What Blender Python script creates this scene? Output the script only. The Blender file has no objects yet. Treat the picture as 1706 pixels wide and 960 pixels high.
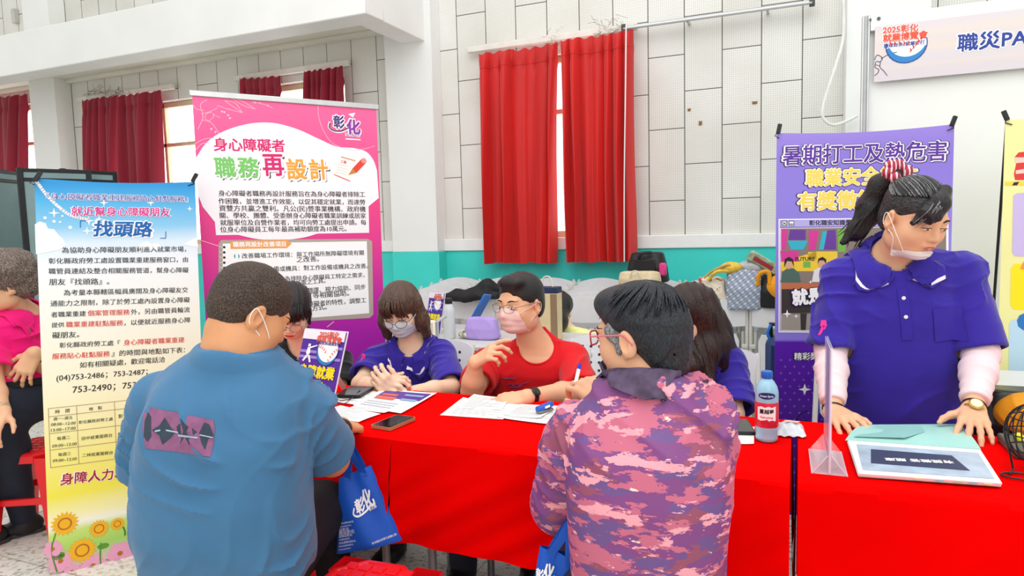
import bpy, math, random
import numpy as np
from mathutils import Matrix, Vector

# ---------------------------------------------------------------- camera, world, light, exposure
SC = bpy.context.scene
COL = SC.collection
YAW, PITCH, ROLL, FPX = 0.39838, -0.08822, -0.02614, 1133.29
CAM = np.array([0.0, 0.0, 1.40])
_f = np.array([-math.sin(YAW) * math.cos(PITCH), math.cos(YAW) * math.cos(PITCH), math.sin(PITCH)])
_r0 = np.array([math.cos(YAW), math.sin(YAW), 0.0])
_u0 = np.cross(_r0, _f)
_r = _r0 * math.cos(ROLL) + _u0 * math.sin(ROLL)
_u = -_r0 * math.sin(ROLL) + _u0 * math.cos(ROLL)
cd = bpy.data.cameras.new('camera'); cam = bpy.data.objects.new('camera', cd); COL.objects.link(cam)
cam.matrix_world = Matrix(((_r[0], _u[0], -_f[0], CAM[0]), (_r[1], _u[1], -_f[1], CAM[1]),
                           (_r[2], _u[2], -_f[2], CAM[2]), (0, 0, 0, 1)))
cd.sensor_width = 36.0; cd.lens = FPX / 1706 * 36.0; cd.clip_start = 0.05; cd.clip_end = 100
SC.camera = cam
SC.view_settings.view_transform = 'Standard'; SC.view_settings.look = 'None'
SC.view_settings.gamma = 1.0; SC.view_settings.use_curve_mapping = False
SC.view_settings.exposure = 0.25
world = bpy.data.worlds.new('hall_daylight'); SC.world = world; world.use_nodes = True
bgn = world.node_tree.nodes['Background']; bgn.inputs[0].default_value = (1.0, 0.985, 0.96, 1); bgn.inputs[1].default_value = 0.80


def area_light(name, loc, size, power, target, col=(1, 1, 1)):
    l = bpy.data.lights.new(name, 'AREA'); l.shape = 'RECTANGLE'; l.size, l.size_y = size; l.energy = power; l.color = col
    o = bpy.data.objects.new(name, l); COL.objects.link(o); o.location = loc
    d = Vector(target) - Vector(loc); o.rotation_euler = d.to_track_quat('-Z', 'Y').to_euler()
    return o


area_light('hall_ceiling_light', (-0.5, 1.0, 6.0), (6.0, 5.0), 170, (-0.5, 2.6, 0))
area_light('hall_front_daylight', (2.5, -3.5, 4.2), (4.0, 3.0), 70, (-0.6, 3.0, 1.2))


# ---------------------------------------------------------------- projection helpers (photo pixel -> point of the place)
def ray(px, py):
    return _f + _r * (px - 853) / FPX + _u * (480 - py) / FPX


def W(px, py, Y=None, Z=None, d=None):
    v = ray(px, py)
    t = d if d is not None else ((Y - CAM[1]) / v[1] if Y is not None else (Z - CAM[2]) / v[2])
    return CAM + v * t


A = lambda *v: np.array(v, float)


def nrm(v):
    v = np.asarray(v, float); return v / (np.linalg.norm(v) + 1e-12)


# ---------------------------------------------------------------- materials
def lin(c):
    if isinstance(c, str):
        c = [int(c[i:i + 2], 16) / 255 for i in (0, 2, 4)]
    return tuple((x / 12.92 if x <= 0.04045 else ((x + 0.055) / 1.055) ** 2.4) for x in c)


_MATS = {}


def new_mat(name):
    m = bpy.data.materials.new(name); m.use_nodes = True
    return m, m.node_tree, m.node_tree.nodes['Principled BSDF']


def mat(name, c, rough=0.6, var=0.06, scale=9.0, bump=0.0, bscale=60.0, metal=0.0, spec=0.4, sheen=0.0, trans=0.0, sss=0.0, emit=0.0, stretch=None, alpha=1.0):
    """plain surface with a little procedural variation of tone and relief"""
    if name in _MATS: return _MATS[name]
    m, nt, b = new_mat(name); N = nt.nodes.new; L = nt.links.new
    c = lin(c)
    b.inputs['Base Color'].default_value = (*c, 1); b.inputs['Roughness'].default_value = rough
    b.inputs['Metallic'].default_value = metal; b.inputs['Specular IOR Level'].default_value = spec
    if sheen: b.inputs['Sheen Weight'].default_value = sheen
    if trans: b.inputs['Transmission Weight'].default_value = trans
    if alpha < 1: b.inputs['Alpha'].default_value = alpha
    if sss:
        b.inputs['Subsurface Weight'].default_value = sss; b.inputs['Subsurface Radius'].default_value = (0.012, 0.005, 0.003)
        b.inputs['Subsurface Scale'].default_value = 1.0
    if emit:
        b.inputs['Emission Color'].default_value = (*c, 1); b.inputs['Emission Strength'].default_value = emit
    tc = N('ShaderNodeTexCoord'); src = tc.outputs['Object']
    if stretch:
        mp = N('ShaderNodeMapping'); mp.inputs['Scale'].default_value = stretch; L(src, mp.inputs[0]); src = mp.outputs[0]
    if var:
        n = N('ShaderNodeTexNoise'); n.inputs['Scale'].default_value = scale; n.inputs['Detail'].default_value = 5; L(src, n.inputs['Vector'])
        r = N('ShaderNodeValToRGB'); r.color_ramp.elements[0].position = 0.3; r.color_ramp.elements[1].position = 0.7
        lo = tuple(max(0, x * (1 - 2 * var)) for x in c); hi = tuple(min(1, x * (1 + var)) for x in c)
        r.color_ramp.elements[0].color = (*lo, 1); r.color_ramp.elements[1].color = (*hi, 1)
        L(n.outputs['Fac'], r.inputs[0]); L(r.outputs[0], b.inputs['Base Color'])
    if bump:
        n2 = N('ShaderNodeTexNoise'); n2.inputs['Scale'].default_value = bscale; n2.inputs['Detail'].default_value = 4; L(src, n2.inputs['Vector'])
        bp = N('ShaderNodeBump'); bp.inputs['Strength'].default_value = bump; bp.inputs['Distance'].default_value = 0.01
        L(n2.outputs['Fac'], bp.inputs['Height']); L(bp.outputs[0], b.inputs['Normal'])
    _MATS[name] = m
    return m


def ramp_mat(name, axis, stops, rough=0.45, noise=0.0, nscale=6.0):
    """printed gradient along one object axis: stops = [(metres, colour), ...]"""
    m, nt, b = new_mat(name); N = nt.nodes.new; L = nt.links.new
    tc = N('ShaderNodeTexCoord'); sx = N('ShaderNodeSeparateXYZ'); L(tc.outputs['Object'], sx.inputs[0])
    mr = N('ShaderNodeMapRange'); a, z = stops[0][0], stops[-1][0]
    mr.inputs['From Min'].default_value = a; mr.inputs['From Max'].default_value = z
    src = sx.outputs[axis]
    if noise:
        n = N('ShaderNodeTexNoise'); n.inputs['Scale'].default_value = nscale; n.inputs['Detail'].default_value = 6; L(tc.outputs['Object'], n.inputs['Vector'])
        ma = N('ShaderNodeMath'); ma.operation = 'MULTIPLY_ADD'; ma.inputs[1].default_value = noise; L(n.outputs['Fac'], ma.inputs[0]); L(src, ma.inputs[2]); src = ma.outputs[0]
    L(src, mr.inputs['Value'])
    r = N('ShaderNodeValToRGB'); e = r.color_ramp.elements
    while len(e) < len(stops): e.new(0.5)
    for i, (p, c) in enumerate(stops):
        e[i].position = (p - a) / (z - a); e[i].color = (*lin(c), 1)
    L(mr.outputs[0], r.inputs[0]); L(r.outputs[0], b.inputs['Base Color']); b.inputs['Roughness'].default_value = rough
    b.inputs['Specular IOR Level'].default_value = 0.3
    return m


# ---------------------------------------------------------------- objects, things, parts
def link(name, verts, faces, m, parent=None, base=None, smooth=40, mi=None):
    """link one mesh object; world-space verts, origin moved to the parent's (or its own) base"""
    verts = np.asarray(verts, float).reshape(-1, 3)
    if parent is not None: org = A(*parent['_o'])
    elif base is not None: org = A(*base)
    else: org = A(*((verts.min(0) + verts.max(0)) / 2)); org[2] = verts[:, 2].min()
    me = bpy.data.meshes.new(name)
    if isinstance(faces, np.ndarray) and faces.ndim == 2:
        nf, k = faces.shape
        me.vertices.add(len(verts)); me.vertices.foreach_set('co', (verts - org).astype(np.float32).ravel())
        me.loops.add(nf * k); me.loops.foreach_set('vertex_index', faces.astype(np.int32).ravel())
        me.polygons.add(nf); me.polygons.foreach_set('loop_start', np.arange(0, nf * k, k, dtype=np.int32))
        me.update(calc_edges=True)
    else:
        me.from_pydata([tuple(v) for v in (verts - org)], [], [tuple(int(i) for i in f) for f in faces]); me.update()
    for mm in (m if isinstance(m, (list, tuple)) else [m]): me.materials.append(mm)
    if mi is not None: me.polygons.foreach_set('material_index', np.asarray(mi, np.int32))
    if smooth:
        me.polygons.foreach_set('use_smooth', np.ones(len(me.polygons), bool))
        if smooth < 180: me.set_sharp_from_angle(angle=math.radians(smooth))
    o = bpy.data.objects.new(name, me); COL.objects.link(o)
    if parent is not None:
        o.parent = parent; o['_o'] = [float(x) for x in org]
    else:
        o.location = org; o['_o'] = [float(x) for x in org]
    return o


def tag(o, label, cat, group=None):
    o['label'] = label; o['category'] = cat
    if group: o['group'] = group
    return o


def thing(name, label, cat, base, group=None):
    o = bpy.data.objects.new(name, None); COL.objects.link(o); o.location = [float(x) for x in base]; o.empty_display_size = 0.1
    o['_o'] = [float(x) for x in base]
    return tag(o, label, cat, group)


def structure(o):
    o['kind'] = 'structure'; return o


def dup(root, delta, label=None, rotz=0.0, group=None):
    """copy of a thing with copies of its parts and sub-parts, moved by delta"""
    r = root.copy(); COL.objects.link(r); r.location = Vector(root.location) + Vector(delta)
    r.rotation_euler = (root.rotation_euler[0], root.rotation_euler[1], root.rotation_euler[2] + rotz)
    if label: r['label'] = label
    if group: r['group'] = group
    for ch in list(root.children):
        c = ch.copy(); COL.objects.link(c); c.parent = r
        for g in list(ch.children):
            e = g.copy(); COL.objects.link(e); e.parent = c
    return r


class MB:
    """collects shapes into one mesh"""
    def __init__(s): s.v = []; s.f = []; s.m = []; s.n = 0; s.cur = 0
    def add(s, v, f):
        v = np.asarray(v, float).reshape(-1, 3); s.v.append(v)
        s.f += [tuple(int(i) + s.n for i in q) for q in f]; s.m += [s.cur] * len(f); s.n += len(v); return s
    def verts(s): return np.concatenate(s.v)
    def obj(s, name, m, parent=None, base=None, smooth=40):
        return link(name, s.verts(), s.f, m, parent, base, smooth, s.m if isinstance(m, (list, tuple)) else None)
    def box(s, c, half, R=None, ch=0.004):
        """box with chamfered edges; R columns = local axes"""
        c = np.asarray(c, float); h = np.asarray(half, float); R = np.eye(3) if R is None else R
        ch = min(ch, h.min() * 0.6)
        pts = []; idx = {}
        for sx in (-1, 1):
            for sy in (-1, 1):
                for sz in (-1, 1):
                    sg = A(sx, sy, sz)
                    for ax in range(3):
                        p = sg * (h - ch); p[ax] = sg[ax] * h[ax]; idx[(sx, sy, sz, ax)] = len(pts); pts.append(p)
        F = []
        for ax in range(3):
            a, b = (ax + 1) % 3, (ax + 2) % 3
            for sg in (-1, 1):
                q = []
                for (i, j) in ((-1, -1), (1, -1), (1, 1), (-1, 1)):
                    k = [0, 0, 0]; k[ax] = sg; k[a] = i; k[b] = j; q.append(idx[(*k, ax)])
                F.append(q if sg > 0 else q[::-1])
        for ax in range(3):
            a, b = (ax + 1) % 3, (ax + 2) % 3
            for i in (-1, 1):
                for j in (-1, 1):
                    def g(t, w):
                        k = [0, 0, 0]; k[ax] = t; k[a] = i; k[b] = j; return idx[(*k, w)]
                    q = [g(-1, a), g(1, a), g(1, b), g(-1, b)]
                    F.append(q[::-1] if i * j > 0 else q)
        for sx in (-1, 1):
            for sy in (-1, 1):
                for sz in (-1, 1):
                    q = [idx[(sx, sy, sz, 0)], idx[(sx, sy, sz, 1)], idx[(sx, sy, sz, 2)]]
                    F.append(q if sx * sy * sz > 0 else q[::-1])
        return s.add(c + np.array(pts) @ np.asarray(R).T, F)
    def tube(s, path, r, n=8, closed=False, cap=True):
        P = [np.asarray(p, float) for p in path]; k = len(P); rr = r if hasattr(r, '__len__') else [r] * k
        V = []; prev = None
        for i in range(k):
            t = nrm((P[(i + 1) % k] - P[i - 1]) if closed else (P[min(i + 1, k - 1)] - P[max(i - 1, 0)]))
            if prev is None:
                a = np.cross(t, A(0, 0, 1)); a = np.cross(t, A(1, 0, 0)) if np.linalg.norm(a) < 1e-3 else a
            else: a = prev - t * (prev @ t)
            a = nrm(a); prev = a; b = np.cross(t, a)
            for j in range(n):
                w = 2 * math.pi * j / n; V.append(P[i] + (a * math.cos(w) + b * math.sin(w)) * rr[i])
        F = []
        for i in range(k if closed else k - 1):
            for j in range(n):
                F.append((i * n + j, i * n + (j + 1) % n, ((i + 1) % k) * n + (j + 1) % n, ((i + 1) % k) * n + j))
        if cap and not closed: F += [tuple(range(n))[::-1], tuple((k - 1) * n + j for j in range(n))]
        return s.add(V, F)
    def lathe(s, c, prof, n=24, R=None, sx=1.0, sy=1.0):
        R = np.eye(3) if R is None else R; V = []; k = len(prof)
        for (r, z) in prof:
            for j in range(n):
                w = 2 * math.pi * j / n; V.append((r * math.cos(w) * sx, r * math.sin(w) * sy, z))
        F = [(i * n + j, i * n + (j + 1) % n, (i + 1) * n + (j + 1) % n, (i + 1) * n + j) for i in range(k - 1) for j in range(n)]
        F += [tuple(range(n))[::-1], tuple((k - 1) * n + j for j in range(n))]
        return s.add(np.asarray(c) + np.array(V) @ np.asarray(R).T, F)
    def ball(s, c, r, n=12, R=None):
        r = np.asarray(r if hasattr(r, '__len__') else (r, r, r), float); R = np.eye(3) if R is None else R
        prof = [(math.sin(math.pi * i / n), -math.cos(math.pi * i / n)) for i in range(n + 1)]; prof[0] = (0.02, -1); prof[-1] = (0.02, 1)
        t = MB(); t.lathe((0, 0, 0), prof, n * 2); return s.add(np.asarray(c) + (t.verts() * r) @ np.asarray(R).T, t.f)
    def grid(s, fn, nu, nv, thick=0.0):
        """fn(u,v)->point, u,v in 0..1; optional thickness along the normal"""
        V = np.array([[fn(i / nu, j / nv) for i in range(nu + 1)] for j in range(nv + 1)]); w = nu + 1
        F = [(j * w + i, j * w + i + 1, (j + 1) * w + i + 1, (j + 1) * w + i) for j in range(nv) for i in range(nu)]
        if not thick: return s.add(V.reshape(-1, 3), F)
        du = np.gradient(V, axis=1); dv = np.gradient(V, axis=0); n = np.cross(du, dv); n /= np.linalg.norm(n, axis=2, keepdims=True) + 1e-12
        B = V - n * thick; m = w * (nv + 1)
        F2 = [tuple(m + q for q in f[::-1]) for f in F]
        ring = [i for i in range(w)] + [j * w + nu for j in range(1, nv + 1)] + [nv * w + i for i in range(nu - 1, -1, -1)] + [j * w for j in range(nv - 1, 0, -1)]
        F3 = [(ring[i], m + ring[i], m + ring[(i + 1) % len(ring)], ring[(i + 1) % len(ring)]) for i in range(len(ring))]
        return s.add(np.concatenate([V.reshape(-1, 3), B.reshape(-1, 3)]), F + F2 + F3)
    def prism(s, poly, z0, z1, O=(0, 0, 0), R=None):
        """closed outline (x,y) extruded from z0 to z1 in the frame O,R"""
        R = np.eye(3) if R is None else R; n = len(poly)
        V = [(x, y, z0) for x, y in poly] + [(x, y, z1) for x, y in poly]
        F = [tuple(range(n))[::-1], tuple(range(n, 2 * n))] + [(i, (i + 1) % n, n + (i + 1) % n, n + i) for i in range(n)]
        return s.add(np.asarray(O, float) + np.array(V) @ np.asarray(R).T, F)


def frame(z, x=None):
    """columns x,y,z with given z (and approximate x)"""
    z = nrm(z); x = A(1, 0, 0) if x is None else np.asarray(x, float)
    x = x - z * (x @ z); x = nrm(x) if np.linalg.norm(x) > 1e-6 else nrm(np.cross(z, A(0, 1, 0.1)))
    return np.stack([x, np.cross(z, x), z], 1)


def spline(pts, n=8):
    """Catmull-Rom through points"""
    P = [np.asarray(p, float) for p in pts]; P = [2 * P[0] - P[1]] + P + [2 * P[-1] - P[-2]]; out = []
    for i in range(1, len(P) - 2):
        for k in range(n):
            t = k / n; a, b, c, d = P[i - 1:i + 3]
            out.append(0.5 * (2 * b + (c - a) * t + (2 * a - 5 * b + 4 * c - d) * t * t + (3 * b - a - 3 * c + d) * t ** 3))
    return out + [P[-2]]


# ---------------------------------------------------------------- lettering and flat prints
_TXT = {}


def text2d(s, bold=0.0):
    k = (s, bold)
    if k in _TXT: return _TXT[k]
    c = bpy.data.curves.new('t', 'FONT'); c.body = s; c.size = 1; c.offset = bold; c.resolution_u = 2; c.fill_mode = 'FRONT'
    o = bpy.data.objects.new('t', c); COL.objects.link(o)
    dg = bpy.context.evaluated_depsgraph_get(); me = bpy.data.meshes.new_from_object(o.evaluated_get(dg))
    V = np.array([v.co[:2] for v in me.vertices]).reshape(-1, 2); F = [tuple(p.vertices) for p in me.polygons]
    bpy.data.objects.remove(o); bpy.data.curves.remove(c); bpy.data.meshes.remove(me)
    _TXT[k] = (V, F); return V, F


class Sheet:
    """a flat print surface through photo points; prints sit a fraction of a millimetre above it"""
    def __init__(s, O, U, V, bend=None):
        s.O = np.asarray(O, float); s.U = nrm(U); s.N = nrm(np.cross(s.U, V)); s.V = nrm(V); s.bend = bend   # a hung sheet may be a little skewed
        s.I = np.linalg.inv(np.array([[1, s.U @ s.V], [s.U @ s.V, 1]]))
    def uv(s, px, py):
        r = ray(px, py); t = ((s.O - CAM) @ s.N) / (r @ s.N); p = CAM + r * t - s.O
        return s.I @ A(p @ s.U, p @ s.V)
    def p3(s, uv, lift):
        uv = np.asarray(uv, float).reshape(-1, 2)
        b = s.bend(uv[:, 0], uv[:, 1]) if s.bend else 0
        return s.O + uv[:, :1] * s.U + uv[:, 1:] * s.V + (np.zeros((len(uv), 1)) + lift) * s.N + (np.asarray(b).reshape(-1, 1) if s.bend else 0) * s.N
    def text(s, mb, string, a, b, h=1.0, bold=0.01, lift=0.0012, px=True, shear=0.0):
        """lettering whose middle line runs from pixel a to pixel b; h stretches its height"""
        V, F = text2d(string)
        if not len(V): return
        a, b = (s.uv(*a), s.uv(*b)) if px else (A(*a), A(*b))
        x0, x1 = V[:, 0].min(), V[:, 0].max(); L = np.linalg.norm(b - a); k = L / (x1 - x0); e = (b - a) / L; g = A(-e[1], e[0])
        Q = a + np.outer((V[:, 0] - x0) * k + (V[:, 1] - 0.38) * k * shear, e) + np.outer((V[:, 1] - 0.38) * k * h, g)
        # strokes are thickened by laying shifted copies on one another
        st = bold * k; n = 1 if bold < .006 else (2 if bold < .02 else 4 if bold < .04 else 8)
        for i in range(n):
            w = 2 * math.pi * (i + (.5 if n == 4 else .0)) / n
            mb.add(s.p3(Q + (A(math.cos(w), math.sin(w)) * st if n > 1 else 0), lift + i * .00002), F)
    def poly(s, mb, pts, lift=0.0008, px=True):
        Q = [s.uv(*p) for p in pts] if px else pts
        v0 = np.array(Q); n = len(v0)
        area = sum(v0[i][0] * v0[(i + 1) % n][1] - v0[(i + 1) % n][0] * v0[i][1] for i in range(n))
        if area < 0: v0 = v0[::-1]
        mb.add(s.p3(v0, lift), [tuple(range(n))])
    def line(s, mb, pts, w, lift=0.001, px=True):
        Q = [s.uv(*p) if px else A(*p) for p in pts]
        for a, b in zip(Q[:-1], Q[1:]):
            e = nrm(b - a) * w / 2; g = A(-e[1], e[0])
            mb.add(s.p3([a - g - e * .5, b - g + e * .5, b + g + e * .5, a + g - e * .5], lift), [(0, 1, 2, 3)])
    def disc(s, mb, c, r, lift=0.001, n=20, ry=None, px=True):
        q = s.uv(*c) if px else A(*c); ry = ry or r
        mb.add(s.p3([(q[0] + r * math.cos(2 * math.pi * i / n), q[1] + ry * math.sin(2 * math.pi * i / n)) for i in range(n)], lift), [tuple(range(n))])


# ---------------------------------------------------------------- implicit bodies: smooth unions of limbs, meshed by surface nets
def smin(a, b, k):
    if k <= 0: return np.minimum(a, b)
    h = np.maximum(k - np.abs(a - b), 0) / k
    return np.minimum(a, b) - h * h * k * 0.25


class Sdf:
    def __init__(s): s.p = []
    def _add(s, fn, c, rad, k, op): s.p.append((fn, np.asarray(c, float), float(rad), k, op)); return s
    def cap(s, a, b, r1, r2=None, k=0.02, op='u'):
        a = np.asarray(a, float); b = np.asarray(b, float); r2 = r1 if r2 is None else r2; ab = b - a; q = max(ab @ ab, 1e-12)
        def fn(P):
            t = np.clip(((P - a) @ ab) / q, 0, 1)
            return np.linalg.norm(P - a - t[:, None] * ab, axis=1) - (r1 + (r2 - r1) * t)
        return s._add(fn, (a + b) / 2, np.sqrt(q) / 2 + max(r1, r2), k, op)
    def chain(s, pts, rs, k=0.02, op='u'):
        for i in range(len(pts) - 1): s.cap(pts[i], pts[i + 1], rs[i], rs[i + 1], k, op)
        return s
    def cone(s, a, b, r1, r2, k=0.0, op='u', rnd=0.004):
        """flat-ended tapered cylinder"""
        a = np.asarray(a, float); b = np.asarray(b, float); L = np.linalg.norm(b - a); e = (b - a) / L
        def fn(P):
            x = (P - a) @ e; rad = np.linalg.norm(P - a - x[:, None] * e, axis=1) - (r1 + (r2 - r1) * np.clip(x / L, 0, 1)) + rnd
            z = np.abs(x - L / 2) - L / 2 + rnd
            return np.minimum(np.maximum(rad, z), 0) + np.hypot(np.maximum(rad, 0), np.maximum(z, 0)) - rnd
        return s._add(fn, (a + b) / 2, np.hypot(L / 2, max(r1, r2)), k, op)
    def ell(s, c, r, R=None, k=0.02, op='u'):
        c = np.asarray(c, float); r = np.asarray(r, float); R = np.eye(3) if R is None else np.asarray(R)
        def fn(P):
            q = (P - c) @ R; k0 = np.linalg.norm(q / r, axis=1); k1 = np.linalg.norm(q / (r * r), axis=1) + 1e-9
            return k0 * (k0 - 1) / k1
        return s._add(fn, c, r.max(), k, op)
    def box(s, c, half, R=None, rnd=0.01, k=0.0, op='u'):
        c = np.asarray(c, float); h = np.asarray(half, float) - rnd; R = np.eye(3) if R is None else np.asarray(R)
        def fn(P):
            q = np.abs((P - c) @ R) - h
            return np.linalg.norm(np.maximum(q, 0), axis=1) + np.minimum(q.max(1), 0) - rnd
        return s._add(fn, c, np.linalg.norm(half), k, op)
    def loft(s, O, R, sec, grow=0.0, k=0.03, op='u', ex=2.4, rnd=0.02):
        """sec rows: t along the axis R[:,2], centre offset x, y, half width, half depth"""
        O = np.asarray(O, float); S = np.array(sec, float); T = S[:, 0]
        tt = np.linspace(T[0], T[-1], 64); D = [np.interp(tt, T, S[:, i]) for i in (1, 2, 3, 4)]
        for _ in range(3):
            for d in D: d[1:-1] = (d[:-2] + 2 * d[1:-1] + d[2:]) / 4
        t0, t1 = T[0] - grow * 0.3, T[-1] + grow * 0.3
        def fn(P):
            q = (P - O) @ R; z = q[:, 2]; cx, cy, a, b = [np.interp(z, tt, d) for d in D]; a = a + grow; b = b + grow
            n = (np.abs((q[:, 0] - cx) / a) ** ex + np.abs((q[:, 1] - cy) / b) ** ex) ** (1 / ex)
            d2 = (n - 1) * np.minimum(a, b) + rnd; zd = np.abs(z - (t0 + t1) / 2) - (t1 - t0) / 2 + rnd
            return np.minimum(np.maximum(d2, zd), 0) + np.hypot(np.maximum(d2, 0), np.maximum(zd, 0)) - rnd
        c = O + R[:, 2] * (T[0] + T[-1]) / 2
        rad = np.hypot((T[-1] - T[0]) / 2 + grow, (np.abs(S[:, 1:3]).max(1) + S[:, 3:5].max(1)).max() + grow) + 0.02
        return s._add(fn, c, rad, k, op)
    def half(s, p, n, k=0.01, op='i'):
        """keep the side of a plane that n points away from"""
        p = np.asarray(p, float); n = nrm(n)
        return s._add(lambda P: (P - p) @ n, p, 1e6, k, op)
    def disp(s, fn): return s._add(fn, (0, 0, 0), 1e6, 0, 'd')
    def blocks(s, C, P, hd):
        """values at points P[nb,m,3] of blocks centred C with half diagonal hd"""
        nb, m = P.shape[:2]; d = np.full((nb, m), 1e3)
        for fn, c, rad, k, op in s.p:
            if op in 'ud-' or op == 's':
                near = np.linalg.norm(C - c, axis=1) - rad < hd + k + 0.012 if rad < 1e5 else np.abs(d).min(1) < 0.2
                ix = np.nonzero(near)[0]
            else: ix = np.arange(nb)
            if not len(ix): continue
            v = fn(P[ix].reshape(-1, 3)).reshape(len(ix), m)
            if op == 'u': d[ix] = smin(d[ix], v, k)
            elif op == 's': d[ix] = -smin(-d[ix], v, k)
            elif op == 'i': d[ix] = -smin(-d[ix], -v, k)
            elif op == 'd': d[ix] = d[ix] - v
        return d
    def __call__(s, P):
        P = np.asarray(P, float).reshape(-1, 3); return s.blocks(P, P[:, None, :], 0.03)[:, 0]
    def bounds(s):
        u = [(c - r, c + r) for fn, c, r, k, op in s.p if op == 'u']
        return np.min([a for a, b in u], 0) - 0.02, np.max([b for a, b in u], 0) + 0.02
    def mesh(s, h):
        lo, hi = s.bounds(); n = np.ceil((hi - lo) / (8 * h)).astype(int); B = 8 * h; hd = B * 0.8661
        G = np.stack(np.meshgrid(*[np.arange(k) for k in n], indexing='ij'), -1).reshape(-1, 3)
        C = lo + (G + 0.5) * B
        d = s.blocks(C, C[:, None, :], hd)[:, 0]
        G = G[np.abs(d) < hd * 1.7 + 0.01]; C = lo + (G + 0.5) * B
        r9 = np.arange(9); L = np.stack(np.meshgrid(r9, r9, r9, indexing='ij'), -1).reshape(-1, 3)
        vals = np.empty((len(G), 729))
        for i in range(0, len(G), 400):
            g = G[i:i + 400]; P = lo + (g[:, None, :] * 8 + L[None]) * h
            vals[i:i + 400] = s.blocks(C[i:i + 400], P, hd)
        V = vals.reshape(-1, 9, 9, 9); neg = V < 0
        cnt = sum(neg[:, a:a + 8, b:b + 8, c:c + 8].astype(np.int8) for a in (0, 1) for b in (0, 1) for c in (0, 1))
        bi, x, y, z = np.nonzero((cnt > 0) & (cnt < 8))
        cor = [(a, b, c) for a in (0, 1) for b in (0, 1) for c in (0, 1)]
        cv = np.stack([V[bi, x + a, y + b, z + c] for a, b, c in cor], 1)
        pos = np.zeros((len(bi), 3)); w = np.zeros(len(bi))
        for i in range(8):
            for j in range(i + 1, 8):
                df = np.array(cor[j]) - np.array(cor[i])
                if np.abs(df).sum() != 1: continue
                m = (cv[:, i] < 0) != (cv[:, j] < 0); t = np.where(m, cv[:, i] / np.where(m, cv[:, i] - cv[:, j], 1), 0)
                pos += np.where(m[:, None], np.array(cor[i]) + t[:, None] * df, 0); w += m
        pos /= w[:, None]
        I = G[bi] * 8 + np.stack([x, y, z], 1); verts = lo + (I + pos) * h
        N = n * 8 + 2; gid = (I[:, 0] * N[1] + I[:, 1]) * N[2] + I[:, 2]
        od = np.argsort(gid); sg = gid[od]
        F = []
        st = np.array([N[1] * N[2], N[2], 1])
        for ax in range(3):
            j = [0, 0, 0]; j[ax] = 1; e1 = cor.index(tuple(j)); sA = cv[:, 0] < 0; sB = cv[:, e1] < 0
            a, b = st[(ax + 1) % 3], st[(ax + 2) % 3]
            for flip in (0, 1):
                m = np.nonzero((sA & ~sB) if flip == 0 else (~sA & sB))[0]
                q = np.stack([gid[m], gid[m] - a, gid[m] - a - b, gid[m] - b], 1)
                k = np.minimum(np.searchsorted(sg, q), len(sg) - 1); ok = (sg[k] == q).all(1)
                f = od[k[ok]]; F.append(f if flip == 0 else f[:, ::-1])
        return verts, np.concatenate(F)
    def obj(s, name, m, parent=None, h=0.004, keep=None):
        v, f = s.mesh(h)
        return link(name, v, f, m, parent, smooth=180)
    def onto(s, P, d, steps=40, far=0.25):
        """march points along direction d until they touch the surface"""
        P = np.array(P, float).reshape(-1, 3); d = nrm(d); t = np.zeros(len(P))
        for _ in range(steps):
            v = s(P + d * t[:, None]); v = np.clip(v, -0.02, 0.05); t = np.minimum(t + v * 0.7, far)
        return P + d * t[:, None]


def waves(P, seed, freq, amp, n=6, ani=(1, 1, 1)):
    r = np.random.RandomState(seed); out = np.zeros(len(P)); Q = P * np.array(ani)
    wx = np.sin(Q @ r.randn(3) * freq * 0.6 + r.rand() * 6)
    for i in range(n):
        out += np.sin(Q @ (r.randn(3) * freq * (0.6 + 0.25 * i)) + r.rand() * 6 + wx * 1.6) / (1 + 0.4 * i)
    return out / n * amp


def folds(P, O, ax, freq, amp, seed=0):
    """soft cloth creases: sharp ridges across the axis"""
    r = np.random.RandomState(seed); q = P - O
    u = q @ nrm(ax); w = np.sin(q @ (r.randn(3) * 9) + r.rand() * 6) * 1.3 + np.sin(q @ (r.randn(3) * 21)) * 0.5
    s1 = 1 - np.abs(np.sin(u * freq + w)); s2 = np.clip(0.5 + 0.9 * np.sin(q @ (r.randn(3) * 8) + r.rand() * 6), 0, 1)
    return amp * (s1 ** 2.2) * s2
# ---------------------------------------------------------------- the hall
WY = 6.0
PX0 = W(1203, 208, Y=WY)[0]; PZ0 = W(1235, 205.5, Y=WY)[2]


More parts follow.
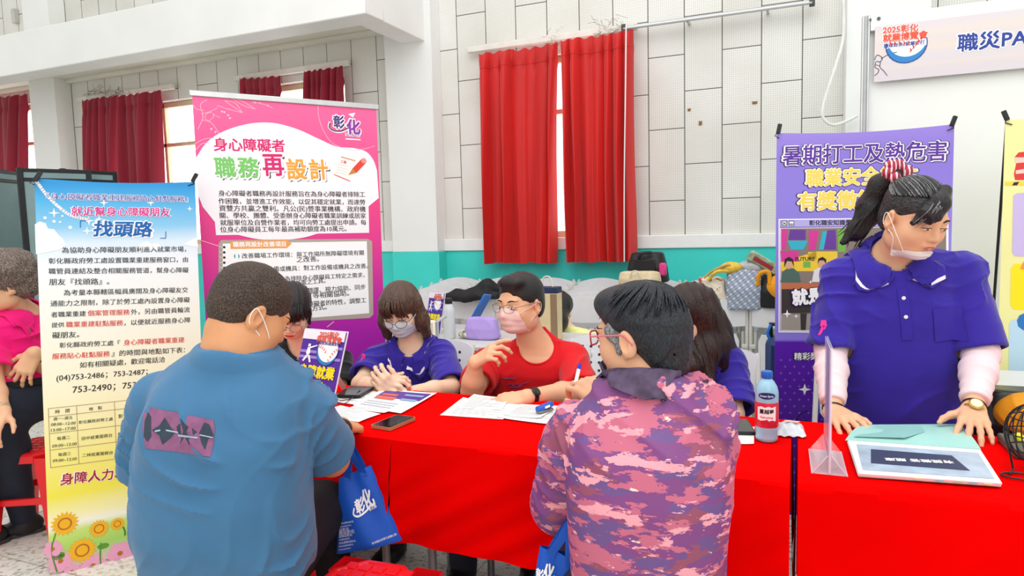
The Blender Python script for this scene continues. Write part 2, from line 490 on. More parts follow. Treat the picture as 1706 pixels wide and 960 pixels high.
def wall_panel_mat():
    m, nt, b = new_mat('perforated_wall_panels'); N = nt.nodes.new; L = nt.links.new
    tc = N('ShaderNodeTexCoord'); s = N('ShaderNodeSeparateXYZ'); L(tc.outputs['Object'], s.inputs[0])
    def M(op, a, bb=None, c=None):
        n = N('ShaderNodeMath'); n.operation = op
        for i, v in enumerate((a, bb, c)):
            if v is None: continue
            if isinstance(v, (int, float)): n.inputs[i].default_value = v
            else: L(v, n.inputs[i])
        return n.outputs[0]
    x = M('DIVIDE', M('SUBTRACT', s.outputs[0], float(PX0)), 0.305); ix = M('FLOOR', x); fx = M('FRACT', x)
    odd = M('MODULO', M('ADD', ix, 1000.0), 2.0)
    z = M('ADD', M('DIVIDE', M('SUBTRACT', s.outputs[2], float(PZ0)), 0.61), M('MULTIPLY', odd, 0.5)); fz = M('FRACT', z)
    ex = M('GREATER_THAN', M('ABSOLUTE', M('SUBTRACT', fx, 0.5)), 0.5 - 0.0036 / 0.305)
    ez = M('GREATER_THAN', M('ABSOLUTE', M('SUBTRACT', fz, 0.5)), 0.5 - 0.0034 / 0.61)
    joint = M('MAXIMUM', ex, ez)
    px = M('SUBTRACT', M('FRACT', M('DIVIDE', s.outputs[0], 0.0169)), 0.5); pz = M('SUBTRACT', M('FRACT', M('DIVIDE', s.outputs[2], 0.0169)), 0.5)
    dot = M('LESS_THAN', M('ADD', M('MULTIPLY', px, px), M('MULTIPLY', pz, pz)), 0.055)
    no = N('ShaderNodeTexNoise'); no.inputs['Scale'].default_value = 1.3; no.inputs['Detail'].default_value = 7; L(tc.outputs['Object'], no.inputs['Vector'])
    base = N('ShaderNodeValToRGB'); e = base.color_ramp.elements
    e[0].position = .3; e[0].color = (*lin('DCDBD2'), 1); e[1].position = .65; e[1].color = (*lin('ECEDE8'), 1); L(no.outputs['Fac'], base.inputs[0])
    # tone steps from panel to panel
    wn = N('ShaderNodeTexWhiteNoise'); wn.noise_dimensions = '2D'; cb = N('ShaderNodeCombineXYZ'); L(ix, cb.inputs[0]); L(M('FLOOR', z), cb.inputs[1]); L(cb.outputs[0], wn.inputs['Vector'])
    hv = N('ShaderNodeHueSaturation'); L(base.outputs[0], hv.inputs['Color']); L(M('MULTIPLY_ADD', wn.outputs['Value'], 0.07, 0.95), hv.inputs['Value'])
    m1 = N('ShaderNodeMix'); m1.data_type = 'RGBA'; L(M('MULTIPLY', dot, 0.55), m1.inputs['Factor']); L(hv.outputs[0], m1.inputs[6]); m1.inputs[7].default_value = (*lin('A9AAA4'), 1)
    # brown stains with a shape of their own
    ns = N('ShaderNodeTexNoise'); ns.inputs['Scale'].default_value = 7; ns.inputs['Detail'].default_value = 8; L(tc.outputs['Object'], ns.inputs['Vector'])
    m2 = N('ShaderNodeMix'); m2.data_type = 'RGBA'; L(M('MULTIPLY', M('GREATER_THAN', ns.outputs['Fac'], 0.76), 0.5), m2.inputs['Factor']); L(m1.outputs[2], m2.inputs[6]); m2.inputs[7].default_value = (*lin('9C8F78'), 1)
    m3 = N('ShaderNodeMix'); m3.data_type = 'RGBA'; L(joint, m3.inputs['Factor']); L(m2.outputs[2], m3.inputs[6]); m3.inputs[7].default_value = (*lin('4A4843'), 1)
    L(m3.outputs[2], b.inputs['Base Color']); b.inputs['Roughness'].default_value = .75
    bp = N('ShaderNodeBump'); bp.inputs['Strength'].default_value = .5; bp.inputs['Distance'].default_value = .004; bp.invert = True
    L(M('MAXIMUM', joint, M('MULTIPLY', dot, 0.5)), bp.inputs['Height']); L(bp.outputs[0], b.inputs['Normal'])
    return m


M_panel = wall_panel_mat()
M_white = mat('white_paint', 'EEF0EE', .6, .02, 2.0)
M_soffit = mat('soffit_paint', 'E2E2D6', .7, .05, 1.5)
M_teal = mat('teal_paint', '3FD8CE', .55, .03, 3.0)
M_alu = mat('aluminium', 'C9CCCC', .35, .03, 20, metal=.6)
M_frame = mat('window_frame_paint', 'D9C9A8', .5, .05)
M_daylight = mat('daylit_pane', 'FFFFFF', .3, 0, emit=2.2)
M_booth = mat('booth_laminate', 'EFF2EE', .4, .015, 2.0)


def floor_mat():
    m, nt, b = new_mat('terrazzo_floor'); N = nt.nodes.new; L = nt.links.new
    tc = N('ShaderNodeTexCoord'); v = N('ShaderNodeTexVoronoi'); v.inputs['Scale'].default_value = 62; L(tc.outputs['Object'], v.inputs['Vector'])
    r = N('ShaderNodeValToRGB'); e = r.color_ramp.elements; e[0].position = .0; e[0].color = (*lin('A5A195'), 1); e[1].position = .5; e[1].color = (*lin('E4E2DA'), 1)
    k = e.new(.22); k.color = (*lin('D3D0C5'), 1)
    sp = N('ShaderNodeSeparateColor'); L(v.outputs['Color'], sp.inputs[0]); L(sp.outputs[0], r.inputs[0])
    br = N('ShaderNodeTexBrick'); br.offset = 0; br.inputs['Scale'].default_value = 1; br.inputs['Brick Width'].default_value = .6; br.inputs['Row Height'].default_value = .6; br.inputs['Mortar Size'].default_value = .004
    br.inputs['Color1'].default_value = br.inputs['Color2'].default_value = (1, 1, 1, 1); br.inputs['Mortar'].default_value = (.62, .6, .56, 1); L(tc.outputs['Object'], br.inputs['Vector'])
    mx = N('ShaderNodeMix'); mx.data_type = 'RGBA'; mx.blend_type = 'MULTIPLY'; mx.inputs['Factor'].default_value = 1; L(r.outputs[0], mx.inputs[6]); L(br.outputs[0], mx.inputs[7])
    L(mx.outputs[2], b.inputs['Base Color']); b.inputs['Roughness'].default_value = .28
    return m


structure(MB().add([(-14, -3, 0), (5, -3, 0), (5, 6.05, 0), (-14, 6.05, 0)], [(0, 1, 2, 3)]).obj('floor', floor_mat(), base=(0, 0, 0), smooth=0))

# back wall with its window openings
WIN = [(-10.9, -9.15, 1.3, 3.2), (-8.0, -6.35, 1.3, 3.0), (-5.4, -4.35, 1.3, 3.02), (-2.55, -1.5, 1.3, 2.96)]
xs = sorted({-14.0, 5.0} | {w[0] for w in WIN} | {w[1] for w in WIN}); zs = sorted({0.0, 6.0} | {w[2] for w in WIN} | {w[3] for w in WIN})
mb = MB()
for i in range(len(xs) - 1):
    for j in range(len(zs) - 1):
        cx, cz = (xs[i] + xs[i + 1]) / 2, (zs[j] + zs[j + 1]) / 2
        if any(w[0] < cx < w[1] and w[2] < cz < w[3] for w in WIN): continue
        mb.add([(xs[i], WY, zs[j]), (xs[i + 1], WY, zs[j]), (xs[i + 1], WY, zs[j + 1]), (xs[i], WY, zs[j + 1])], [(0, 1, 2, 3)])
for w in WIN:
    a, b, c, d = w; y0, y1 = WY, WY + .16
    mb.add([(a, y0, c), (b, y0, c), (b, y1, c), (a, y1, c), (a, y0, d), (b, y0, d), (b, y1, d), (a, y1, d)], [(0, 1, 2, 3), (4, 7, 6, 5), (0, 3, 7, 4), (1, 5, 6, 2)])
structure(mb.obj('wall_back', M_panel, base=(0, WY, 0), smooth=0))
for k, (a, b, c, d) in enumerate(WIN):
    f = MB(); y = WY + .12
    for (cx, cz, hx, hz) in ((a + .03, (c + d) / 2, .03, (d - c) / 2), (b - .03, (c + d) / 2, .03, (d - c) / 2), ((a + b) / 2, c + .03, (b - a) / 2, .03), ((a + b) / 2, d - .03, (b - a) / 2, .03),
                             ((a + b) / 2 + .12, (c + d) / 2, .022, (d - c) / 2), ((a + b) / 2, d - .5, (b - a) / 2, .022)):
        f.box((cx, y, cz), (hx, .03, hz), ch=.005)
    w = structure(f.obj('window_%d' % (k + 1), M_frame)); 
    g = MB().box(((a + b) / 2, y + .035, (c + d) / 2), ((b - a) / 2, .006, (d - c) / 2), ch=.001).obj('glass', M_daylight, w)

# wainscot, ledge
TZ = W(1060, 414.4, Y=WY - .02)[2]; LZ = W(1100, 392, Y=WY - .05)[2]
mb = MB()
for (a, b) in ((-14, 5.0),): mb.box(((a + b) / 2, WY - .012, TZ / 2), ((b - a) / 2, .012, TZ / 2), ch=.001)
structure(mb.obj('trim_1', M_teal))
structure(MB().box((-4.5, WY - .022, (TZ + LZ) / 2), (9.5, .022, (LZ - TZ) / 2), ch=.006).obj('trim_2', mat('ledge_paint', 'F1F2F0', .5, .02)))

# columns and the canopy over the left bay
CY = 4.87; CX = W(610, 22, Y=CY)[0]; CZ = W(610, 22, Y=CY)[2]; CT = W(280, 0, Y=CY)[2]


def column(name, x0, x1, y0):
    mb = MB(); mb.box(((x0 + x1) / 2, (y0 + WY) / 2, TZ / 2), ((x1 - x0) / 2 + .004, (WY - y0) / 2 + .004, TZ / 2), ch=.006)
    mb.cur = 1; mb.box(((x0 + x1) / 2, (y0 + WY) / 2, (TZ + 6) / 2), ((x1 - x0) / 2, (WY - y0) / 2, (6 - TZ) / 2), ch=.006)
    return structure(mb.obj(name, [M_teal, M_white]))


column('pillar_left', -9.0, -8.52, 5.78); column('pillar_middle', W(649, 300, Y=5.82)[0], W(726, 300, Y=5.82)[0], 5.82); column('pillar_right', W(1408, 150, Y=5.8)[0], W(1408, 150, Y=5.8)[0] + .55, 5.8)
mb = MB(); mb.box(((-14 + CX) / 2, CY + .13, (CZ + CT) / 2), ((CX + 14) / 2, .13, (CT - CZ) / 2), ch=.008)
mb.box((CX - .12, (CY + 5.99) / 2 + .13, (CZ + CT) / 2), (.12, (5.99 - CY) / 2 - .13, (CT - CZ) / 2), ch=.008)
structure(mb.obj('beam_canopy', M_white))
structure(MB().box(((-14 + CX) / 2 - .12, (CY + 6) / 2 + .13, CZ + .3), ((CX + 14) / 2 - .13, (6 - CY) / 2 - .14, .08), ch=.004).obj('slab_canopy', M_soffit))
structure(MB().box(((-14 + CX) / 2 - .12, 5.96, CZ + .2), ((CX + 14) / 2 - .13, .04, .025), ch=.01).obj('trim_3', M_soffit))
# tall upper wall pieces
tag(MB().box(W(25, 27, Y=5.97), (.035, .03, .09), ch=.006).obj('wall_socket_box', mat('old_plastic', 'C9C9BE', .5)), 'small grey box fixed high on the wall above the white canopy', 'socket')

# ---------------------------------------------------------------- curtains
M_cur = mat('red_curtain_velvet', 'D0140E', .55, .10, 5, stretch=(1, 1, .15), sheen=.15)
M_cur2 = mat('wine_curtain_velvet', '9B1330', .65, .12, 5, stretch=(1, 1, .15), sheen=.2)
M_rail = mat('white_rail', 'E6E4DC', .45, .04)
random.seed(4)


def curtain(label, pts, Y, m, folds_n, seed, group, flare=.02):
    """pts: top-left, top-right, bottom-left, bottom-right as photo points on the curtain plane"""
    tl, tr, bl, br = [W(*p, Y=Y) for p in pts]; r = np.random.RandomState(seed); ph = r.rand(8) * 6; nz = r.uniform(.75, 1.25, folds_n + 2)
    edge = np.concatenate([[0], np.cumsum(nz)]); edge /= edge[folds_n]
    def fn(u, v):
        p = (tl * (1 - u) + tr * u) * v + (bl * (1 - u) + br * u) * (1 - v)
        k = np.searchsorted(edge, u, 'right') - 1; k = min(max(k, 0), folds_n - 1); t = (u - edge[k]) / (edge[k + 1] - edge[k]); a = math.sin(math.pi * t)
        depth = (.05 + .11 * (1 - v) ** .6) * (.6 + .4 * math.sin(ph[k % 8] + k))
        pinch = math.exp(-((v - .925) / .022) ** 2) * .02
        y = -depth * (abs(a) ** .7) * 1.1 - .012 * math.sin(9 * u + ph[0] + 3 * v) + pinch * (1 - abs(a))
        x = .014 * math.sin(2 * math.pi * t) * (1 - v) + .012 * math.sin(5 * v + ph[k % 8]) * (1 - v)
        z = .006 * math.sin(k * 2.4 + ph[1]) * (1 - v) + (.012 * math.cos(2 * math.pi * t) if v > .985 else 0)
        return p + A(x, y, z)
    t = MB().grid(fn, folds_n * 14, 60, .006).obj('curtain', m, smooth=80)
    tag(t, label, 'curtain', group)
    # stitched heading tape
    h = MB().grid(lambda u, v: fn(u, .93 + .0 * v) * (1 - v) + fn(u, .935) * v + A(0, -.004, 0), folds_n * 14, 1, .003).obj('heading_seam', m, t, smooth=80)
    return t


curtain('left half of the bright red curtain pair on the window right of the white column', [(797, 92), (930, 74), (809, 438), (927, 438)], 5.86, M_cur, 7, 1, 'red curtains of the middle window')
curtain('right half of the bright red curtain pair on the window right of the white column', [(933, 70), (1056, 52), (944, 437), (1060, 435)], 5.84, M_cur, 7, 2, 'red curtains of the middle window')
curtain('short dark red curtain just above the pink banner, left of the bright window gap', [(400, 132), (468, 128), (404, 420), (470, 420)], 5.86, M_cur2, 6, 3, 'wine red curtains')
curtain('short dark red curtain just above the pink banner, right of the bright window gap', [(507, 121), (572, 112), (516, 420), (580, 420)], 5.86, M_cur2, 6, 5, 'wine red curtains')
curtain('wine red curtain left half of the pair above the blue banner', [(138, 168), (196, 160), (142, 430), (206, 430)], 5.86, M_cur2, 6, 6, 'wine red curtains')
curtain('wine red curtain right half of the pair above the blue banner, bright window beside it', [(196, 161), (268, 152), (214, 430), (280, 430)], 5.84, M_cur2, 6, 7, 'wine red curtains')
curtain('wine red curtain at the far left edge beside the pilaster', [(-60, 170), (44, 158), (-50, 430), (52, 430)], 5.86, M_cur2, 8, 8, 'wine red curtains')
for nm, a, b in (('white curtain rail with dusty cobwebs above the red curtains', (780, 84), (1062, 44)), ('white curtain rail above the window behind the pink banner', (392, 128), (582, 108)), ('white curtain rail above the wine red curtains left', (130, 164), (290, 147))):
    p, q = W(*a, Y=5.93), W(*b, Y=5.93); p[2] = q[2] = (p[2] + q[2]) / 2
    t = thing('curtain_rail', nm, 'curtain rail', (p + q) / 2)
    MB().box((p + q) / 2, ((q[0] - p[0]) / 2, .022, .03), ch=.006).obj('rail', M_rail, t)
    for k in range(4): MB().box(p + (q - p) * (k + .5) / 4 + A(0, .03, .01), (.012, .035, .02), ch=.003).obj('bracket', M_rail, t)
p, q = W(1040, 46, Y=5.9), W(1353, 4.7, Y=5.9); p[2] = q[2] = (p[2] + q[2]) / 2
t = thing('curtain_rod', 'long thin grey rod fixed on the panelled wall right of the red curtains', 'rod', (p + q) / 2)
MB().tube([p, q], .017, 10).tube([p + A(0, -.03, -.012), q + A(0, -.03, -.012)], .008, 8).obj('rod', M_alu, t)
for k in (0, 1): MB().box((p, q)[k] + A(0, .0, 0), (.02, .03, .028), ch=.004).obj('end_cap', mat('dark_cap', '4C4A48', .5), t)
for k in (.36, .78): MB().box(p + (q - p) * k + A(0, .05, -.01), (.01, .05, .012), ch=.002).obj('bracket', M_alu, t)
# cord in the right curtain, chipped spots and old tape
tag(MB().tube(spline([W(1043, 46, Y=5.905), W(1043, 50, Y=5.78), W(1042, 150, Y=5.66), W(1040, 300, Y=5.65), W(1040, 436, Y=5.65)], 6), .005, 6).obj('pull_string', M_white), 'thin white pull cord hanging down over the right red curtain', 'cord')
tag(MB().tube(spline([W(1405, -10, Y=5.75), W(1405, 60, Y=5.75), W(1392, 110, Y=5.72), W(1373, 170, Y=5.7), W(1371, 195, Y=5.7), W(1386, 208, Y=5.7), W(1408, 203, Y=5.72), W(1428, 193, Y=5.74)], 8), .011, 8).obj('loose_cable', mat('white_cable', 'EDEFEA', .5)), 'loose white cable looping in front of the wall left of the exhibition booth', 'cable')
M_tape = mat('old_tape', '8F6A35', .7, .2, 40)
for (x, y, w, h), l in (((1148, 183, .03, .022), 'brown tape scrap on the wall, upper left of the three'), ((1167, 205, .032, .035), 'brown tape scrap on the wall, lowest of the three'), ((1257, 171, .045, .022), 'wide brown tape scrap on the wall, rightmost of the three')):
    c = W(x, y, Y=WY - .004); r = np.random.RandomState(int(x)); pl = [(a * w * r.uniform(.8, 1.1), b * h * r.uniform(.8, 1.1)) for a, b in ((-.5, -.4), (-.1, -.5), (.5, -.4), (.45, .1), (.5, .5), (0, .42), (-.45, .5), (-.4, 0))]
    tag(MB().prism(pl, 0, .003, c, np.stack([A(1, 0, 0), A(0, 0, 1), A(0, -1, 0)], 1)).obj('tape_scrap', M_tape), l, 'tape', 'tape scraps on the wall')
M_dust = mat('cobweb_dust', '7D7768', .9, .2, 30)
rr = np.random.RandomState(3)
cw = MB()
for k in range(46):
    a = W(rr.uniform(985, 1050), rr.uniform(30, 60) if k % 2 else rr.uniform(44, 62), Y=5.9); cw.tube([a, a + A(rr.uniform(-.05, .05), -.01, rr.uniform(-.04, .04)), a + A(rr.uniform(-.08, .08), 0, rr.uniform(-.05, .05))], .0013, 4)
for k in range(34):
    a = W(rr.uniform(905, 935), rr.uniform(40, 100), Y=5.88); cw.tube([a, a + A(rr.uniform(-.04, .04), -.01, rr.uniform(-.04, .03)), a + A(rr.uniform(-.05, .05), 0, rr.uniform(-.08, .04))], .0012, 4)
for k in range(40):
    a = W(rr.uniform(146, 215), rr.uniform(146, 160), Y=5.9); cw.tube([a, a + A(rr.uniform(-.08, .08), -.01, rr.uniform(-.04, .04)), a + A(rr.uniform(-.12, .12), 0, rr.uniform(-.05, .05))], .0018, 4)
o = cw.obj('cobwebs', M_dust); o['kind'] = 'stuff'; tag(o, 'grey dusty cobwebs along the tops of the curtains', 'cobweb')

# ---------------------------------------------------------------- exhibition booth at right
BY = 4.25; bx = W(1441, 120, Y=BY)[0]; bz = W(1441, 28, Y=BY)[2]
t = thing('exhibition_booth', 'white exhibition booth wall with grey aluminium posts behind the purple banner', 'booth', (bx, BY, 0))
MB().box((bx + 1.45, BY + .02, bz / 2), (1.43, .012, bz / 2 - .02), ch=.002).obj('wall_panel', M_booth, t)
for dx in (0, .99, 1.98, 2.9):
    MB().lathe((bx + dx, BY, 0), [(.02, 0), (.02, bz)], 8).box((bx + dx - .014, BY - .012, bz / 2), (.004, .012, bz / 2), ch=.001).box((bx + dx + .014, BY - .012, bz / 2), (.004, .012, bz / 2), ch=.001).obj('post', M_alu, t)
rz = W(1500, 30, Y=BY)[2]
MB().box((bx + 1.45, BY - .004, bz - .045), (1.43, .02, .04), ch=.003).obj('top_rail', mat('booth_rail', 'E9EBEA', .3, .02), t)
for k in range(2): MB().lathe(W((1450, 1464)[k], (33, 31)[k], Y=BY - .026), [(.006 + .003 * k, 0), (.006 + .003 * k, .003)], 10, frame(A(0, -1, 0))).obj('rivet', mat('rivet', '55585A', .4, metal=.5), t)

# dark framed screens at far left
M_screen = mat('grey_blue_screen', '7F9A9C', .55, .08, 3); M_blk = mat('black_frame', '1C2022', .4, .05)
for (a, b, zt, Yd, lab) in (((-30, 285), (40, 281), 0, 3.7, 'left one of two grey-blue partition screens with black frames'), ((28, 287), (150, 276), 0, 3.75, 'grey-blue partition screen with black frame behind the top of the blue banner'), ((100, 283), (193, 284), 0, 4.1, 'low partition screen with black frame, partly behind the other screens and wine red curtain')):
    p, q = W(*a, Y=Yd), W(*b, Y=Yd + .5); zt = (p[2] + q[2]) / 2; e = nrm(A(q[0] - p[0], q[1] - p[1], 0)); wd = np.linalg.norm((q - p)[:2]); Rf = np.stack([e, np.cross(A(0, 0, 1), e), A(0, 0, 1)], 1); c = (p + q) / 2
    t = thing('partition_screen', lab, 'screen', (c[0], c[1], 0), 'partition screens')
    MB().box((c[0], c[1], zt / 2), (wd / 2, .012, zt / 2 - .03), Rf, .002).obj('panel', M_screen, t)
    f = MB()
    for s in (-1, 1): f.box(A(c[0], c[1], zt / 2) + e * s * (wd / 2 - .02), (.022, .022, zt / 2), Rf)
    for z in (zt - .02, zt - .1, .08): f.box((c[0], c[1], z), (wd / 2, .018, .016), Rf)
    f.obj('frame', M_blk, t)
# ---------------------------------------------------------------- the three tables under red cloths
TT = 0.742                      # top of the cloth
FY, BKY = 1.815, 2.395          # front and back edge
HZ = W(700, 909, Y=FY - .03)[2]
M_red = mat('red_tablecloth', 'EE0000', .9, .03, 3, bump=.15, bscale=7, spec=.03)
M_tabletop = mat('grey_table_laminate', 'CFD0CE', .45, .03); M_tleg = mat('grey_table_steel', '8C8F92', .35, .03, metal=.5)


def folding_table(x0, x1, y0, y1, z, label):
    c = A((x0 + x1) / 2, (y0 + y1) / 2, 0); t = thing('folding_table', label, 'table', c, 'folding tables')
    MB().box(c + A(0, 0, z - .015), ((x1 - x0) / 2, (y1 - y0) / 2, .014), ch=.005).obj('tabletop', M_tabletop, t)
    MB().box(c + A(0, (y1 - y0) / 2 - .05, z - .05), ((x1 - x0) / 2 - .06, .012, .02)).box(c + A(0, -(y1 - y0) / 2 + .05, z - .05), ((x1 - x0) / 2 - .06, .012, .02)).obj('apron', M_tleg, t)
    for sx in (-1, 1):
        for sy in (-1, 1):
            q = c + A(sx * ((x1 - x0) / 2 - .08), sy * ((y1 - y0) / 2 - .06), 0)
            MB().tube([q + A(0, 0, .0), q + A(0, 0, z - .03)], .014, 10).lathe(q, [(.02, 0), (.02, .025), (.015, .03)], 10).obj('leg', M_tleg, t)
    return t


def tablecloth(x0, x1, label, seed, hem=HZ, flaps=(1, 1)):
    r = np.random.RandomState(seed); ph = r.rand(12) * 6.28
    D = TT - hem; L = [0, D, D + .0, D + (BKY - FY), 2 * D + (BKY - FY)]
    def wob(x, k): return .5 * math.sin(x * 5.3 + ph[k]) + .35 * math.sin(x * 11 + ph[k + 1]) + .3 * math.sin(x * 23 + ph[k + 2])
    def fn(u, v):
        x = x0 + (x1 - x0) * u; tot = 2 * D + BKY - FY; s = v * tot
        if s < D:
            dn = (D - s) / D; bulge = .012 + .022 * dn
            e = math.exp(-((x - x0) / .07) ** 2) + math.exp(-((x1 - x) / .07) ** 2)
            return A(x, FY - bulge * 1.1 - (.016 * wob(x, 0) + .014 * wob(x * 1.7 + dn, 3)) * dn - .018 * e * dn - .004 * math.sin(16 * x + 5 * dn), TT - .006 - D * dn + .006 * wob(x, 6) * dn)
        if s < D + BKY - FY:
            y = FY + (s - D); f = (s - D) / (BKY - FY)
            return A(x, y - (.012 if f < .02 else 0), TT - (.005 if f < .02 or f > .98 else 0) + .0012 * math.sin(7 * x + 9 * y + ph[9]) - .0012)
        dn = (s - D - BKY + FY) / D
        return A(x, BKY + .012 + .02 * dn + .016 * wob(x, 4) * dn, TT - .006 - D * dn)
    mb = MB(); mb.grid(fn, 110, 120, 0)
    for x, sgn, on in ((x0, -1, flaps[0]), (x1, 1, flaps[1])):
        if not on: continue
        def fs(u, v):
            y = FY - .012 + (BKY - FY + .024) * u; dn = v
            return A(x + sgn * (.0015 + on * .016 * dn * (1 + .4 * math.sin(y * 14 + ph[5]))), y, TT - .005 - D * dn + .004 * math.sin(9 * y))
        mb.grid(fs, 40, 30, 0)
    return tag(mb.obj('tablecloth', M_red, smooth=75), label, 'tablecloth', 'red tablecloths')


XL = W(664, 723, Z=TT)[0]; XG = W(1322, 800, Z=TT)[0]
folding_table(XL + .01, XG - .02, FY + .005, BKY - .005, TT - .008, 'middle of three folding tables, hidden under the red cloth where the man in red sits')
folding_table(XL - 1.02, XL - .01, FY + .005, BKY - .005, TT - .008, 'left of three folding tables under red cloth, where the man in the blue t-shirt sits')
folding_table(XG + .02, XG + 1.2, FY + .005, BKY - .005, TT - .008, 'right of three folding tables under red cloth, where the woman stands')
tablecloth(XL + .0004, XG - .008, 'long red cloth on the middle table in front of the man in red', 1, flaps=(0, .4))
tablecloth(XL - 1.03, XL - .0004, 'red cloth on the left table behind the blue tote bag', 2, flaps=(1, 0))
tablecloth(XG + .010, XG + 1.21, 'red cloth on the right table under the mint folder', 3, hem=.2, flaps=(.45, 1))

# ---------------------------------------------------------------- folding chairs stacked along the wall
M_chair = mat('white_chair_plastic', 'E3E4E6', .45, .03, 6); M_tube = mat('pale_chair_tube', 'D4D3CC', .4, .04, 10); M_hole = mat('chair_hole', '2B2B2B', .8)


def folded_chair(label, base, group):
    t = thing('folding_chair', label, 'chair', base, group); b = A(*base); w = .21
    n = 16
    top = [(w - .012 if i in (0, n) else -w + 2 * w * (n - i) / n, 0) for i in range(n + 1)]
    pl = [(-w + 2 * w * i / n, .845 + .036 * math.sin(math.pi * i / n)) for i in range(n + 1)] + [(w - 2 * w * i / n, .70 - .012 * math.sin(math.pi * i / n)) for i in range(n + 1)]
    R = np.stack([A(1, 0, 0), A(0, 0, 1), A(0, -1, 0)], 1)
    MB().prism(pl, -.012, .012, b, R).obj('backrest', M_chair, t, smooth=30)
    h = MB()
    se = [(-.165, .34), (-.15, .30), (.15, .30), (.165, .34), (.17, .60), (.15, .645), (-.15, .645), (-.17, .60)]
    h.prism(se, .004, .022, b, R); h.cur = 1
    for cx in (-.11, -.055, 0, .055, .11):
        for k in range(7): h.lathe(b + A(cx, -.0215, .36 + k * .04), [(.0062, 0), (.0062, .0015)], 8, frame(A(0, -1, 0)))
    h.obj('seat', [M_chair, M_hole], t)
    for s in (-1, 1):
        MB().tube([b + A(s * (w + .008), .006, .012), b + A(s * (w + .008), 0, .84), b + A(s * (w - .01), 0, .865)], .0115, 8).obj('leg', M_tube, t)
        MB().tube([b + A(s * (w - .018), .035, .012), b + A(s * (w - .018), .02, .66)], .0105, 8).obj('leg', M_tube, t)
        MB().box(b + A(s * (w - .004), .008, .56), (.02, .022, .014)).obj('hinge', M_tube, t)
    MB().tube([b + A(-w, 0, .12), b + A(w, 0, .12)], .009, 8).tube([b + A(-w + .02, .035, .08), b + A(w - .02, .035, .08)], .009, 8).obj('stretcher', M_tube, t)
    return t


xr = W(1246, 520, Y=4.8)[0]; first = None
OR_ = ['first', 'second', 'third', 'fourth', 'fifth', 'sixth', 'seventh']
LAY = ['frontmost', 'second', 'third', 'fourth', 'rearmost']
for k in range(5):
    for c in range(-1, 6):
        px = (xr - .225 - c * .462 - .03 * k, 4.8 + .24 * k, .0)
        lab = 'white folded chair by the teal wall, %s row, %s stack from the purple banner' % (LAY[k], OR_[c + 1])
        if first is None: first = folded_chair(lab, px, 'folded white chairs stacked along the wall'); f0 = A(*px)
        else:
            o = dup(first, A(*px) - f0, lab)
            o.scale = (1, 1, 1 + .018 * k)

# open perforated chairs behind the people
def open_chair(label, base, rot, group=None, scale=1.0):
    t = thing('folding_chair', label, 'chair', base, group); b = A(*base); c, s = math.cos(rot), math.sin(rot)
    R = np.stack([A(c, s, 0), A(-s, c, 0), A(0, 0, 1)], 1); P = lambda x, y, z: b + R @ A(x, y, z)
    Rb = np.stack([R[:, 0], nrm(R[:, 2] + R[:, 1] * .2), nrm(np.cross(R[:, 0], nrm(R[:, 2] + R[:, 1] * .2)))], 1)
    pl = []
    for i in range(17): w = math.pi * i / 16; pl.append((.2 * math.cos(w), .33 + .05 * math.sin(w)))
    pl += [(-.19, .1), (-.16, .06), (.16, .06), (.19, .1)]
    h = MB(); h.prism(pl, -.01, .01, P(0, .19, .46), Rb); h.cur = 1
    for i in range(7):
        for j in range(6): h.lathe(P(0, .19, .46) + Rb @ A(-.135 + i * .045, .1 + j * .042, .0095), [(.0075, 0), (.0075, .002)], 8, frame(Rb[:, 2])).lathe(P(0, .19, .46) + Rb @ A(-.135 + i * .045, .1 + j * .042, -.0115), [(.0075, 0), (.0075, .002)], 8, frame(Rb[:, 2]))
    h.obj('backrest', [M_chair, M_hole], t)
    MB().prism([(-.2, -.2), (.2, -.2), (.21, .16), (-.21, .16)], .44, .46, b, R).obj('seat', M_chair, t)
    for sx in (-1, 1):
        MB().tube([P(sx * .215, -.24, .01), P(sx * .215, .1, .46), P(sx * .2, .27, .8)], .011, 8).obj('leg', M_tube, t)
        MB().tube([P(sx * .205, .26, .01), P(sx * .205, -.12, .45)], .011, 8).obj('leg', M_tube, t)
    MB().tube([P(-.215, -.17, .12), P(.215, -.17, .12)], .009).tube([P(-.205, .2, .09), P(.205, .2, .09)], .009).obj('stretcher', M_tube, t)
    return t


c = W(990, 620, Y=3.1); open_chair('white open chair with a perforated back between the man in red and the camouflage jacket', (c[0], 3.2, 0), math.radians(5))
c = W(1160, 700, Y=2.95); open_chair('white perforated chair behind the long haired woman in the purple-blue polo', (W(1175, 600, Y=2.98)[0], 2.98, 0), math.radians(0))

# grey table in the second row with things on it
c0 = W(600, 577, Z=.74); c1 = W(985, 577, Z=.74)
ty0 = W(790, 577, Z=.74)[1]
folding_table(W(640, 577, Y=ty0)[0] - .55, W(985, 560, Y=ty0)[0], ty0, ty0 + .6, .74, 'grey topped table in the second row behind the man in red')


# ---------------------------------------------------------------- banners
M_ink = mat('print_black', '1B1B22', .5, 0); M_wht = mat('print_white', 'FFFFFF', .5, 0); M_mag = mat('print_magenta', 'DC1F72', .5, 0)


def P_(name, c): return mat('print_' + name, c, .5, 0)


def clip(t, p, e, up):
    m = MB().box(p + up * .012, (.009, .006, .022), frame(up, e), .002); m.tube([p + up * .0, p + e * .012 - up * .02, p - e * .01 - up * .03], .0025, 5)
    return m.obj('hook', M_blk, t)


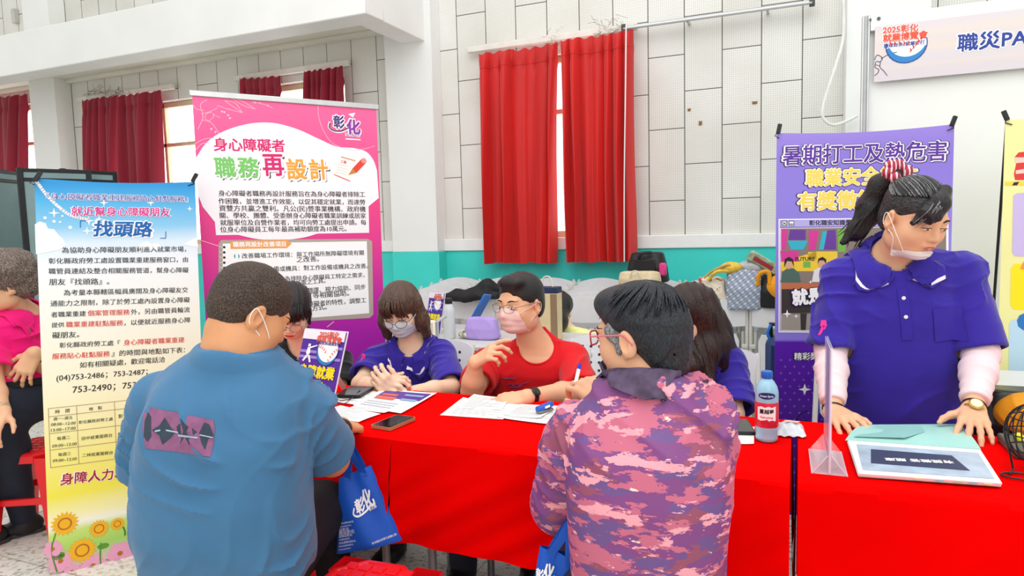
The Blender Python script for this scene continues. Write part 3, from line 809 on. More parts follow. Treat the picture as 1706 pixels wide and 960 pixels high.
def xbanner_stand(t, sh, w, h):
    """hidden cross-shaped support behind a hung banner"""
    O = sh.O - sh.N * .02; m = MB(); mid = O + sh.U * w / 2 + sh.V * h * .45 - sh.N * .06
    for a in ((.01, h), (w - .01, h), (.02, 0.01), (w - .02, .01)): m.tube([mid, sh.p3([a], -.012)[0]], .006, 6)
    foot = mid - sh.N * .42; foot[2] = .006
    m.tube([mid, foot], .008, 6); m.obj('support', M_blk, t)


def starpoly(sh, mb, c, r, lift, w=.16):
    q = sh.uv(*c); P = []
    for i in range(8):
        a = math.pi * i / 4; k = r if i % 2 == 0 else r * w * 1.5; P.append((q[0] + k * math.cos(a), q[1] + k * math.sin(a)))
    mb.add(sh.p3(P, lift), [tuple(range(8))])


def logo_zh(sh, c, s, cols, mbs, ang=0.0):
    """the county logo: two characters with a swoosh and a small line of script"""
    pass


# --- blue banner at left
tl, tr, bl = W(57, 297, d=2.82), W(325, 303, d=3.16), W(83, 955, Z=.015)
w = np.linalg.norm(tr - tl); h = np.linalg.norm(tl - bl)
sag = lambda u, v: -.008 * np.sin(np.pi * u / w) * np.clip((v - h + .3) / .3, 0, 1) + .004 * np.sin(u * 9 + v * 3)
sb = Sheet(bl, tr - tl, tl - bl)
t = thing('banner', 'tall blue and yellow text banner with sunflowers at the left of the picture', 'banner', (bl + sb.U * w / 2) * A(1, 1, 0), None)
vz = lambda py: float(sb.p3([sb.uv(200, py)], 0)[0][2])
M_bb = ramp_mat('blue_banner_print', 2, [(0.0, 'D9F0A8'), (vz(925), 'E6B8D0'), (vz(890), 'A8D868'), (vz(862), 'CBE67A'), (vz(850), 'FCFBEA'), (vz(838), 'FBF7BE'), (vz(800), 'F6EC4E'), (vz(745), 'F8F08A'), (vz(640), 'FAF6D2'), (vz(540), 'F3F6E6'), (vz(430), 'EDF5FA'), (vz(398), 'D8ECF8'), (vz(372), '8CCBEE'), (vz(330), '55B4E6'), (vz(300), '2F97D8')], .4, .03, 5)
mb = MB(); mb.grid(lambda u, v: sb.p3([(u * w, v * h + .0 * u - .012 * math.sin(math.pi * u) * max(0, (v - .97) / .03))], 0)[0], 24, 60, .0016)
body = mb.obj('banner_sheet', M_bb, t)
for p, s in (((60, 298), -1), ((322, 300), 1)):
    q = W(*p, d=2.815 if s < 0 else 3.155); clip(t, q, sb.U * s, nrm(sb.V * .9 + sb.U * s * (-.55 if s < 0 else .45)))
xbanner_stand(t, sb, w, h)
m = MB()   # white decor: clouds, arcs, sparkles
cl = [(59, 405), (58, 374), (66, 369), (76, 372), (80, 381), (90, 382), (98, 392), (104, 397), (110, 408), (100, 416), (80, 420), (60, 424)]
sb.poly(m, cl, .0009); sb.poly(m, [(228, 414), (236, 404), (246, 402), (252, 407), (262, 405), (270, 412), (262, 416)], .0009); sb.poly(m, [(306, 408), (318, 400), (328, 396), (330, 412)], .0009)
arc = spline([(61, 303), (84, 332), (116, 358), (148, 366)], 8); sb.line(m, arc, .012, .0009)
for c, r in (((75, 363), .006), ((90, 369), .006), ((100, 370), .004), ((104, 360), .004), ((117, 379), .007)): sb.disc(m, c, r, .0009)
for c, r in (((90, 355), .022), ((148, 368), .022), ((173, 338), .018), ((251, 338), .018), ((165, 365), .016), ((145, 385), .02), ((316, 348), .014), ((190, 352), .012)): starpoly(sb, m, c, r, .0009)
m.obj('cloud_print', P_('cloud', 'F4FAFE'), body, smooth=0)
o, i_ = MB(), MB()
sb.text(o, '『身心障礙者職業重建服務貼心駐點服務』', (77, 327), (313, 332), 1, .05, .0012); sb.text(i_, '『身心障礙者職業重建服務貼心駐點服務』', (77.5, 327), (312.5, 332), 1, .012, .0018)
o2, i2 = o, MB()
sb.text(o, '就近幫身心障礙朋友', (118, 352), (284.5, 353.5), 1, .055, .0012); sb.text(i2, '就近幫身心障礙朋友', (119, 352), (283.5, 353.5), 1, .02, .0018)
i3 = MB(); sb.text(o, '找頭路', (155, 381), (255, 382), .95, .075, .0012); sb.text(i3, '找頭路', (156.5, 381), (253.5, 382), .95, .035, .0018, shear=.12)
sb.line(i3, [(143, 368), (134, 368), (134, 379)], .003, .0015); sb.line(i3, [(267, 397), (276, 397), (276, 386)], .003, .0015)
sb.text(o, '身障人力、企', (100, 799), (234, 785), 1.05, .06, .0012); i4 = MB(); sb.text(i4, '身障人力、企', (101, 799), (232.5, 785), 1.05, .025, .0018)
o.obj('lettering_outline', M_wht, body, smooth=0); i_.obj('heading_lettering', P_('violet', '4B4EA8'), body, smooth=0); i2.obj('slogan_lettering', P_('pinkred', 'D6268C'), body, smooth=0)
i3.obj('title_lettering', P_('brushblue', '0F63AE'), body, smooth=0); i4.obj('motto_lettering', P_('crimson', 'A8122C'), body, smooth=0)
k, rd = MB(), MB()
for s, a, b in (('為協助身心障礙朋友順利進入就業市場，', (103, 417), (310, 415)), ('彰化縣政府勞工處設置職業重建服務窗口，由', (81, 435), (313, 432.5)), ('職管員連結及整合相關服務管道，幫身心障礙', (81, 452), (314, 450)), ('朋友『找頭路』。', (82, 470), (182, 469)),
                ('為考量本縣轄區幅員廣闊及身心障礙友交', (106, 488), (313, 483)), ('通能力之限制，除了於勞工處內設置身心障礙', (84, 506), (316, 499.5)), ('者職業重建', (85, 524.5), (143, 522.5)), ('外，另由職管員輪流', (218, 520), (316, 516)),
                ('提供', (86, 542), (107, 541)), ('，以便就近服務身心障', (207, 538), (317, 533)), ('礙朋友。', (87, 559), (132, 557)), ('彰化縣政府勞工處『', (99, 575.5), (200, 571)), ('』的時間與地點如下表：', (186, 589.5), (308, 583)),
                ('如有相關疑處，歡迎電話洽', (133, 608.5), (275, 599)), ('(04)753-2486；753-2487；', (94, 630), (246, 619)), ('753-2490；753-2491', (121, 649), (262, 638))):
    sb.text(k, s, a, b, 1, .01)
for s, a, b in (('個案管理服務', (146, 522), (216, 520)), ('職業重建駐點服務', (110, 541), (205, 538)), ('身心障礙者職業重建', (206, 571), (307, 566)), ('服務貼心駐點服務', (87, 594), (183, 589.5))): sb.text(rd, s, a, b, 1, .012)
# timetable
ln = MB(); TLq, BLq = (80.5, 681), (84.5, 779.5)
def tq(x, f):  # column px at the top, row fraction
    a = A(*TLq) + f * (A(*BLq) - A(*TLq)); return (a[0] + x, a[1] - x * (.105 + .03 * f))
for f in (0, .14, .425, .705, 1): sb.line(ln, [tq(0, f), tq(165, f)], .0022)
for x in (0, 47, 110, 165): sb.line(ln, [tq(x, 0), tq(x, 1)], .0022)
ln.obj('table_rule', P_('rule', 'A98D6A'), body, smooth=0)
for s, a, b in (('時　間', (92, 686.5), (116, 684)), ('地　點', (148, 682), (170, 679)), ('週一~週五', (89, 698.5), (121, 695.5)), ('08:00~12:00', (85, 707.5), (126, 704.5)), ('13:00~17:00', (85, 717), (126, 713)), ('彰化縣政府勞工處', (131, 704), (188, 698)), ('彰化縣', (197, 694), (222, 691)),
                ('每週二', (95, 731), (117, 728.5)), ('09:00~12:00', (87, 743.5), (128, 739)), ('田中就業服務台', (136, 731), (187, 725)), ('田中', (197, 724), (212, 722)), ('每週三', (97, 758), (118, 755.5)), ('09:00~12:00', (88, 768), (128, 764)), ('二林就業服務台', (137, 759), (188, 754)), ('二林', (198, 753), (214, 751))): sb.text(k, s, a, b, 1, .008)
k.obj('body_lettering', M_ink, body, smooth=0); rd.obj('red_lettering', P_('textred', 'D8382A'), body, smooth=0)
# printed flowers
pt, ce, gr, pk = MB(), MB(), MB(), MB()
for (c, r) in (((108, 873), .047), ((165, 881), .036), ((195.5, 873), .026), ((137, 917), .05)):
    q = sb.uv(*c)
    for i in range(18):
        a = 2 * math.pi * i / 18; e = A(math.cos(a), math.sin(a)); g = A(-e[1], e[0]); pt.add(sb.p3([q + e * r * .45 - g * r * .16, q + e * r * .8 - g * r * .14, q + e * r * 1.12, q + e * r * .8 + g * r * .14, q + e * r * .45 + g * r * .16], .0012 + .0001 * (i % 2)), [(0, 1, 2, 3, 4)])
    sb.disc(ce, c, r * .55, .0016); sb.disc(pt, c, r * .42, .0018)
for pts in ([(87, 905), (87, 925), (95, 953)], [(168, 905), (167, 925), (168, 945)], [(137, 940), (135, 950)], [(205, 878), (208, 885), (208, 892)], [(88, 905), (93, 888)]): sb.line(gr, spline(pts, 5) if len(pts) > 2 else pts, .006, .0011)
for c in ((98, 925), (172, 910), (150, 935), (98, 928)): sb.disc(gr, c, .022, .001, ry=.012)
rs = np.random.RandomState(8)
for c, r in (((101, 935), .045), ((155, 943), .05), ((200, 922), .05), ((180, 948), .04), ((88, 915), .035), ((225, 940), .05), ((120, 952), .03), ((240, 915), .04)):
    q = sb.uv(*c)
    for i in range(6):
        a = i * 1.047 + c[0]; e = A(math.cos(a), math.sin(a)); pk.add(sb.p3([q + e * r * .6 + r * .42 * A(math.cos(x), math.sin(x)) for x in np.linspace(0, 6.28, 11)[:-1]], .0009 + .00005 * i), [tuple(range(10))])
    sb.disc(ce, c, r * .2, .0014)
pk.obj('blossom_print', P_('blossom', 'EDA6C6'), body, smooth=0); pt.obj('sunflower_print', P_('sunflower', 'F6B81C'), body, smooth=0); ce.obj('sunflower_heart_print', P_('heart', 'B9701A'), body, smooth=0); gr.obj('stem_print', P_('stem', '5C9A30'), body, smooth=0)

# --- pink roll-up banner
tl, tr = W(320, 158, d=3.26), W(627, 181, d=3.62); bl = A(tl[0], tl[1] - .015, .07)
sp = Sheet(bl, tr - tl, tl - bl); w = np.linalg.norm(tr - tl); h = float(np.linalg.norm(tl - bl))
t = thing('banner', 'pink roll-up banner with white text panels behind the seated people', 'banner', (bl + sp.U * w / 2) * A(1, 1, 0))
vz = lambda py: float(sp.p3([sp.uv(480, py)], 0)[0][2])
mb = MB(); mb.grid(lambda u, v: sp.p3([(u * w, v * h)], 0)[0], 2, 2, .0015)
body = mb.obj('banner_sheet', ramp_mat('pink_banner_print', 2, [(.05, '8A1FA0'), (vz(560), 'B024AE'), (vz(500), 'C42AA6'), (vz(420), 'E23A94'), (vz(330), 'F0488A'), (vz(160), 'FA6BA2')], .4, .05, 2), t)
MB().box(sp.p3([(w / 2, h + .008)], 0)[0], (w / 2 + .012, .008, .014), np.stack([sp.U, sp.N, sp.V], 1), .003).obj('top_bar', M_alu, t)
MB().box(sp.p3([(w / 2, -.03)], -.02)[0], (w / 2 + .01, .06, .04), np.stack([sp.U, sp.N, A(0, 0, 1)], 1), .01).obj('cassette', M_alu, t)
MB().tube([sp.p3([(w / 2, 0)], -.03)[0], sp.p3([(w / 2, h)], -.012)[0]], .009, 8).obj('pole', M_alu, t)
m = MB()
blob = spline([(326, 264), (343, 239), (366, 222), (398, 210), (430, 204.5), (462, 206), (497, 216), (530, 231), (560, 244), (590, 247), (610, 253), (622, 267), (628, 284)], 6) + [(631, 330), (614, 344), (615, 388), (360, 392), (358, 370), (338, 345), (329, 322)]
sp.poly(m, blob, .0009); sp.poly(m, spline([(395, 391), (430, 398.5), (470, 400), (505, 396), (530, 389)], 4), .00085)
m.obj('white_panel_print', P_('panelwhite', 'FCF7FA'), body, smooth=0)
m = MB(); sp.poly(m, [(364, 406), (368, 400), (612, 398), (620, 402), (622, 524), (616, 530), (500, 536), (364, 545)], .0009); m.obj('notebook_border_print', P_('greyborder', 'B5A79E'), body, smooth=0)
m = MB(); sp.poly(m, [(371, 406), (611, 402), (615, 522), (371, 541)], .0012)
m.obj('notebook_page_print', M_wht, body, smooth=0)
ring, rim = MB(), MB()
for i in range(12):
    y = 412 + i * 8.6; sp.disc(ring, (373.5 + i * .05, y), .0062, .0016, 12); sp.line(rim, [(366, y - .5), (373.5, y)], .004, .0015)
ring.obj('binding_print', M_ink, body, smooth=0); rim.obj('binding_ring_print', P_('ringgrey', 'DADADA'), body, smooth=0)
m = MB(); sp.poly(m, [(384, 402), (478, 400), (486, 406), (478, 413.5), (384, 415)], .0016); m.obj('tag_print', P_('tagorange', 'F5A44A'), body, smooth=0)
o, mg, g1, g2, g3, sh_, k = MB(), MB(), MB(), MB(), MB(), MB(), MB()
sp.text(o, '職務再設計改善項目', (388, 407.5), (476, 406.5), 1, .03, .002)
sp.text(mg, '身心障礙者', (356, 240.5), (474, 243), 1, .03, .0012)
for s, a, b, mm in (('職', (358, 279), (392, 279), g1), ('務', (397, 279), (431, 279.5), g1), ('再', (438, 274), (472, 274), mg), ('設', (478, 282), (510, 282), g2), ('計', (516, 282.5), (546, 282.5), g2)):
    sp.text(mm, s, a, b, 1.08 if s != '再' else 1.15, .035, .0020)
    for kx in (1.5, 3.2): sp.text(sh_, s, (a[0] + kx, a[1] + kx), (b[0] + kx, b[1] + kx), 1.08 if s != '再' else 1.15, .04, .0011 + .0001 * kx)
    sp.text(o, s, (a[0] - 1, a[1] + .3), (b[0] + 1.6, b[1] + .3), 1.08 if s != '再' else 1.15, .075, .0016)
for s, a, b in (('身心障礙者職務再設計服務旨在為身心障礙者排除工', (364, 322), (608, 324)), ('作困難，並增進工作效能，以促其穩定就業，而達勞', (364, 335), (608, 337)), ('資雙方共贏之雙利。凡公(民)營事業機構、政府機', (365, 347), (609, 348.5)), ('關、學校、團體、受委辦身心障礙者職業訓練或居家', (366, 359), (609.5, 359.5)), ('就服單位及自營作業者，均可向勞工處提出申請。每', (367, 371), (610, 370.5)), ('位身心障礙員工每年最高補助額度為10萬元。', (367, 382.5), (577, 381)),
                ('改善職場工作環境：與工作場所無障礙環境有關', (403, 426.5), (606, 421)), ('之改善。', (494, 432.5), (531, 431)), ('改善工作設備或機具：對工作設備或機具之改善。', (404, 450), (613, 443)), ('提供就業輔具：為排除身心障礙員工特定之需求，', (405, 468), (607, 458)), ('所需之工具。', (492, 472), (542, 467.5)), ('改善工作條件：如手語翻譯、視力協助、同步', (406, 491), (609, 478)), ('聽打等相關協助。', (498, 494), (581, 488)), ('調整工作方法：依身心障礙者的特性，調整工', (407, 514), (610, 500)), ('作流程方式。', (488, 518), (544, 511))): sp.text(k, s, a, b, 1, .014, .0018)
m = MB()
for i, c in enumerate(((394.5, 427), (395, 450.5), (396, 469), (397, 492), (398, 515))): sp.disc(m, c, .0135, .0016); sp.text(o, '12345'[i], (c[0] - 1.6, c[1]), (c[0] + 1.6, c[1]), 1, .03, .0022)
m.obj('bullet_print', P_('bullet', '3BB3B0'), body, smooth=0)
o.obj('lettering_outline', M_wht, body, smooth=0); sh_.obj('lettering_shadow_print', P_('shadowink', '2A2F45'), body, smooth=0); mg.obj('pink_lettering', M_mag, body, smooth=0); g1.obj('green_lettering', P_('green', '7CCB6B'), body, smooth=0); g2.obj('orange_lettering', P_('orange', 'F2A83A'), body, smooth=0); k.obj('body_lettering', M_ink, body, smooth=0)
# notepad with pencil
m = MB(); sp.poly(m, [(569, 262), (592, 268), (583, 301), (557, 290)], .0014); m.obj('notepad_print', P_('paperwhite', 'FFF8F2'), body, smooth=0)
m, m2, m3, m4 = MB(), MB(), MB(), MB()
sp.poly(m, [(587, 281), (602, 265), (610, 271), (594, 288)], .0018); sp.poly(m2, [(580, 292), (587, 281), (594, 288)], .0017); sp.disc(m4, (606, 268), .014, .002); sp.line(m, [(557, 291), (583, 302)], .004, .0016)
for i in range(4): sp.line(m3, [(562 + i * -.8, 273 + i * 4.5), (580 - i, 278 + i * 4.5)], .0016, .0016)
sp.text(m, '工職', (567, 268.5), (577, 271), 1, .02, .0017)
for i in range(8): sp.disc(m2, (569.5 + i * 3, 262 + i * .8), .004, .0018)
m.obj('pencil_print', P_('pencilred', 'E5452F'), body, smooth=0); m2.obj('pencil_tip_print', P_('tip', 'C98A3E'), body, smooth=0); m3.obj('ruling_print', P_('rulegrey', 'B9B4B4'), body, smooth=0); m4.obj('pencil_end_print', P_('penpink', 'F0938A'), body, smooth=0)
# county logo and flower line art
m, m2, m3 = MB(), MB(), MB()
sp.text(m, '彰', (555, 203), (574, 204), 1.2, .09, .0012); sp.text(m, '化', (577, 211), (600, 212), 1.1, .09, .0012); sp.text(m2, '彰', (555.5, 203), (573.5, 204), 1.2, .035, .0018); sp.text(m3, '化', (578, 211), (599.5, 212), 1.1, .04, .0018)
sp.line(m, spline([(549, 204), (548, 212), (555, 218), (568, 220), (582, 214)], 6), .012, .0011); sp.line(m2, spline([(550, 205), (549, 212), (555, 217), (568, 218.5), (583, 212)], 6), .005, .0018)
sp.text(m, '彰化縣政府', (575, 224), (600, 226), 1.3, .05, .0013); sp.line(m, [(576, 231.5), (600, 233)], .006, .0012); sp.text(m3, '彰化縣政府', (576, 224), (599, 226), 1.3, .0, .0018); sp.poly(m, [(580, 190), (592, 188), (588, 196)], .0012)
m.obj('logo_outline_print', M_wht, body, smooth=0); m2.obj('logo_print', P_('logonavy', '3B2F78'), body, smooth=0); m3.obj('logo_mark_print', P_('logopurple', '8C35A6'), body, smooth=0)
m = MB()
for pts in ([(330, 215), (338, 195), (334, 175), (345, 166)], [(336, 190), (350, 186), (362, 180)], [(338, 200), (352, 205), (365, 222)], [(350, 186), (358, 192), (366, 196)], [(362, 176), (384, 183), (404, 188)], [(374, 168), (386, 176), (404, 188)], [(376, 168), (392, 172), (404, 188)], [(386, 164), (402, 168), (426, 182)], [(386, 164), (406, 176), (426, 182)], [(420, 170), (440, 174), (454, 180)], [(324, 240), (340, 232), (356, 230)], [(326, 250), (336, 240), (350, 238)], [(322, 175), (328, 182), (340, 184)], [(350, 200), (356, 194), (352, 188), (344, 190), (342, 198), (350, 202)]): sp.line(m, spline(pts, 6), .0028, .001)
for c in ((374, 187), (380, 192), (383, 197), (370, 186), (446, 176), (433, 172), (425, 171), (352, 215), (359, 220)): sp.disc(m, c, .005, .001, 8)
sp.line(m, spline([(530, 176), (531, 195), (540, 220), (556, 240), (585, 250), (612, 247), (624, 243)], 6), .0026, .001)
sp.line(m, [(333, 400), (364, 410)], .003, .001); sp.line(m, [(556, 536), (545, 545)], .004, .001)
m.obj('flower_line_print', P_('lineart', 'FBC4D4'), body, smooth=0)

# --- purple banner at right
tl, tr = W(1294, 222, d=3.08), W(1590, 207, d=2.96); bl = A(tl[0] - .0, tl[1] - .05, .03)
su_bend = lambda u, v: .006 * np.sin(u * 10 + 1) - .006 * np.sin(np.pi * u / .75) * np.clip((v - 1.5) / .3, 0, 1)
su = Sheet(bl, tr - tl, tl - bl); w = np.linalg.norm(tr - tl); h = float(np.linalg.norm(tl - bl))
t = thing('banner', 'purple banner with yellow lettering behind the standing woman', 'banner', (bl + su.U * w / 2) * A(1, 1, 0))
vz = lambda py: float(su.p3([su.uv(1310, py)], 0)[0][2])
mb = MB(); mb.grid(lambda u, v: su.p3([(u * w, v * h - .014 * math.sin(math.pi * u) * max(0, (v - .97) / .03))], 0)[0], 24, 60, .0016)
mp = ramp_mat('purple_banner_print', 2, [(.03, '4A1796'), (vz(569), '5E22AE'), (vz(567), '8F7FE0'), (vz(400), '9487E2'), (vz(260), '8E7BDA'), (vz(222), '9B87DE')], .35, .0, 4)
body = mb.obj('banner_sheet', mp, t)
for p, s, dd in (((1297, 219), -1, 3.075), ((1587, 206), 1, 2.955)): clip(t, W(*p, d=dd), su.U * s, nrm(su.V + su.U * s * (-.2 if s < 0 else .35)))
xbanner_stand(t, su, w, h)
pp = MB()
for i in range(11):
    for j in range(26):
        px, py = 1301 + i * 15.3 + (j % 2) * 7, 600 + j * 11; q = su.uv(px, py)
        if py < 880:
            su.line(pp, [q - A(.006, 0), q + A(.006, 0)], .0014, .0009, px=False); su.line(pp, [q - A(0, .006), q + A(0, .006)], .0014, .0009, px=False)
for i in range(18):
    for j in range(3): q = su.uv(1305 + i * 15.6, 233 + j * 45 - i * .7); su.disc(pp, q, .0022, .0009, 6, px=False)
pp.obj('plus_pattern_print', P_('pluslilac', 'A890F0'), body, smooth=0)
ou, wh, pu, ye, k = MB(), MB(), MB(), MB(), MB()
S_ = '暑期打工及熱危害'
su.text(ou, S_, (1302, 260), (1579, 251), 1.08, .085, .0012); su.text(wh, S_, (1303, 259.5), (1578, 251), 1.08, .06, .0018); su.text(pu, S_, (1304.5, 259.5), (1576.5, 251), 1.08, .022, .0024)
su.text(ou, '職業安全衛生', (1341, 297), (1530, 291), 1.05, .095, .0012); su.text(wh, '職業安全衛生', (1342, 297), (1529, 291), 1.05, .065, .0018); su.text(ye, '職業安全衛生', (1343, 297), (1528, 291), 1.05, .035, .0024)
su.text(ou, '有獎徵答活動', (1328, 336), (1530, 330), 1.05, .095, .0012); su.text(wh, '有獎徵答活動', (1329, 336), (1529, 330), 1.05, .065, .0018); su.text(ye, '有獎徵答活動', (1330, 336), (1528, 330), 1.05, .035, .0024)
su.poly(wh, [(1297, 365), (1580, 362), (1580, 556), (1297, 554)], .001); su.poly(pu, [(1299, 367), (1578, 364), (1578, 554), (1299, 552)], .0013); su.poly(wh, [(1299.5, 380), (1578, 377), (1578, 554), (1300, 551.5)], .0016)
bar = MB(); su.poly(bar, [(1299.5, 367.5), (1577, 364.5), (1577, 376), (1299.5, 378.5)], .0016); bar.obj('title_bar_print', P_('barlilac', 'B9B2EE'), body, smooth=0)
for x in (1302, 1314): su.poly(k, [(x, 368), (x + 9, 368), (x + 9, 376.5), (x, 376.5)], .0020); su.poly(wh, [(x + 1, 369), (x + 8, 369), (x + 8, 375.5), (x + 1, 375.5)], .0022)
su.line(k, [(1316, 373.5), (1321, 373.5)], .004, .0026); su.line(k, [(1304, 370.5), (1309, 374.5)], .003, .0026); su.line(k, [(1309, 370.5), (1304, 374.5)], .003, .0026)
su.text(k, '彰化職安知識學堂', (1348, 371.5), (1428, 370.5), 1, .02, .0022)
# printed group photograph: colourful backdrop, two people at a desk
def patch(name, c, polys, lift):
    m = MB()
    for q in polys: su.poly(m, q, lift)
    m.obj(name, P_(name, c), body, smooth=0)
patch('photo_wall_print', '8A7C72', [[(1301, 381), (1576, 378), (1576, 552), (1301, 550)]], .0020)
patch('photo_magenta_print', 'D93A9A', [[(1301, 383), (1312, 383), (1309, 415), (1301, 416)], [(1347, 384), (1364, 384), (1358, 416), (1347, 416)], [(1300, 418), (1330, 418), (1330, 436), (1301, 436)]], .0024)
patch('photo_violet_print', '6A3C9C', [[(1316, 383), (1342, 383), (1342, 400), (1313, 400)], [(1372, 416), (1378, 384), (1392, 383), (1393, 416)]], .0024)
patch('photo_cyan_print', '35B5CF', [[(1312, 401), (1346, 401), (1338, 416), (1318, 416)], [(1364, 416), (1370, 386), (1394, 384), (1380, 395), (1393, 416)]], .0023)
patch('photo_yellow_print', 'F2CE3C', [[(1301, 437), (1360, 419), (1395, 419), (1395, 452), (1302, 452)], [(1328, 384), (1334, 384), (1334, 399), (1322, 399)], [(1346, 420), (1360, 420), (1360, 432), (1346, 432)]], .00225)
patch('photo_green_print', '76B84B', [[(1395, 382), (1410, 382), (1408, 420), (1396, 420)], [(1338, 436), (1350, 436), (1350, 446), (1338, 446)]], .0024)
patch('photo_desk_print', 'C4714A', [[(1301, 472), (1575, 470), (1575, 479), (1301, 482)]], .0034)
patch('photo_dark_print', '3B3430', [[(1302, 482), (1420, 480), (1420, 520), (1302, 522)], [(1333, 522), (1344, 522), (1342, 550), (1334, 550)]], .0026)
patch('photo_jacket_print', '4D6B60', [[(1300, 470), (1304, 452), (1312, 447), (1322, 447), (1331, 455), (1334, 470)]], .003)
patch('photo_shirt_print', 'E9E4E8', [[(1352, 470), (1356, 450), (1364, 446), (1372, 448), (1378, 470)]], .003)
patch('photo_skin_print', 'DDA98A', [[(1309, 433), (1319, 433), (1320, 444), (1314, 449), (1308, 444)], [(1364, 432), (1374, 432), (1375, 443), (1369, 447), (1363, 443)]], .0032)
patch('photo_hair_print', '2B2220', [[(1306, 446), (1307, 432), (1314, 428), (1321, 432), (1323, 446), (1319, 436), (1311, 435)], [(1362, 440), (1363, 431), (1370, 428), (1376, 432), (1376, 440), (1372, 434), (1365, 434)]], .0036)
patch('photo_floor_print', 'A39B90', [[(1301, 524), (1576, 520), (1576, 552), (1301, 550)]], .0023)
su.text(ou, '就是你', (1318, 497), (1402, 490), 1.1, .1, .0038); su.text(wh, '就是你', (1320, 496), (1400, 489), 1.1, .045, .0044)
su.text(k, '精彩獎項', (1322, 594), (1378, 593), 1.05, .07, .0012); su.text(wh, '精彩獎項', (1323, 594), (1377, 593), 1.05, .02, .0018)
su.text(k, 'FUTURE', (1325, 431.5), (1357, 431), 1, .03, .0028)
m = MB(); starpoly(su, m, (1340.5, 649), .028, .0014, .22); starpoly(su, m, (1311, 523), .02, .0040, .2); starpoly(su, m, (1326, 527), .011, .0040, .2); starpoly(su, m, (1350, 470), .009, .0040, .2); m.obj('sparkle_print', M_wht, body, smooth=0)
su.line(k, spline([(1327, 703), (1330, 694), (1338, 687), (1346, 685)], 5), .003, .0012); su.line(k, [(1328, 701), (1345, 701)], .003, .0012); su.line(k, [(1339, 694), (1339, 700)], .003, .0012)
ou.obj('lettering_border', P_('deepink', '231642'), body, smooth=0); wh.obj('lettering_outline', M_wht, body, smooth=0); pu.obj('title_lettering', P_('royal', '5B2E9E'), body, smooth=0); ye.obj('yellow_lettering', P_('gold', 'F7DC5A'), body, smooth=0); k.obj('small_lettering', M_ink, body, smooth=0)

# --- yellow banner at the right edge
tl = W(1675, 200, d=2.86); ux = nrm(tr - W(1294, 222, d=3.08)); bl = A(tl[0], tl[1] - .02, .45)
sy = Sheet(bl, A(1, .12, 0), tl - bl); w, h = .6, float(np.linalg.norm(tl - bl))
t = thing('banner', 'pale yellow banner with coloured boxes cut off by the right edge', 'banner', (bl + sy.U * w / 2) * A(1, 1, 0))
body = MB().grid(lambda u, v: sy.p3([(u * w, v * h)], 0)[0], 2, 2, .0015).obj('banner_sheet', mat('yellow_banner', 'F4F2A6', .4, .03, 3), t)
clip(t, W(1677, 197, d=2.855), -sy.U, nrm(sy.V - sy.U * .4)); 
O = sy.O - sy.N * .02; m = MB()
for a in (.01, w - .01): m.tube([A(*sy.p3([(a, h)], -.012)[0]), A(*(sy.p3([(a, 0)], -.012)[0] * A(1, 1, 0) + A(0, .25, 0)))], .006, 6)
m.obj('support', M_blk, t)
def ypatch(name, c, polys, lift=.001):
    m = MB()
    for q in polys: sy.poly(m, q, lift)
    m.obj(name, P_(name, c), body, smooth=0)
ypatch('lilac_box_print', 'CDBDEA', [[(1688, 326), (1694, 322), (1760, 318), (1760, 430), (1690, 427), (1686, 420)]]); ypatch('yellow_box_print', 'FBE90A', [[(1684, 448), (1690, 440), (1760, 438), (1760, 520), (1688, 515), (1683, 508)]])
ypatch('blue_box_print', 'BFE0F2', [[(1681, 540), (1686, 533), (1760, 532), (1760, 640), (1680, 640)]]); ypatch('yellow_strip_print', 'F7D94A', [[(1674, 303), (1760, 300), (1760, 308), (1674, 309)]], .0012); ypatch('black_strip_print', '222222', [[(1689, 304), (1698, 303), (1694, 309), (1686, 309)]], .0014)
ypatch('red_figure_print', 'DE3A34', [[(1690, 262), (1697, 254), (1716, 252), (1716, 262)], [(1693, 272), (1716, 268), (1716, 300), (1691, 300), (1689, 290)]]); ypatch('pink_figure_print', 'F2CFC2', [[(1690, 263), (1716, 262), (1716, 270), (1692, 272)], [(1692, 284), (1716, 280), (1716, 288), (1692, 290)]], .0014)
ypatch('blue_figure_print', '2A78C0', [[(1694, 534), (1698, 526), (1706, 522), (1716, 524), (1716, 552), (1704, 550), (1696, 544)]], .0016); ypatch('orange_figure_print', 'F09A3A', [[(1699, 448), (1705, 436), (1716, 434), (1716, 452)]], .0016)

# --- printed fascia of the booth
q = [W(*p, Y=BY - .0275) for p in ((1455, 45), (1456, 137))]
O = A(q[1][0], BY - .0275, q[1][2]); sf = Sheet(O, A(1, 0, 0), A(0, 0, 1)); fw, fh = 2.1, q[0][2] - q[1][2]
vz0 = O[2]
fo = MB().grid(lambda u, v: sf.p3([(u * fw, v * fh)], 0)[0], 1, 1, .001).obj('fascia_sign', ramp_mat('fascia_stripes', 2, [(0, 'D9D2D8'), (.05, 'DAD2D6'), (.07, 'E0D6D2'), (.09, 'DAD4DA'), (.13, 'DDD5D6'), (.15, 'E3D8CF'), (.2, 'DFD6D6'), (.23, 'E2D9D2'), (.28, 'DCD6DB'), (fh + .01, 'DDD7D9')], .4), None)
tag(fo, 'printed header strip with red and blue event logo on the white booth wall', 'sign')
rd, bl_, wh, k, cy = MB(), MB(), MB(), MB(), MB()
sf.text(wh, '職災PA', (1594, 72), (1713, 61), 1, .075, .001); sf.text(bl_, '職災PA', (1595.5, 72), (1711.5, 61), 1, .03, .0016)
sf.text(wh, '2025彰化', (1470, 50.5), (1531, 45.5), 1, .07, .001); sf.text(rd, '2025彰化', (1471, 50.5), (1530, 45.5), 1, .035, .0016)
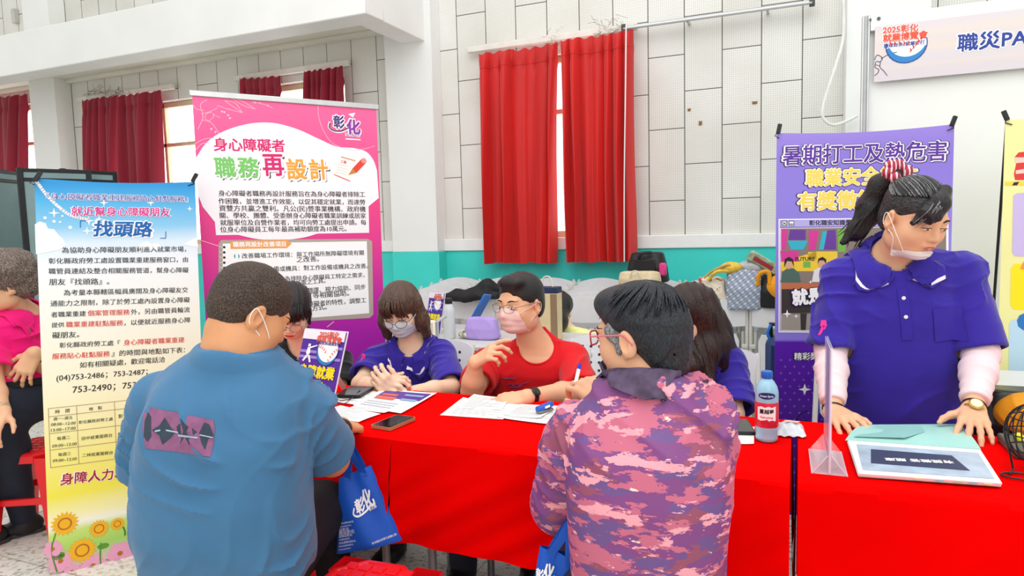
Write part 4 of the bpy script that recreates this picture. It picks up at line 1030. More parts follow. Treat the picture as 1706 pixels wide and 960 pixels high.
sf.text(wh, '就業博覽會', (1470.5, 64), (1546.5, 57), 1, .07, .001); sf.text(rd, '就業博覽會', (1471.5, 64), (1545.5, 57), 1, .04, .0016)
sf.text(wh, '職球對決x就業安打', (1472, 77), (1541, 70), 1, .06, .001); sf.text(bl_, '職球對決x就業安打', (1472.5, 77), (1540.5, 70), 1, .03, .0018)
def ball_logo(sh, c, r, cy, wh, rd, bl_, lift=.001):
    q = sh.uv(*c)
    arc = lambda k, a0, a1, n=18: [q + k * r * A(math.cos(a), math.sin(a)) for a in np.linspace(a0, a1, n)]
    sh.poly(wh, [tuple(p) for p in arc(1, -3.3, .25, 24)], lift, px=False)
    o, i = arc(1.0, -3.0, -.2), arc(.86, -2.6, -.3)
    i = [q + A(.05, .28) * r + .95 * r * A(math.cos(a), math.sin(a)) for a in np.linspace(-.45, -2.75, 18)]
    sh.poly(cy, [tuple(p) for p in o + i], lift + .0005, px=False)
    sh.line(bl_, arc(1.0, -3.3, .25), r * .05, lift + .0008, px=False)
    for cx, a0, a1 in ((-.35, .25, 1.0), (.75, 3.1, 2.4)):
        for t in np.linspace(0, 1, 5):
            s = q + r * A(-.75 + .9 * t, .12 - .05 * t) if cx < 0 else q + r * A(.75 - .5 * t, .25 - .6 * t)
            sh.line(rd, [s + r * A(-.06, .1), s, s + r * A(-.06, -.08)], r * .06, lift + .0012, px=False)
ball_logo(sf, (1510, 74), .095, cy, wh, rd, bl_)
for pts in ([(1457, 100), (1461, 92), (1467, 94), (1470, 98), (1466, 103), (1460, 102)], [(1468, 98), (1476, 93), (1486, 89), (1494, 87)], [(1459, 103), (1458, 112), (1464, 116), (1462, 122), (1457, 126)], [(1467, 103), (1466, 112), (1472, 118), (1478, 126)], [(1459, 108), (1466, 110)]): sf.line(k, spline(pts, 4) if len(pts) > 2 else pts, .004, .001)
wh.obj('lettering_outline', M_wht, fo, smooth=0); rd.obj('red_lettering', P_('coral', 'E4573F'), fo, smooth=0); bl_.obj('blue_lettering', P_('navy', '25409A'), fo, smooth=0); k.obj('batter_line_print', P_('linegrey', '6E7486'), fo, smooth=0); cy.obj('ball_print', P_('ballblue', '2A86CC'), fo, smooth=0)
# ---------------------------------------------------------------- people
def face_frame(a, pitch=0.0, roll=0.0):
    """columns right, forward, up for someone facing angle a (degrees, in plan), nodding down by pitch"""
    a, p, r = map(math.radians, (a, pitch, roll))
    f = A(math.cos(a) * math.cos(p), math.sin(a) * math.cos(p), -math.sin(p)); x = A(math.sin(a), -math.cos(a), 0); u = np.cross(x, f)
    x2 = x * math.cos(r) + u * math.sin(r); u2 = -x * math.sin(r) + u * math.cos(r)
    return np.stack([x2, f, u2], 1)


SKIN = {'fair': mat('skin_fair', 'F3CDAE', .5, .03, 14, spec=.35), 'warm': mat('skin_warm', 'E8B48E', .5, .03, 14, spec=.35), 'tan': mat('skin_tan', 'D99A6C', .5, .04, 14, spec=.35), 'mid': mat('skin_mid', 'E4AC88', .5, .04, 14, spec=.35)}
M_eye = mat('eye_white', 'EDE6E0', .3, 0); M_iris = mat('eye_iris', '1E120C', .2, 0); M_lip = mat('lips', 'CE7A72', .45, .03); M_brow = mat('brow_hair', '2A211E', .8, .1)
M_shoe = mat('black_shoe', '1A1A1C', .5, .05, 20); M_sole = mat('shoe_sole', '3A3A3C', .7, .05)


class Head:
    def __init__(s, c, R, k=1.0): s.c = np.asarray(c, float); s.R = R; s.k = k
    def p(s, x, y, z): return s.c + s.R @ (A(x, y, z) * s.k)
    def add(s, S, jaw=1.0, cheek=1.0):
        k, p, R = s.k, s.p, s.R
        S.ell(p(0, -.012, .038), A(.075, .096, .083) * k, R, .02)
        S.ell(p(0, .024, -.03), A(.064 * cheek, .066, .084) * k, R, .03 * k)
        S.ell(p(0, .048, -.086), A(.04 * jaw, .036, .026) * k, R, .03 * k)
        for sx in (-1, 1):
            S.ell(p(sx * .04 * cheek, .05, -.032), A(.027, .03, .03) * k, R, .025 * k)
            S.ell(p(sx * .046 * jaw, .005, -.07), A(.022, .04, .03) * k, R, .03 * k)
        S.cap(p(-.036, .076, .02), p(.036, .076, .02), .011 * k, None, .02 * k)
        for sx in (-1, 1): S.ell(p(sx * .032, .099, .0), A(.018, .014, .011) * k, R, .014 * k, 's')
        for sx in (-1, 1): S.ell(p(sx * .032, .079, -.002), A(.017, .012, .011) * k, R, .006 * k)
        S.cap(p(0, .084, .008), p(0, .1, -.03), .0085 * k, .0125 * k, .012 * k)
        for sx in (-1, 1): S.ell(p(sx * .013, .092, -.034), A(.009, .011, .008) * k, R, .008 * k)
        S.ell(p(0, .088, -.058), A(.024, .01, .014) * k, R, .014 * k)
        S.ell(p(0, .1, -.0635), A(.02, .006, .0016) * k, R, .004 * k, 's')
        for sx in (-1, 1):
            e = s.R @ frame(A(sx * .9, -.38, 0), A(0, .2, 1))
            S.ell(p(sx * .079, -.016, -.012), A(.034, .02, .011) * k, e, .008 * k); S.ell(p(sx * .073, -.006, -.038), A(.01, .008, .011) * k, R, .008 * k)
            S.ell(p(sx * .089, -.01, -.008), A(.02, .011, .008) * k, e, .006 * k, 's')
    def face(s, S, body, open_=1.0, lips=True, brow=M_brow, lipc=None, look=0.0):
        """eyes, lids, brows and lips laid on the finished surface"""
        k = s.k; fw = -s.R[:, 1]
        def on(pts, off=.001): return S.onto([s.p(x, .16, z) for x, z in pts], fw) - fw * off * k
        for sx in (-1, 1):
            c = on([(sx * .032, -.002)], -.004)[0]; e = MB().ball(c, A(.0145, .0075, .0062 * open_) * k, 10, s.R).obj('eye', M_eye, body, smooth=180)
            MB().ball(c + s.R @ A(look * .003, .0042, -.0006) * k, A(.0062, .004, .0058 * min(open_, .95)) * k, 8, s.R).obj('iris', M_iris, e, smooth=180)
            lid = on([(sx * .032 + x * .0175, .0052 * open_ * (1 - x * x) - .001) for x in np.linspace(-1, 1, 9)], .0012)
            MB().tube(lid, [.0006 * k] + [.0013 * k] * 7 + [.0006 * k], 6).obj('eyelash', M_iris, body, smooth=180)
            b = on([(sx * (.015 + .037 * t), .0205 + .006 * math.sin(math.pi * min(1, t * 1.25) * .8)) for t in np.linspace(0, 1, 9)], .0004)
            MB().tube(b, [.0016 * k, .0026 * k, .003 * k, .003 * k, .0028 * k, .0026 * k, .0022 * k, .0016 * k, .0008 * k], 6).obj('eyebrow', brow, body, smooth=180)
        if lips:
            V = []
            for i in range(13):
                x = -1 + i / 6; hu = .0068 * (1 - abs(x) ** 1.8) * (1 - .22 * math.exp(-(x / .18) ** 2)); hl = .0082 * (1 - abs(x) ** 2)
                V += [(x * .0235, -.0635 + hu), (x * .0235, -.0635 + .0003), (x * .0235, -.0638 - hl)]
            q = on(V, .0016); F = [(i * 3 + j, i * 3 + j + 1, i * 3 + j + 4, i * 3 + j + 3) for i in range(12) for j in range(2)]
            MB().add(q, F).obj('lips', lipc or M_lip, body, smooth=180)
    def glasses(s, body, m, rx=.0235, rz=.0185, z=-.004, y=.108, rr=.0011, sq=2.2, temple=None, half=False):
        g = MB()
        for sx in (-1, 1):
            ring = []
            for i in range(24):
                w = 2 * math.pi * i / 24; c, q = math.cos(w), math.sin(w)
                ring.append(s.p(sx * .033 + rx * abs(c) ** (2 / sq) * np.sign(c), y - .01 * ((sx * .033 + rx * c) / .055) ** 2, z + rz * abs(q) ** (2 / sq) * np.sign(q)))
            g.tube(ring, rr * s.k, 6, closed=True)
        g.tube([s.p(-.033 + rx, y - .001, z + .004), s.p(0, y + .003, z + .007), s.p(.033 - rx, y - .001, z + .004)], rr * s.k, 6)
        f = g.obj('glasses', m, body)
        t = MB()
        for sx in (-1, 1): t.tube(spline([s.p(sx * (.033 + rx), y - .01, z + .006), s.p(sx * .073, y - .03, z + .008), s.p(sx * .083, .01, z + .01), s.p(sx * .086, -.012, z + .008), s.p(sx * .084, -.032, z - .014)], 4), rr * 1.1 * s.k, 6)
        t.obj('temple', temple or m, f)
        le = MB()
        for sx in (-1, 1): le.add([s.p(sx * .033 + rx * .96 * math.cos(w), y - .0105 * ((sx * .033 + rx * math.cos(w)) / .055) ** 2, z + rz * .96 * math.sin(w)) for w in np.linspace(0, 2 * math.pi, 25)[:-1]], [tuple(range(24))])
        le.obj('lens', M_lens, f)
    def mask(s, S, body, m, top=-.012, bot=-.112, wid=.066, drop=0.0, pleat=.0022, loops=True):
        fw = -s.R[:, 1]; nu, nv = 24, 22
        X = np.linspace(-1, 1, nu + 1); Z = np.linspace(0, 1, nv + 1)
        g = np.array([[(x * wid * (1 - .13 * abs(2 * z - 1) ** 2), top + (bot - top) * z + .012 * (1 - z) * (1 - abs(x)) - .004 * abs(x) * (1 - z)) for x in X] for z in Z])
        st = np.array([s.p(x, .18, z) for x, z in g.reshape(-1, 2)])
        q = S.onto(st, fw, 50, .17 * s.k); dep = ((q - s.c) @ s.R[:, 1]).reshape(nv + 1, nu + 1) / s.k
        for _ in range(14):       # cloth bridges the hollows
            b = dep.copy(); b[1:-1, 1:-1] = np.maximum(dep[1:-1, 1:-1], (dep[:-2, 1:-1] + dep[2:, 1:-1] + dep[1:-1, :-2] + dep[1:-1, 2:]) / 4); dep = b
        for j in range(nv + 1): dep[j] += .0035 + pleat * (1 - (abs(((Z[j] * 4.2) % 1) - .5) * 2)) * (0.15 < Z[j] < .9)
        P = np.array([[s.p(g[j, i, 0], dep[j, i], g[j, i, 1]) for i in range(nu + 1)] for j in range(nv + 1)])
        mm = MB().grid(lambda u, v: P[int(round((1 - v) * nv)), int(round(u * nu))], nu, nv, .0015).obj('face_mask', m, body, smooth=70)
        if loops:
            t = MB()
            for i, sx in ((0, -1), (nu, 1)):
                a, b = P[2, i], P[nv - 2, i]; e = s.p(sx * .087, -.026, .008); e2 = s.p(sx * .084, -.028, -.03)
                t.tube(spline([a, s.p(sx * .08, .03, .0 + top * .5), e, e2, s.p(sx * .078, .02, -.055), b], 5), .0014 * s.k, 6)
            t.obj('ear_loop', m, mm)
        return mm


def lens_mat():
    m, nt, b = new_mat('clear_lens'); b.inputs['Base Color'].default_value = (1, 1, 1, 1); b.inputs['Roughness'].default_value = .02
    b.inputs['Alpha'].default_value = .12; return m


M_lens = lens_mat()


def hand(S, wr, d, back, side, curl, spread=(.14, .03, -.06, -.16), thumb=(.72, .62, -.3), tc=.35, hs=1.0):
    """five fingers; side -1 right, +1 left; curl: per finger (knuckle, middle, tip) in degrees"""
    y = nrm(d); z = np.asarray(back, float); z = nrm(z - y * (z @ y)); x = np.cross(y, z); wr = np.asarray(wr, float)
    def p(a, b, c): return wr + (x * a * side * 1.0 + y * b + z * c) * hs
    kn = [(.031, .088, .0), (.0105, .094, .003), (-.0105, .089, .002), (-.0295, .079, -.002)]
    ln = [(.043, .026, .021), (.047, .030, .022), (.044, .028, .021), (.034, .021, .018)]
    for i, (a, b, c) in enumerate(kn):
        S.cap(p(a * .62, .004, -.002), p(a, b, c), .0155 * hs, .0118 * hs, .012 * hs)
        cu = curl[i] if hasattr(curl[0], '__len__') else curl; th = 0; q = p(a, b, c); sp_ = spread[i]
        for j in range(3):
            th += math.radians(cu[j]); dd = (y * math.cos(sp_) + x * side * math.sin(sp_)) * math.cos(th) - z * math.sin(th)
            q2 = q + dd * ln[i][j] * hs; S.cap(q, q2, (.0098, .0086, .0078)[j] * hs * (.9 if i == 3 else 1), (.0086, .0078, .0066)[j] * hs * (.9 if i == 3 else 1), .006 * hs if j else .01 * hs); q = q2
    S.cap(p(0, 0, 0), p(.004, .05, -.008), .0185 * hs, .018 * hs, .012 * hs); S.cap(p(0.022, .02, -.008), p(.026, .05, -.01), .014 * hs, .012 * hs, .012 * hs)
    t = nrm(x * side * thumb[0] + y * thumb[1] + z * thumb[2]); q = p(.024, .022, -.006); q2 = q + t * .04 * hs; S.cap(q, q2, .0145 * hs, .0115 * hs, .012 * hs)
    t2 = nrm(t * math.cos(tc) + y * math.sin(tc) - x * side * .12); q3 = q2 + t2 * .032 * hs; S.cap(q2, q3, .011 * hs, .0095 * hs, .007 * hs)
    t3 = nrm(t2 * math.cos(tc) + y * math.sin(tc) * .6 - x * side * .2); S.cap(q3, q3 + t3 * .025 * hs, .0095 * hs, .0072 * hs, .006 * hs)


SEC_M = [(-.14, .165, .125), (0, .18, .13), (.25, .165, .12), (.5, .17, .12), (.74, .185, .118), (.9, .15, .09), (1.0, .075, .065)]
SEC_F = [(-.14, .165, .125), (0, .175, .125), (.28, .14, .105), (.52, .15, .115), (.74, .16, .11), (.9, .13, .08), (1.0, .062, .058)]


class Fig:
    """joints in world space: P pelvis, N neck base, H head, S/E/Wr shoulders, elbows, wrists (right, left), legs"""
    def __init__(f, P, N, head, S, E, Wr, sec=SEC_M, wx=1.0, wd=1.0, hunch=0.0, legs=None, arm=1.0):
        f.P, f.N, f.head, f.S, f.E, f.Wr, f.legs, f.arm = A(*P), A(*N), head, [A(*q) for q in S], [A(*q) for q in E], [A(*q) for q in Wr], legs, arm
        z = nrm(f.N - f.P); x = nrm(f.S[0] - f.S[1]); x = nrm(x - z * (x @ z)); f.R = np.stack([x, np.cross(z, x), z], 1); L = np.linalg.norm(f.N - f.P); f.L = L
        f.sec = [(t * L, 0, -hunch * math.sin(math.pi * min(max(t, 0), 1)) * 1.0, a * wx, b * wd) for t, a, b in sec]
    def torso(f, S, grow=0.0, k=.05, shr=.044):
        S.loft(f.P, f.R, f.sec, grow, k)
        for q in f.S: S.cap(f.N - f.R[:, 2] * .05 + (q - f.N) * .25, q, (shr + .008 + grow), shr + grow, .07)
    def traps(f, S, grow=0.0, k=.045):
        for q in f.S: S.cap(f.N + f.R[:, 2] * .022 - f.R[:, 1] * .012, f.N + (q - f.N) * .55 - f.R[:, 2] * .004, f.neck * .8 + grow, .042 + grow, k)
    def arms(f, S):
        m = f.arm
        for q, e, w in zip(f.S, f.E, f.Wr):
            S.cap(q, e, .052 * m, .040 * m, .03); S.cap(e, e + (w - e) * .35, .041 * m, .041 * m, .02); S.cap(e + (w - e) * .35, w, .041 * m, .027 * (.4 + .6 * m), .02)
    def legs_(f, S, r=(.082, .056, .045, .034), k=.03):
        for hip, kn, an in f.legs: S.chain([hip, kn], r[:2], k); S.cap(kn, kn + (an - kn) * .35, r[1], r[2] + .008, k); S.cap(kn + (an - kn) * .35, an, r[2] + .008, r[3], k)
    def body(f, label, skin, hands=(), jaw=1.0, cheek=1.0, neck=.052, h=.0036, feet=True):
        S = Sdf(); f.torso(S); f.arms(S)
        nb = f.head.p(0, -.028, -.062); S.cap(f.N - f.R[:, 2] * .02, nb, neck * 1.1, neck * .95, .035)
        f.neck = neck; f.traps(S)
        f.head.add(S, jaw, cheek)
        for i, hd in enumerate(hands):
            if hd: S.cap(f.Wr[i], f.Wr[i], .026 * (.4 + .6 * f.arm), None, .015); hand(S, f.Wr[i], side=(-1, 1)[i], **hd)
        if f.legs: f.legs_(S)
        hs = Sdf(); f.head.add(hs, jaw, cheek); hs.cap(f.N, nb, neck * 1.1, neck * .95, .035); f.HS = hs
        f.SDF = S; f.o = S.obj('person', skin, None, h); tag(f.o, label, 'person'); return f.o
    def shirt(f, m, name='shirt', grow=.016, sleeve=(.55, .55), sr=(.078, .07), neckr=.068, hem=None, wr=.004, seed=1, h=.006, cut=None, cuff=None, fold=.008, necktilt=.35, extra=None, belly=None):
        S = Sdf(); S.loft(f.P, f.R, f.sec, grow, .05)
        f.traps(S, grow * .8); S.cap(f.N - f.R[:, 2] * .03, f.N + f.R[:, 2] * .01, f.neck * 1.1 + grow * .7, None, .04)
        if belly is not None: S.ell(*belly)
        for q in f.S: S.cap(f.N - f.R[:, 2] * .045 + (q - f.N) * .2, q, .064 + grow, .05 + grow, .05)
        ends = []
        for i in (0, 1):
            q, e, w = f.S[i], f.E[i], f.Wr[i]; fr = sleeve[i]
            if fr <= 1: t = q + (e - q) * fr; S.cap(q, q + (t - q) * .3, sr[0] * .86, sr[0] * .9, .03); S.cone(q + (t - q) * .12, t, sr[0] * .9, sr[1], .007, 'u', .006); ends.append((t, nrm(e - q), sr[1]))
            else:
                S.cap(q, e, sr[0], sr[1] * .92, .04); t = e + (w - e) * (fr - 1); S.cone(e, t, sr[1] * .92, sr[1] * .72, .03, 'u', .006); S.cap(e, e, sr[1] * .93, None, .02); ends.append((t, nrm(w - e), sr[1] * .72))
        if extra: extra(S)
        sd = seed * 13; ax = f.R[:, 2] * .85 + f.R[:, 0] * .5
        def creases(P):
            d = waves(P, sd, 14, wr) + folds(P, f.P, ax, 34, fold * 2.0, sd + 1) * np.clip(.4 + 1.5 * waves(P, sd + 2, 9, 1), 0, 1) + folds(P, f.N, f.R[:, 0] - .5 * f.R[:, 2], 40, fold * 1.5, sd + 5) * np.clip(.2 + 1.5 * waves(P, sd + 3, 11, 1), 0, 1)
            for i in (0, 1): # gathers round the armpit and along the sleeve
                q, e = f.S[i], f.E[i]; a = q + (e - q) * .25; r2 = ((P - a) ** 2).sum(1)
                d = d + folds(P, a, nrm(e - q) + .6 * f.R[:, 1], 55, fold * 1.4, sd + 7 + i) * np.exp(-r2 / .02)
            for t, dd, r in ends: d = d * (1 - .75 * np.exp(-((P - t) ** 2).sum(1) / (r * r * .9)))
            return d
        S.disp(creases)
        for t, d, r in ends: S.cone(t - d * .035, t + d * .03, r - .013, r - .010, .004, 's', .003)
        nd = nrm(f.R[:, 2] + f.R[:, 1] * necktilt); nc = f.N - f.R[:, 2] * .015 + f.R[:, 1] * .012
        S.cone(nc - nd * .05, nc + nd * .14, neckr * .92, neckr * 1.1, .006, 's'); S.cone(nc + nd * .055, nc + nd * .3, .095, .13, .025, 's')
        if hem is not None: S.half(*hem, k=.006)
        if cut: cut(S)
        f.SH = S; f.shirt_o = S.obj(name, m, f.o, h); return f.shirt_o
    def trousers(f, m, r=(.098, .074, .062, .056), name='trousers', h=.008, wr=.004, top=.08):
        S = Sdf(); f.legs_(S, r, .05); S.ell(f.P + f.R[:, 2] * (-.02), A(.19, .14, .12), f.R, .06); S.disp(lambda P: waves(P, 77, 14, wr) + folds(P, f.P, A(.3, .5, .8), 30, .006, 3)); f.TS = S
        return S.obj(name, m, f.o, h)
    def shoes(f, fwd, m=M_shoe, name='shoe'):
        for hip, kn, an in f.legs:
            fw = nrm(fwd); R = np.stack([np.cross(fw, A(0, 0, 1)), fw, A(0, 0, 1)], 1); b = A(an[0], an[1], 0)
            S = Sdf(); S.ell(b + R @ A(0, -.02, .045), A(.038, .06, .045), None if False else R, .03); S.ell(b + R @ A(0, .07, .03), A(.043, .09, .032), R, .04); S.cone(b + A(0, 0, .02), b + A(0, 0, .1), .044, .045, .03); S.half(b + A(0, 0, .004), A(0, 0, -1), .004)
            o = S.obj(name, m, f.o, .005)
            pl = [(.040 * math.cos(w) * (1.1 if math.sin(w) > 0 else .95), .035 + .122 * math.sin(w)) for w in np.linspace(0, 2 * math.pi, 25)[:-1]]
            MB().prism(pl, .0, .018, b, R).obj('sole', M_sole, o)
    def outside(f, P, gap=.004):
        P = np.array(P, float)
        for _ in range(3):
            F_ = lambda Q: np.minimum(f.SH(Q), f.SDF(Q)); v = F_(P); e = 1e-3; g = np.stack([F_(P + e * np.eye(3)[i]) - v for i in range(3)], 1); g /= np.linalg.norm(g, axis=1, keepdims=True) + 1e-9
            P = P + g * np.clip(gap - v, 0, .03)[:, None]
        return P
    def neck_rib(f, m, r=.08, th=.006, tilt=.05):
        nd = nrm(f.R[:, 2] + f.R[:, 1] * tilt); nc = f.N - f.R[:, 2] * .015 + f.R[:, 1] * .012; Rn = frame(nd, f.R[:, 0])
        q = f.SH.onto([nc + Rn @ A(r * math.cos(w), r * math.sin(w), .07) for w in np.linspace(0, 2 * math.pi, 49)[:-1]], -nd, 60, .2)
        for _ in range(4): q = (np.roll(q, 1, 0) + 2 * q + np.roll(q, -1, 0)) / 4
        MB().tube(list(q), th, 8, closed=True).obj('neck_rib', m, f.shirt_o, smooth=180)
    def polo_collar(f, m, trim, r=.070, tilt=.45, gap=.62, drop=.05, flare=.026, up=.03):
        """folded collar with a pale line near its edge, open at the front"""
        z = nrm(f.R[:, 2] + f.R[:, 1] * tilt); x = f.R[:, 0]; y = np.cross(z, x); c = f.N + f.R[:, 1] * .010 + f.R[:, 2] * .012
        def fn(u, v, off=0.0):
            w = math.radians(90 + math.degrees(gap) * .5) + u * (2 * math.pi - gap); fr = max(0, math.sin(w)); tip = math.exp(-((min(u, 1 - u)) / .07) ** 2)
            rr = r + flare * v * (1 + .35 * tip) + .004 * math.sin(math.pi * v) + off; dz = up * (1 - v) ** 2 - drop * v * (1 + .35 * tip) - fr * .022
            return c + x * rr * math.cos(w) + y * rr * math.sin(w) * 1.05 + z * dz
        nu, nv = 48, 20
        Q = f.outside([fn(i / nu, 1 - j / nv) for j in range(nv + 1) for i in range(nu + 1)], .006).reshape(nv + 1, nu + 1, 3)
        for _ in range(2): Q[1:-1, 1:-1] = (Q[1:-1, 1:-1] * 2 + Q[:-2, 1:-1] + Q[2:, 1:-1] + Q[1:-1, :-2] + Q[1:-1, 2:]) / 6
        Q = f.outside(Q.reshape(-1, 3), .009).reshape(nv + 1, nu + 1, 3)
        g = MB().grid(lambda u, v: Q[int(round(v * nv)), int(round(u * nu))], nu, nv, -.0025)
        n1 = nu * nv; g.m = [1 if trim and (i // nu if i < n1 else (i - n1) // nu) in (2, 3) and i < 2 * n1 else 0 for i in range(len(g.f))]   # woven pale line near the edge
        col = g.obj('collar', [m, trim or m], f.shirt_o, smooth=70)
        return col
    def on_shirt(f, mb, pts2, O, U, V, d, off=.0015, F=None, S=None):
        """press flat outline points (u,v) at O onto the shirt along d"""
        P = np.array([O + U * a + V * b for a, b in pts2]); q = (S or f.SH).onto(P, d); mb.add(q - nrm(d) * off, F or [tuple(range(len(pts2)))])
    def placket(f, m, mbtn, n=3, length=.15, dx=0.0):
        y = f.R[:, 1]; z = f.R[:, 2]; x = f.R[:, 0]; g = MB(); O = f.N - z * .075 + y * .3 + x * dx
        pts = [(a * .016, -length * b) for b in np.linspace(0, 1, 14) for a in (-1, 1)]
        f.on_shirt(g, pts, O, x, z, -y, .003, [(2 * i, 2 * i + 1, 2 * i + 3, 2 * i + 2) for i in range(13)])
        pl = g.obj('placket', m, f.shirt_o, smooth=60)
        for k in range(n):
            q = f.SH.onto([O - z * length * (.18 + .36 * k)], -y)[0] + y * .004
            MB().lathe(q, [(.0062, 0), (.0066, .0012), (.005, .0026), (.001, .0022)], 14, frame(y)).obj('button', mbtn, f.shirt_o)


def hair_mat(name, c, hi, streak=(40, 40, 4), rough=.42, hair_scale=9.0):
    m, nt, b = new_mat(name); N = nt.nodes.new; L = nt.links.new
    tc = N('ShaderNodeTexCoord'); mp = N('ShaderNodeMapping'); mp.inputs['Scale'].default_value = streak; L(tc.outputs['Object'], mp.inputs[0])
    n = N('ShaderNodeTexNoise'); n.inputs['Scale'].default_value = hair_scale; n.inputs['Detail'].default_value = 4; L(mp.outputs[0], n.inputs['Vector'])
    r = N('ShaderNodeValToRGB'); e = r.color_ramp.elements; e[0].position = .42; e[0].color = (*lin(c), 1); e[1].position = .72; e[1].color = (*lin(hi), 1)
    L(n.outputs['Fac'], r.inputs[0]); L(r.outputs[0], b.inputs['Base Color']); b.inputs['Roughness'].default_value = rough; b.inputs['Specular IOR Level'].default_value = .45
    bp = N('ShaderNodeBump'); bp.inputs['Strength'].default_value = .6; bp.inputs['Distance'].default_value = .006; L(n.outputs['Fac'], bp.inputs['Height']); L(bp.outputs[0], b.inputs['Normal'])
    return m


def strands(mb, roots, tips, n, r, seed, spread=.01, bow=.01, ref=None):
    """thin locks from points near roots to points near tips"""
    q = np.random.RandomState(seed)
    for i in range(n):
        t = q.rand(); a = roots(t) + q.randn(3) * spread * .5; b = tips(t) + q.randn(3) * spread; c = (a + b) / 2 + q.randn(3) * bow + (ref(t) if ref else 0)
        mb.tube(spline([a, c, b], 5), [r * .7] + [r] * 6 + [r * .7] * 3 + [r * .2], 5)


def seat_legs(P, R, fwd, dn=.44, sp=.1, thigh=.42, floor_an=.08, foot=.05, drop=.05):
    """hips, knees and ankles of someone sitting, right leg first"""
    out = []; fw = nrm(A(fwd[0], fwd[1], 0))
    for sx in (1, -1):
        hip = P + R[:, 0] * sx * sp + A(0, 0, -.03); kn = hip + fw * thigh + R[:, 0] * sx * .04; kn = A(kn[0], kn[1], P[2] - drop); an = kn + fw * foot; out.append((hip, kn, A(an[0], an[1], floor_an)))
    return out
M_polo = mat('royal_polo_knit', '33249C', .75, .05, 12, bump=.05, bscale=300, sheen=.25, spec=.2); M_polow = mat('collar_white', 'F2F0F4', .7, .02); M_btn = mat('pearl_button', 'F4F1F2', .3, .0)
M_navy = mat('navy_trousers', '1E2436', .8, .06, 10); M_black = mat('black_trousers', '15161A', .8, .06, 10); M_jean = mat('dark_jeans', '2B3142', .8, .1, 14)
M_steel = mat('steel_frame', '8C8880', .3, .02, metal=.7); M_darkframe = mat('dark_frame', '2C2A2C', .35, .02)
M_watch = mat('watch_black', '1D1F22', .35, .02); M_glassd = mat('dark_glass', '0B0D12', .08, .0, spec=.6)


def watch(f, i, at=.9, m=M_watch, r=.031, width=.012, face=None, up=None, name='wrist_watch'):
    e, w = f.E[i], f.Wr[i]; d = nrm(w - e); c = e + (w - e) * at; R = frame(d, up)
    b = MB(); n = 28
    V = []; F = []
    for k in range(n):
        a = 2 * math.pi * k / n
        for zz, rr in ((-width / 2, r), (-width / 2, r + .003), (width / 2, r + .003), (width / 2, r)): V.append(c + R @ A(rr * math.cos(a), rr * math.sin(a), zz))
    for k in range(n):
        for j in range(4): F.append((k * 4 + j, ((k + 1) % n) * 4 + j, ((k + 1) % n) * 4 + (j + 1) % 4, k * 4 + (j + 1) % 4))
    o = b.add(V, F).obj(name, m, f.o)
    if face is not None:
        q = c + R[:, 0] * (r + .003); MB().lathe(q, [(.019, 0), (.02, .004), (.0165, .007)], 24, frame(R[:, 0], d)).obj('watch_case', m, o); MB().lathe(q + R[:, 0] * .0068, [(.0155, 0), (.0155, .0008)], 24, frame(R[:, 0], d)).obj('watch_dial', face, o)
    return o


def red_stool(label, base, rot=0.0, top=.46, w=.15):
    """moulded plastic stool with a cut-cornered, gridded top"""
    t = thing('plastic_stool', label, 'stool', base, 'red plastic stools'); b = A(*base); c, s = math.cos(rot), math.sin(rot); R = np.stack([A(c, s, 0), A(-s, c, 0), A(0, 0, 1)], 1)
    q = w * .45; pl = [(w, -q), (w, q), (q, w), (-q, w), (-w, q), (-w, -q), (-q, -w), (q, -w)]
    m = MB(); rings = [(1.0, top - .045), (1.0, top - .012), (.96, top - .003), (.9, top), (.84, top), (.82, top - .004), (.0, top - .004)]
    V = [b + R @ A(x * k, y * k, z) for k, z in rings[:-1] for x, y in pl]; F = [(i * 8 + j, i * 8 + (j + 1) % 8, (i + 1) * 8 + (j + 1) % 8, (i + 1) * 8 + j) for i in range(5) for j in range(8)] + [tuple(40 + j for j in range(8)), tuple(range(8))[::-1]]
    m.add(V, F)
    for i in range(5):
        for j in range(5): m.box(b + R @ A((i - 2) * .043, (j - 2) * .043, top - .003), (.0165, .0165, .004), R, .002)
    o = m.obj('seat', M_stool, t, smooth=30)
    for sx in (-1, 1):
        for sy in (-1, 1):
            g = MB(); a = R @ A(sx * .118, sy * .118, 0); e = R @ A(sx * .155, sy * .155, 0)
            V = []
            for z, p, hw in ((top - .02, a, .042), (0, e, .03)):
                for (x, y) in ((-1, -1), (1, -1), (1, 1), (-1, 1)): V.append(b + p + R @ A(x * hw * (1 if x * sx > 0 or True else 1), y * hw, z))
            g.add(V, [(0, 1, 5, 4), (1, 2, 6, 5), (2, 3, 7, 6), (3, 0, 4, 7), (4, 5, 6, 7)]); g.obj('leg', M_stool, t, smooth=0)
    g = MB()
    for sx in (-1, 1): g.box(b + R @ A(sx * .132, 0, .2), (.008, .12, .016), R).box(b + R @ A(0, sx * .132, .2), (.12, .008, .016), R)
    g.obj('stretcher', M_stool, t); return t


M_stool = mat('red_stool_plastic', 'EE1620', .32, .03, 6, spec=.5)

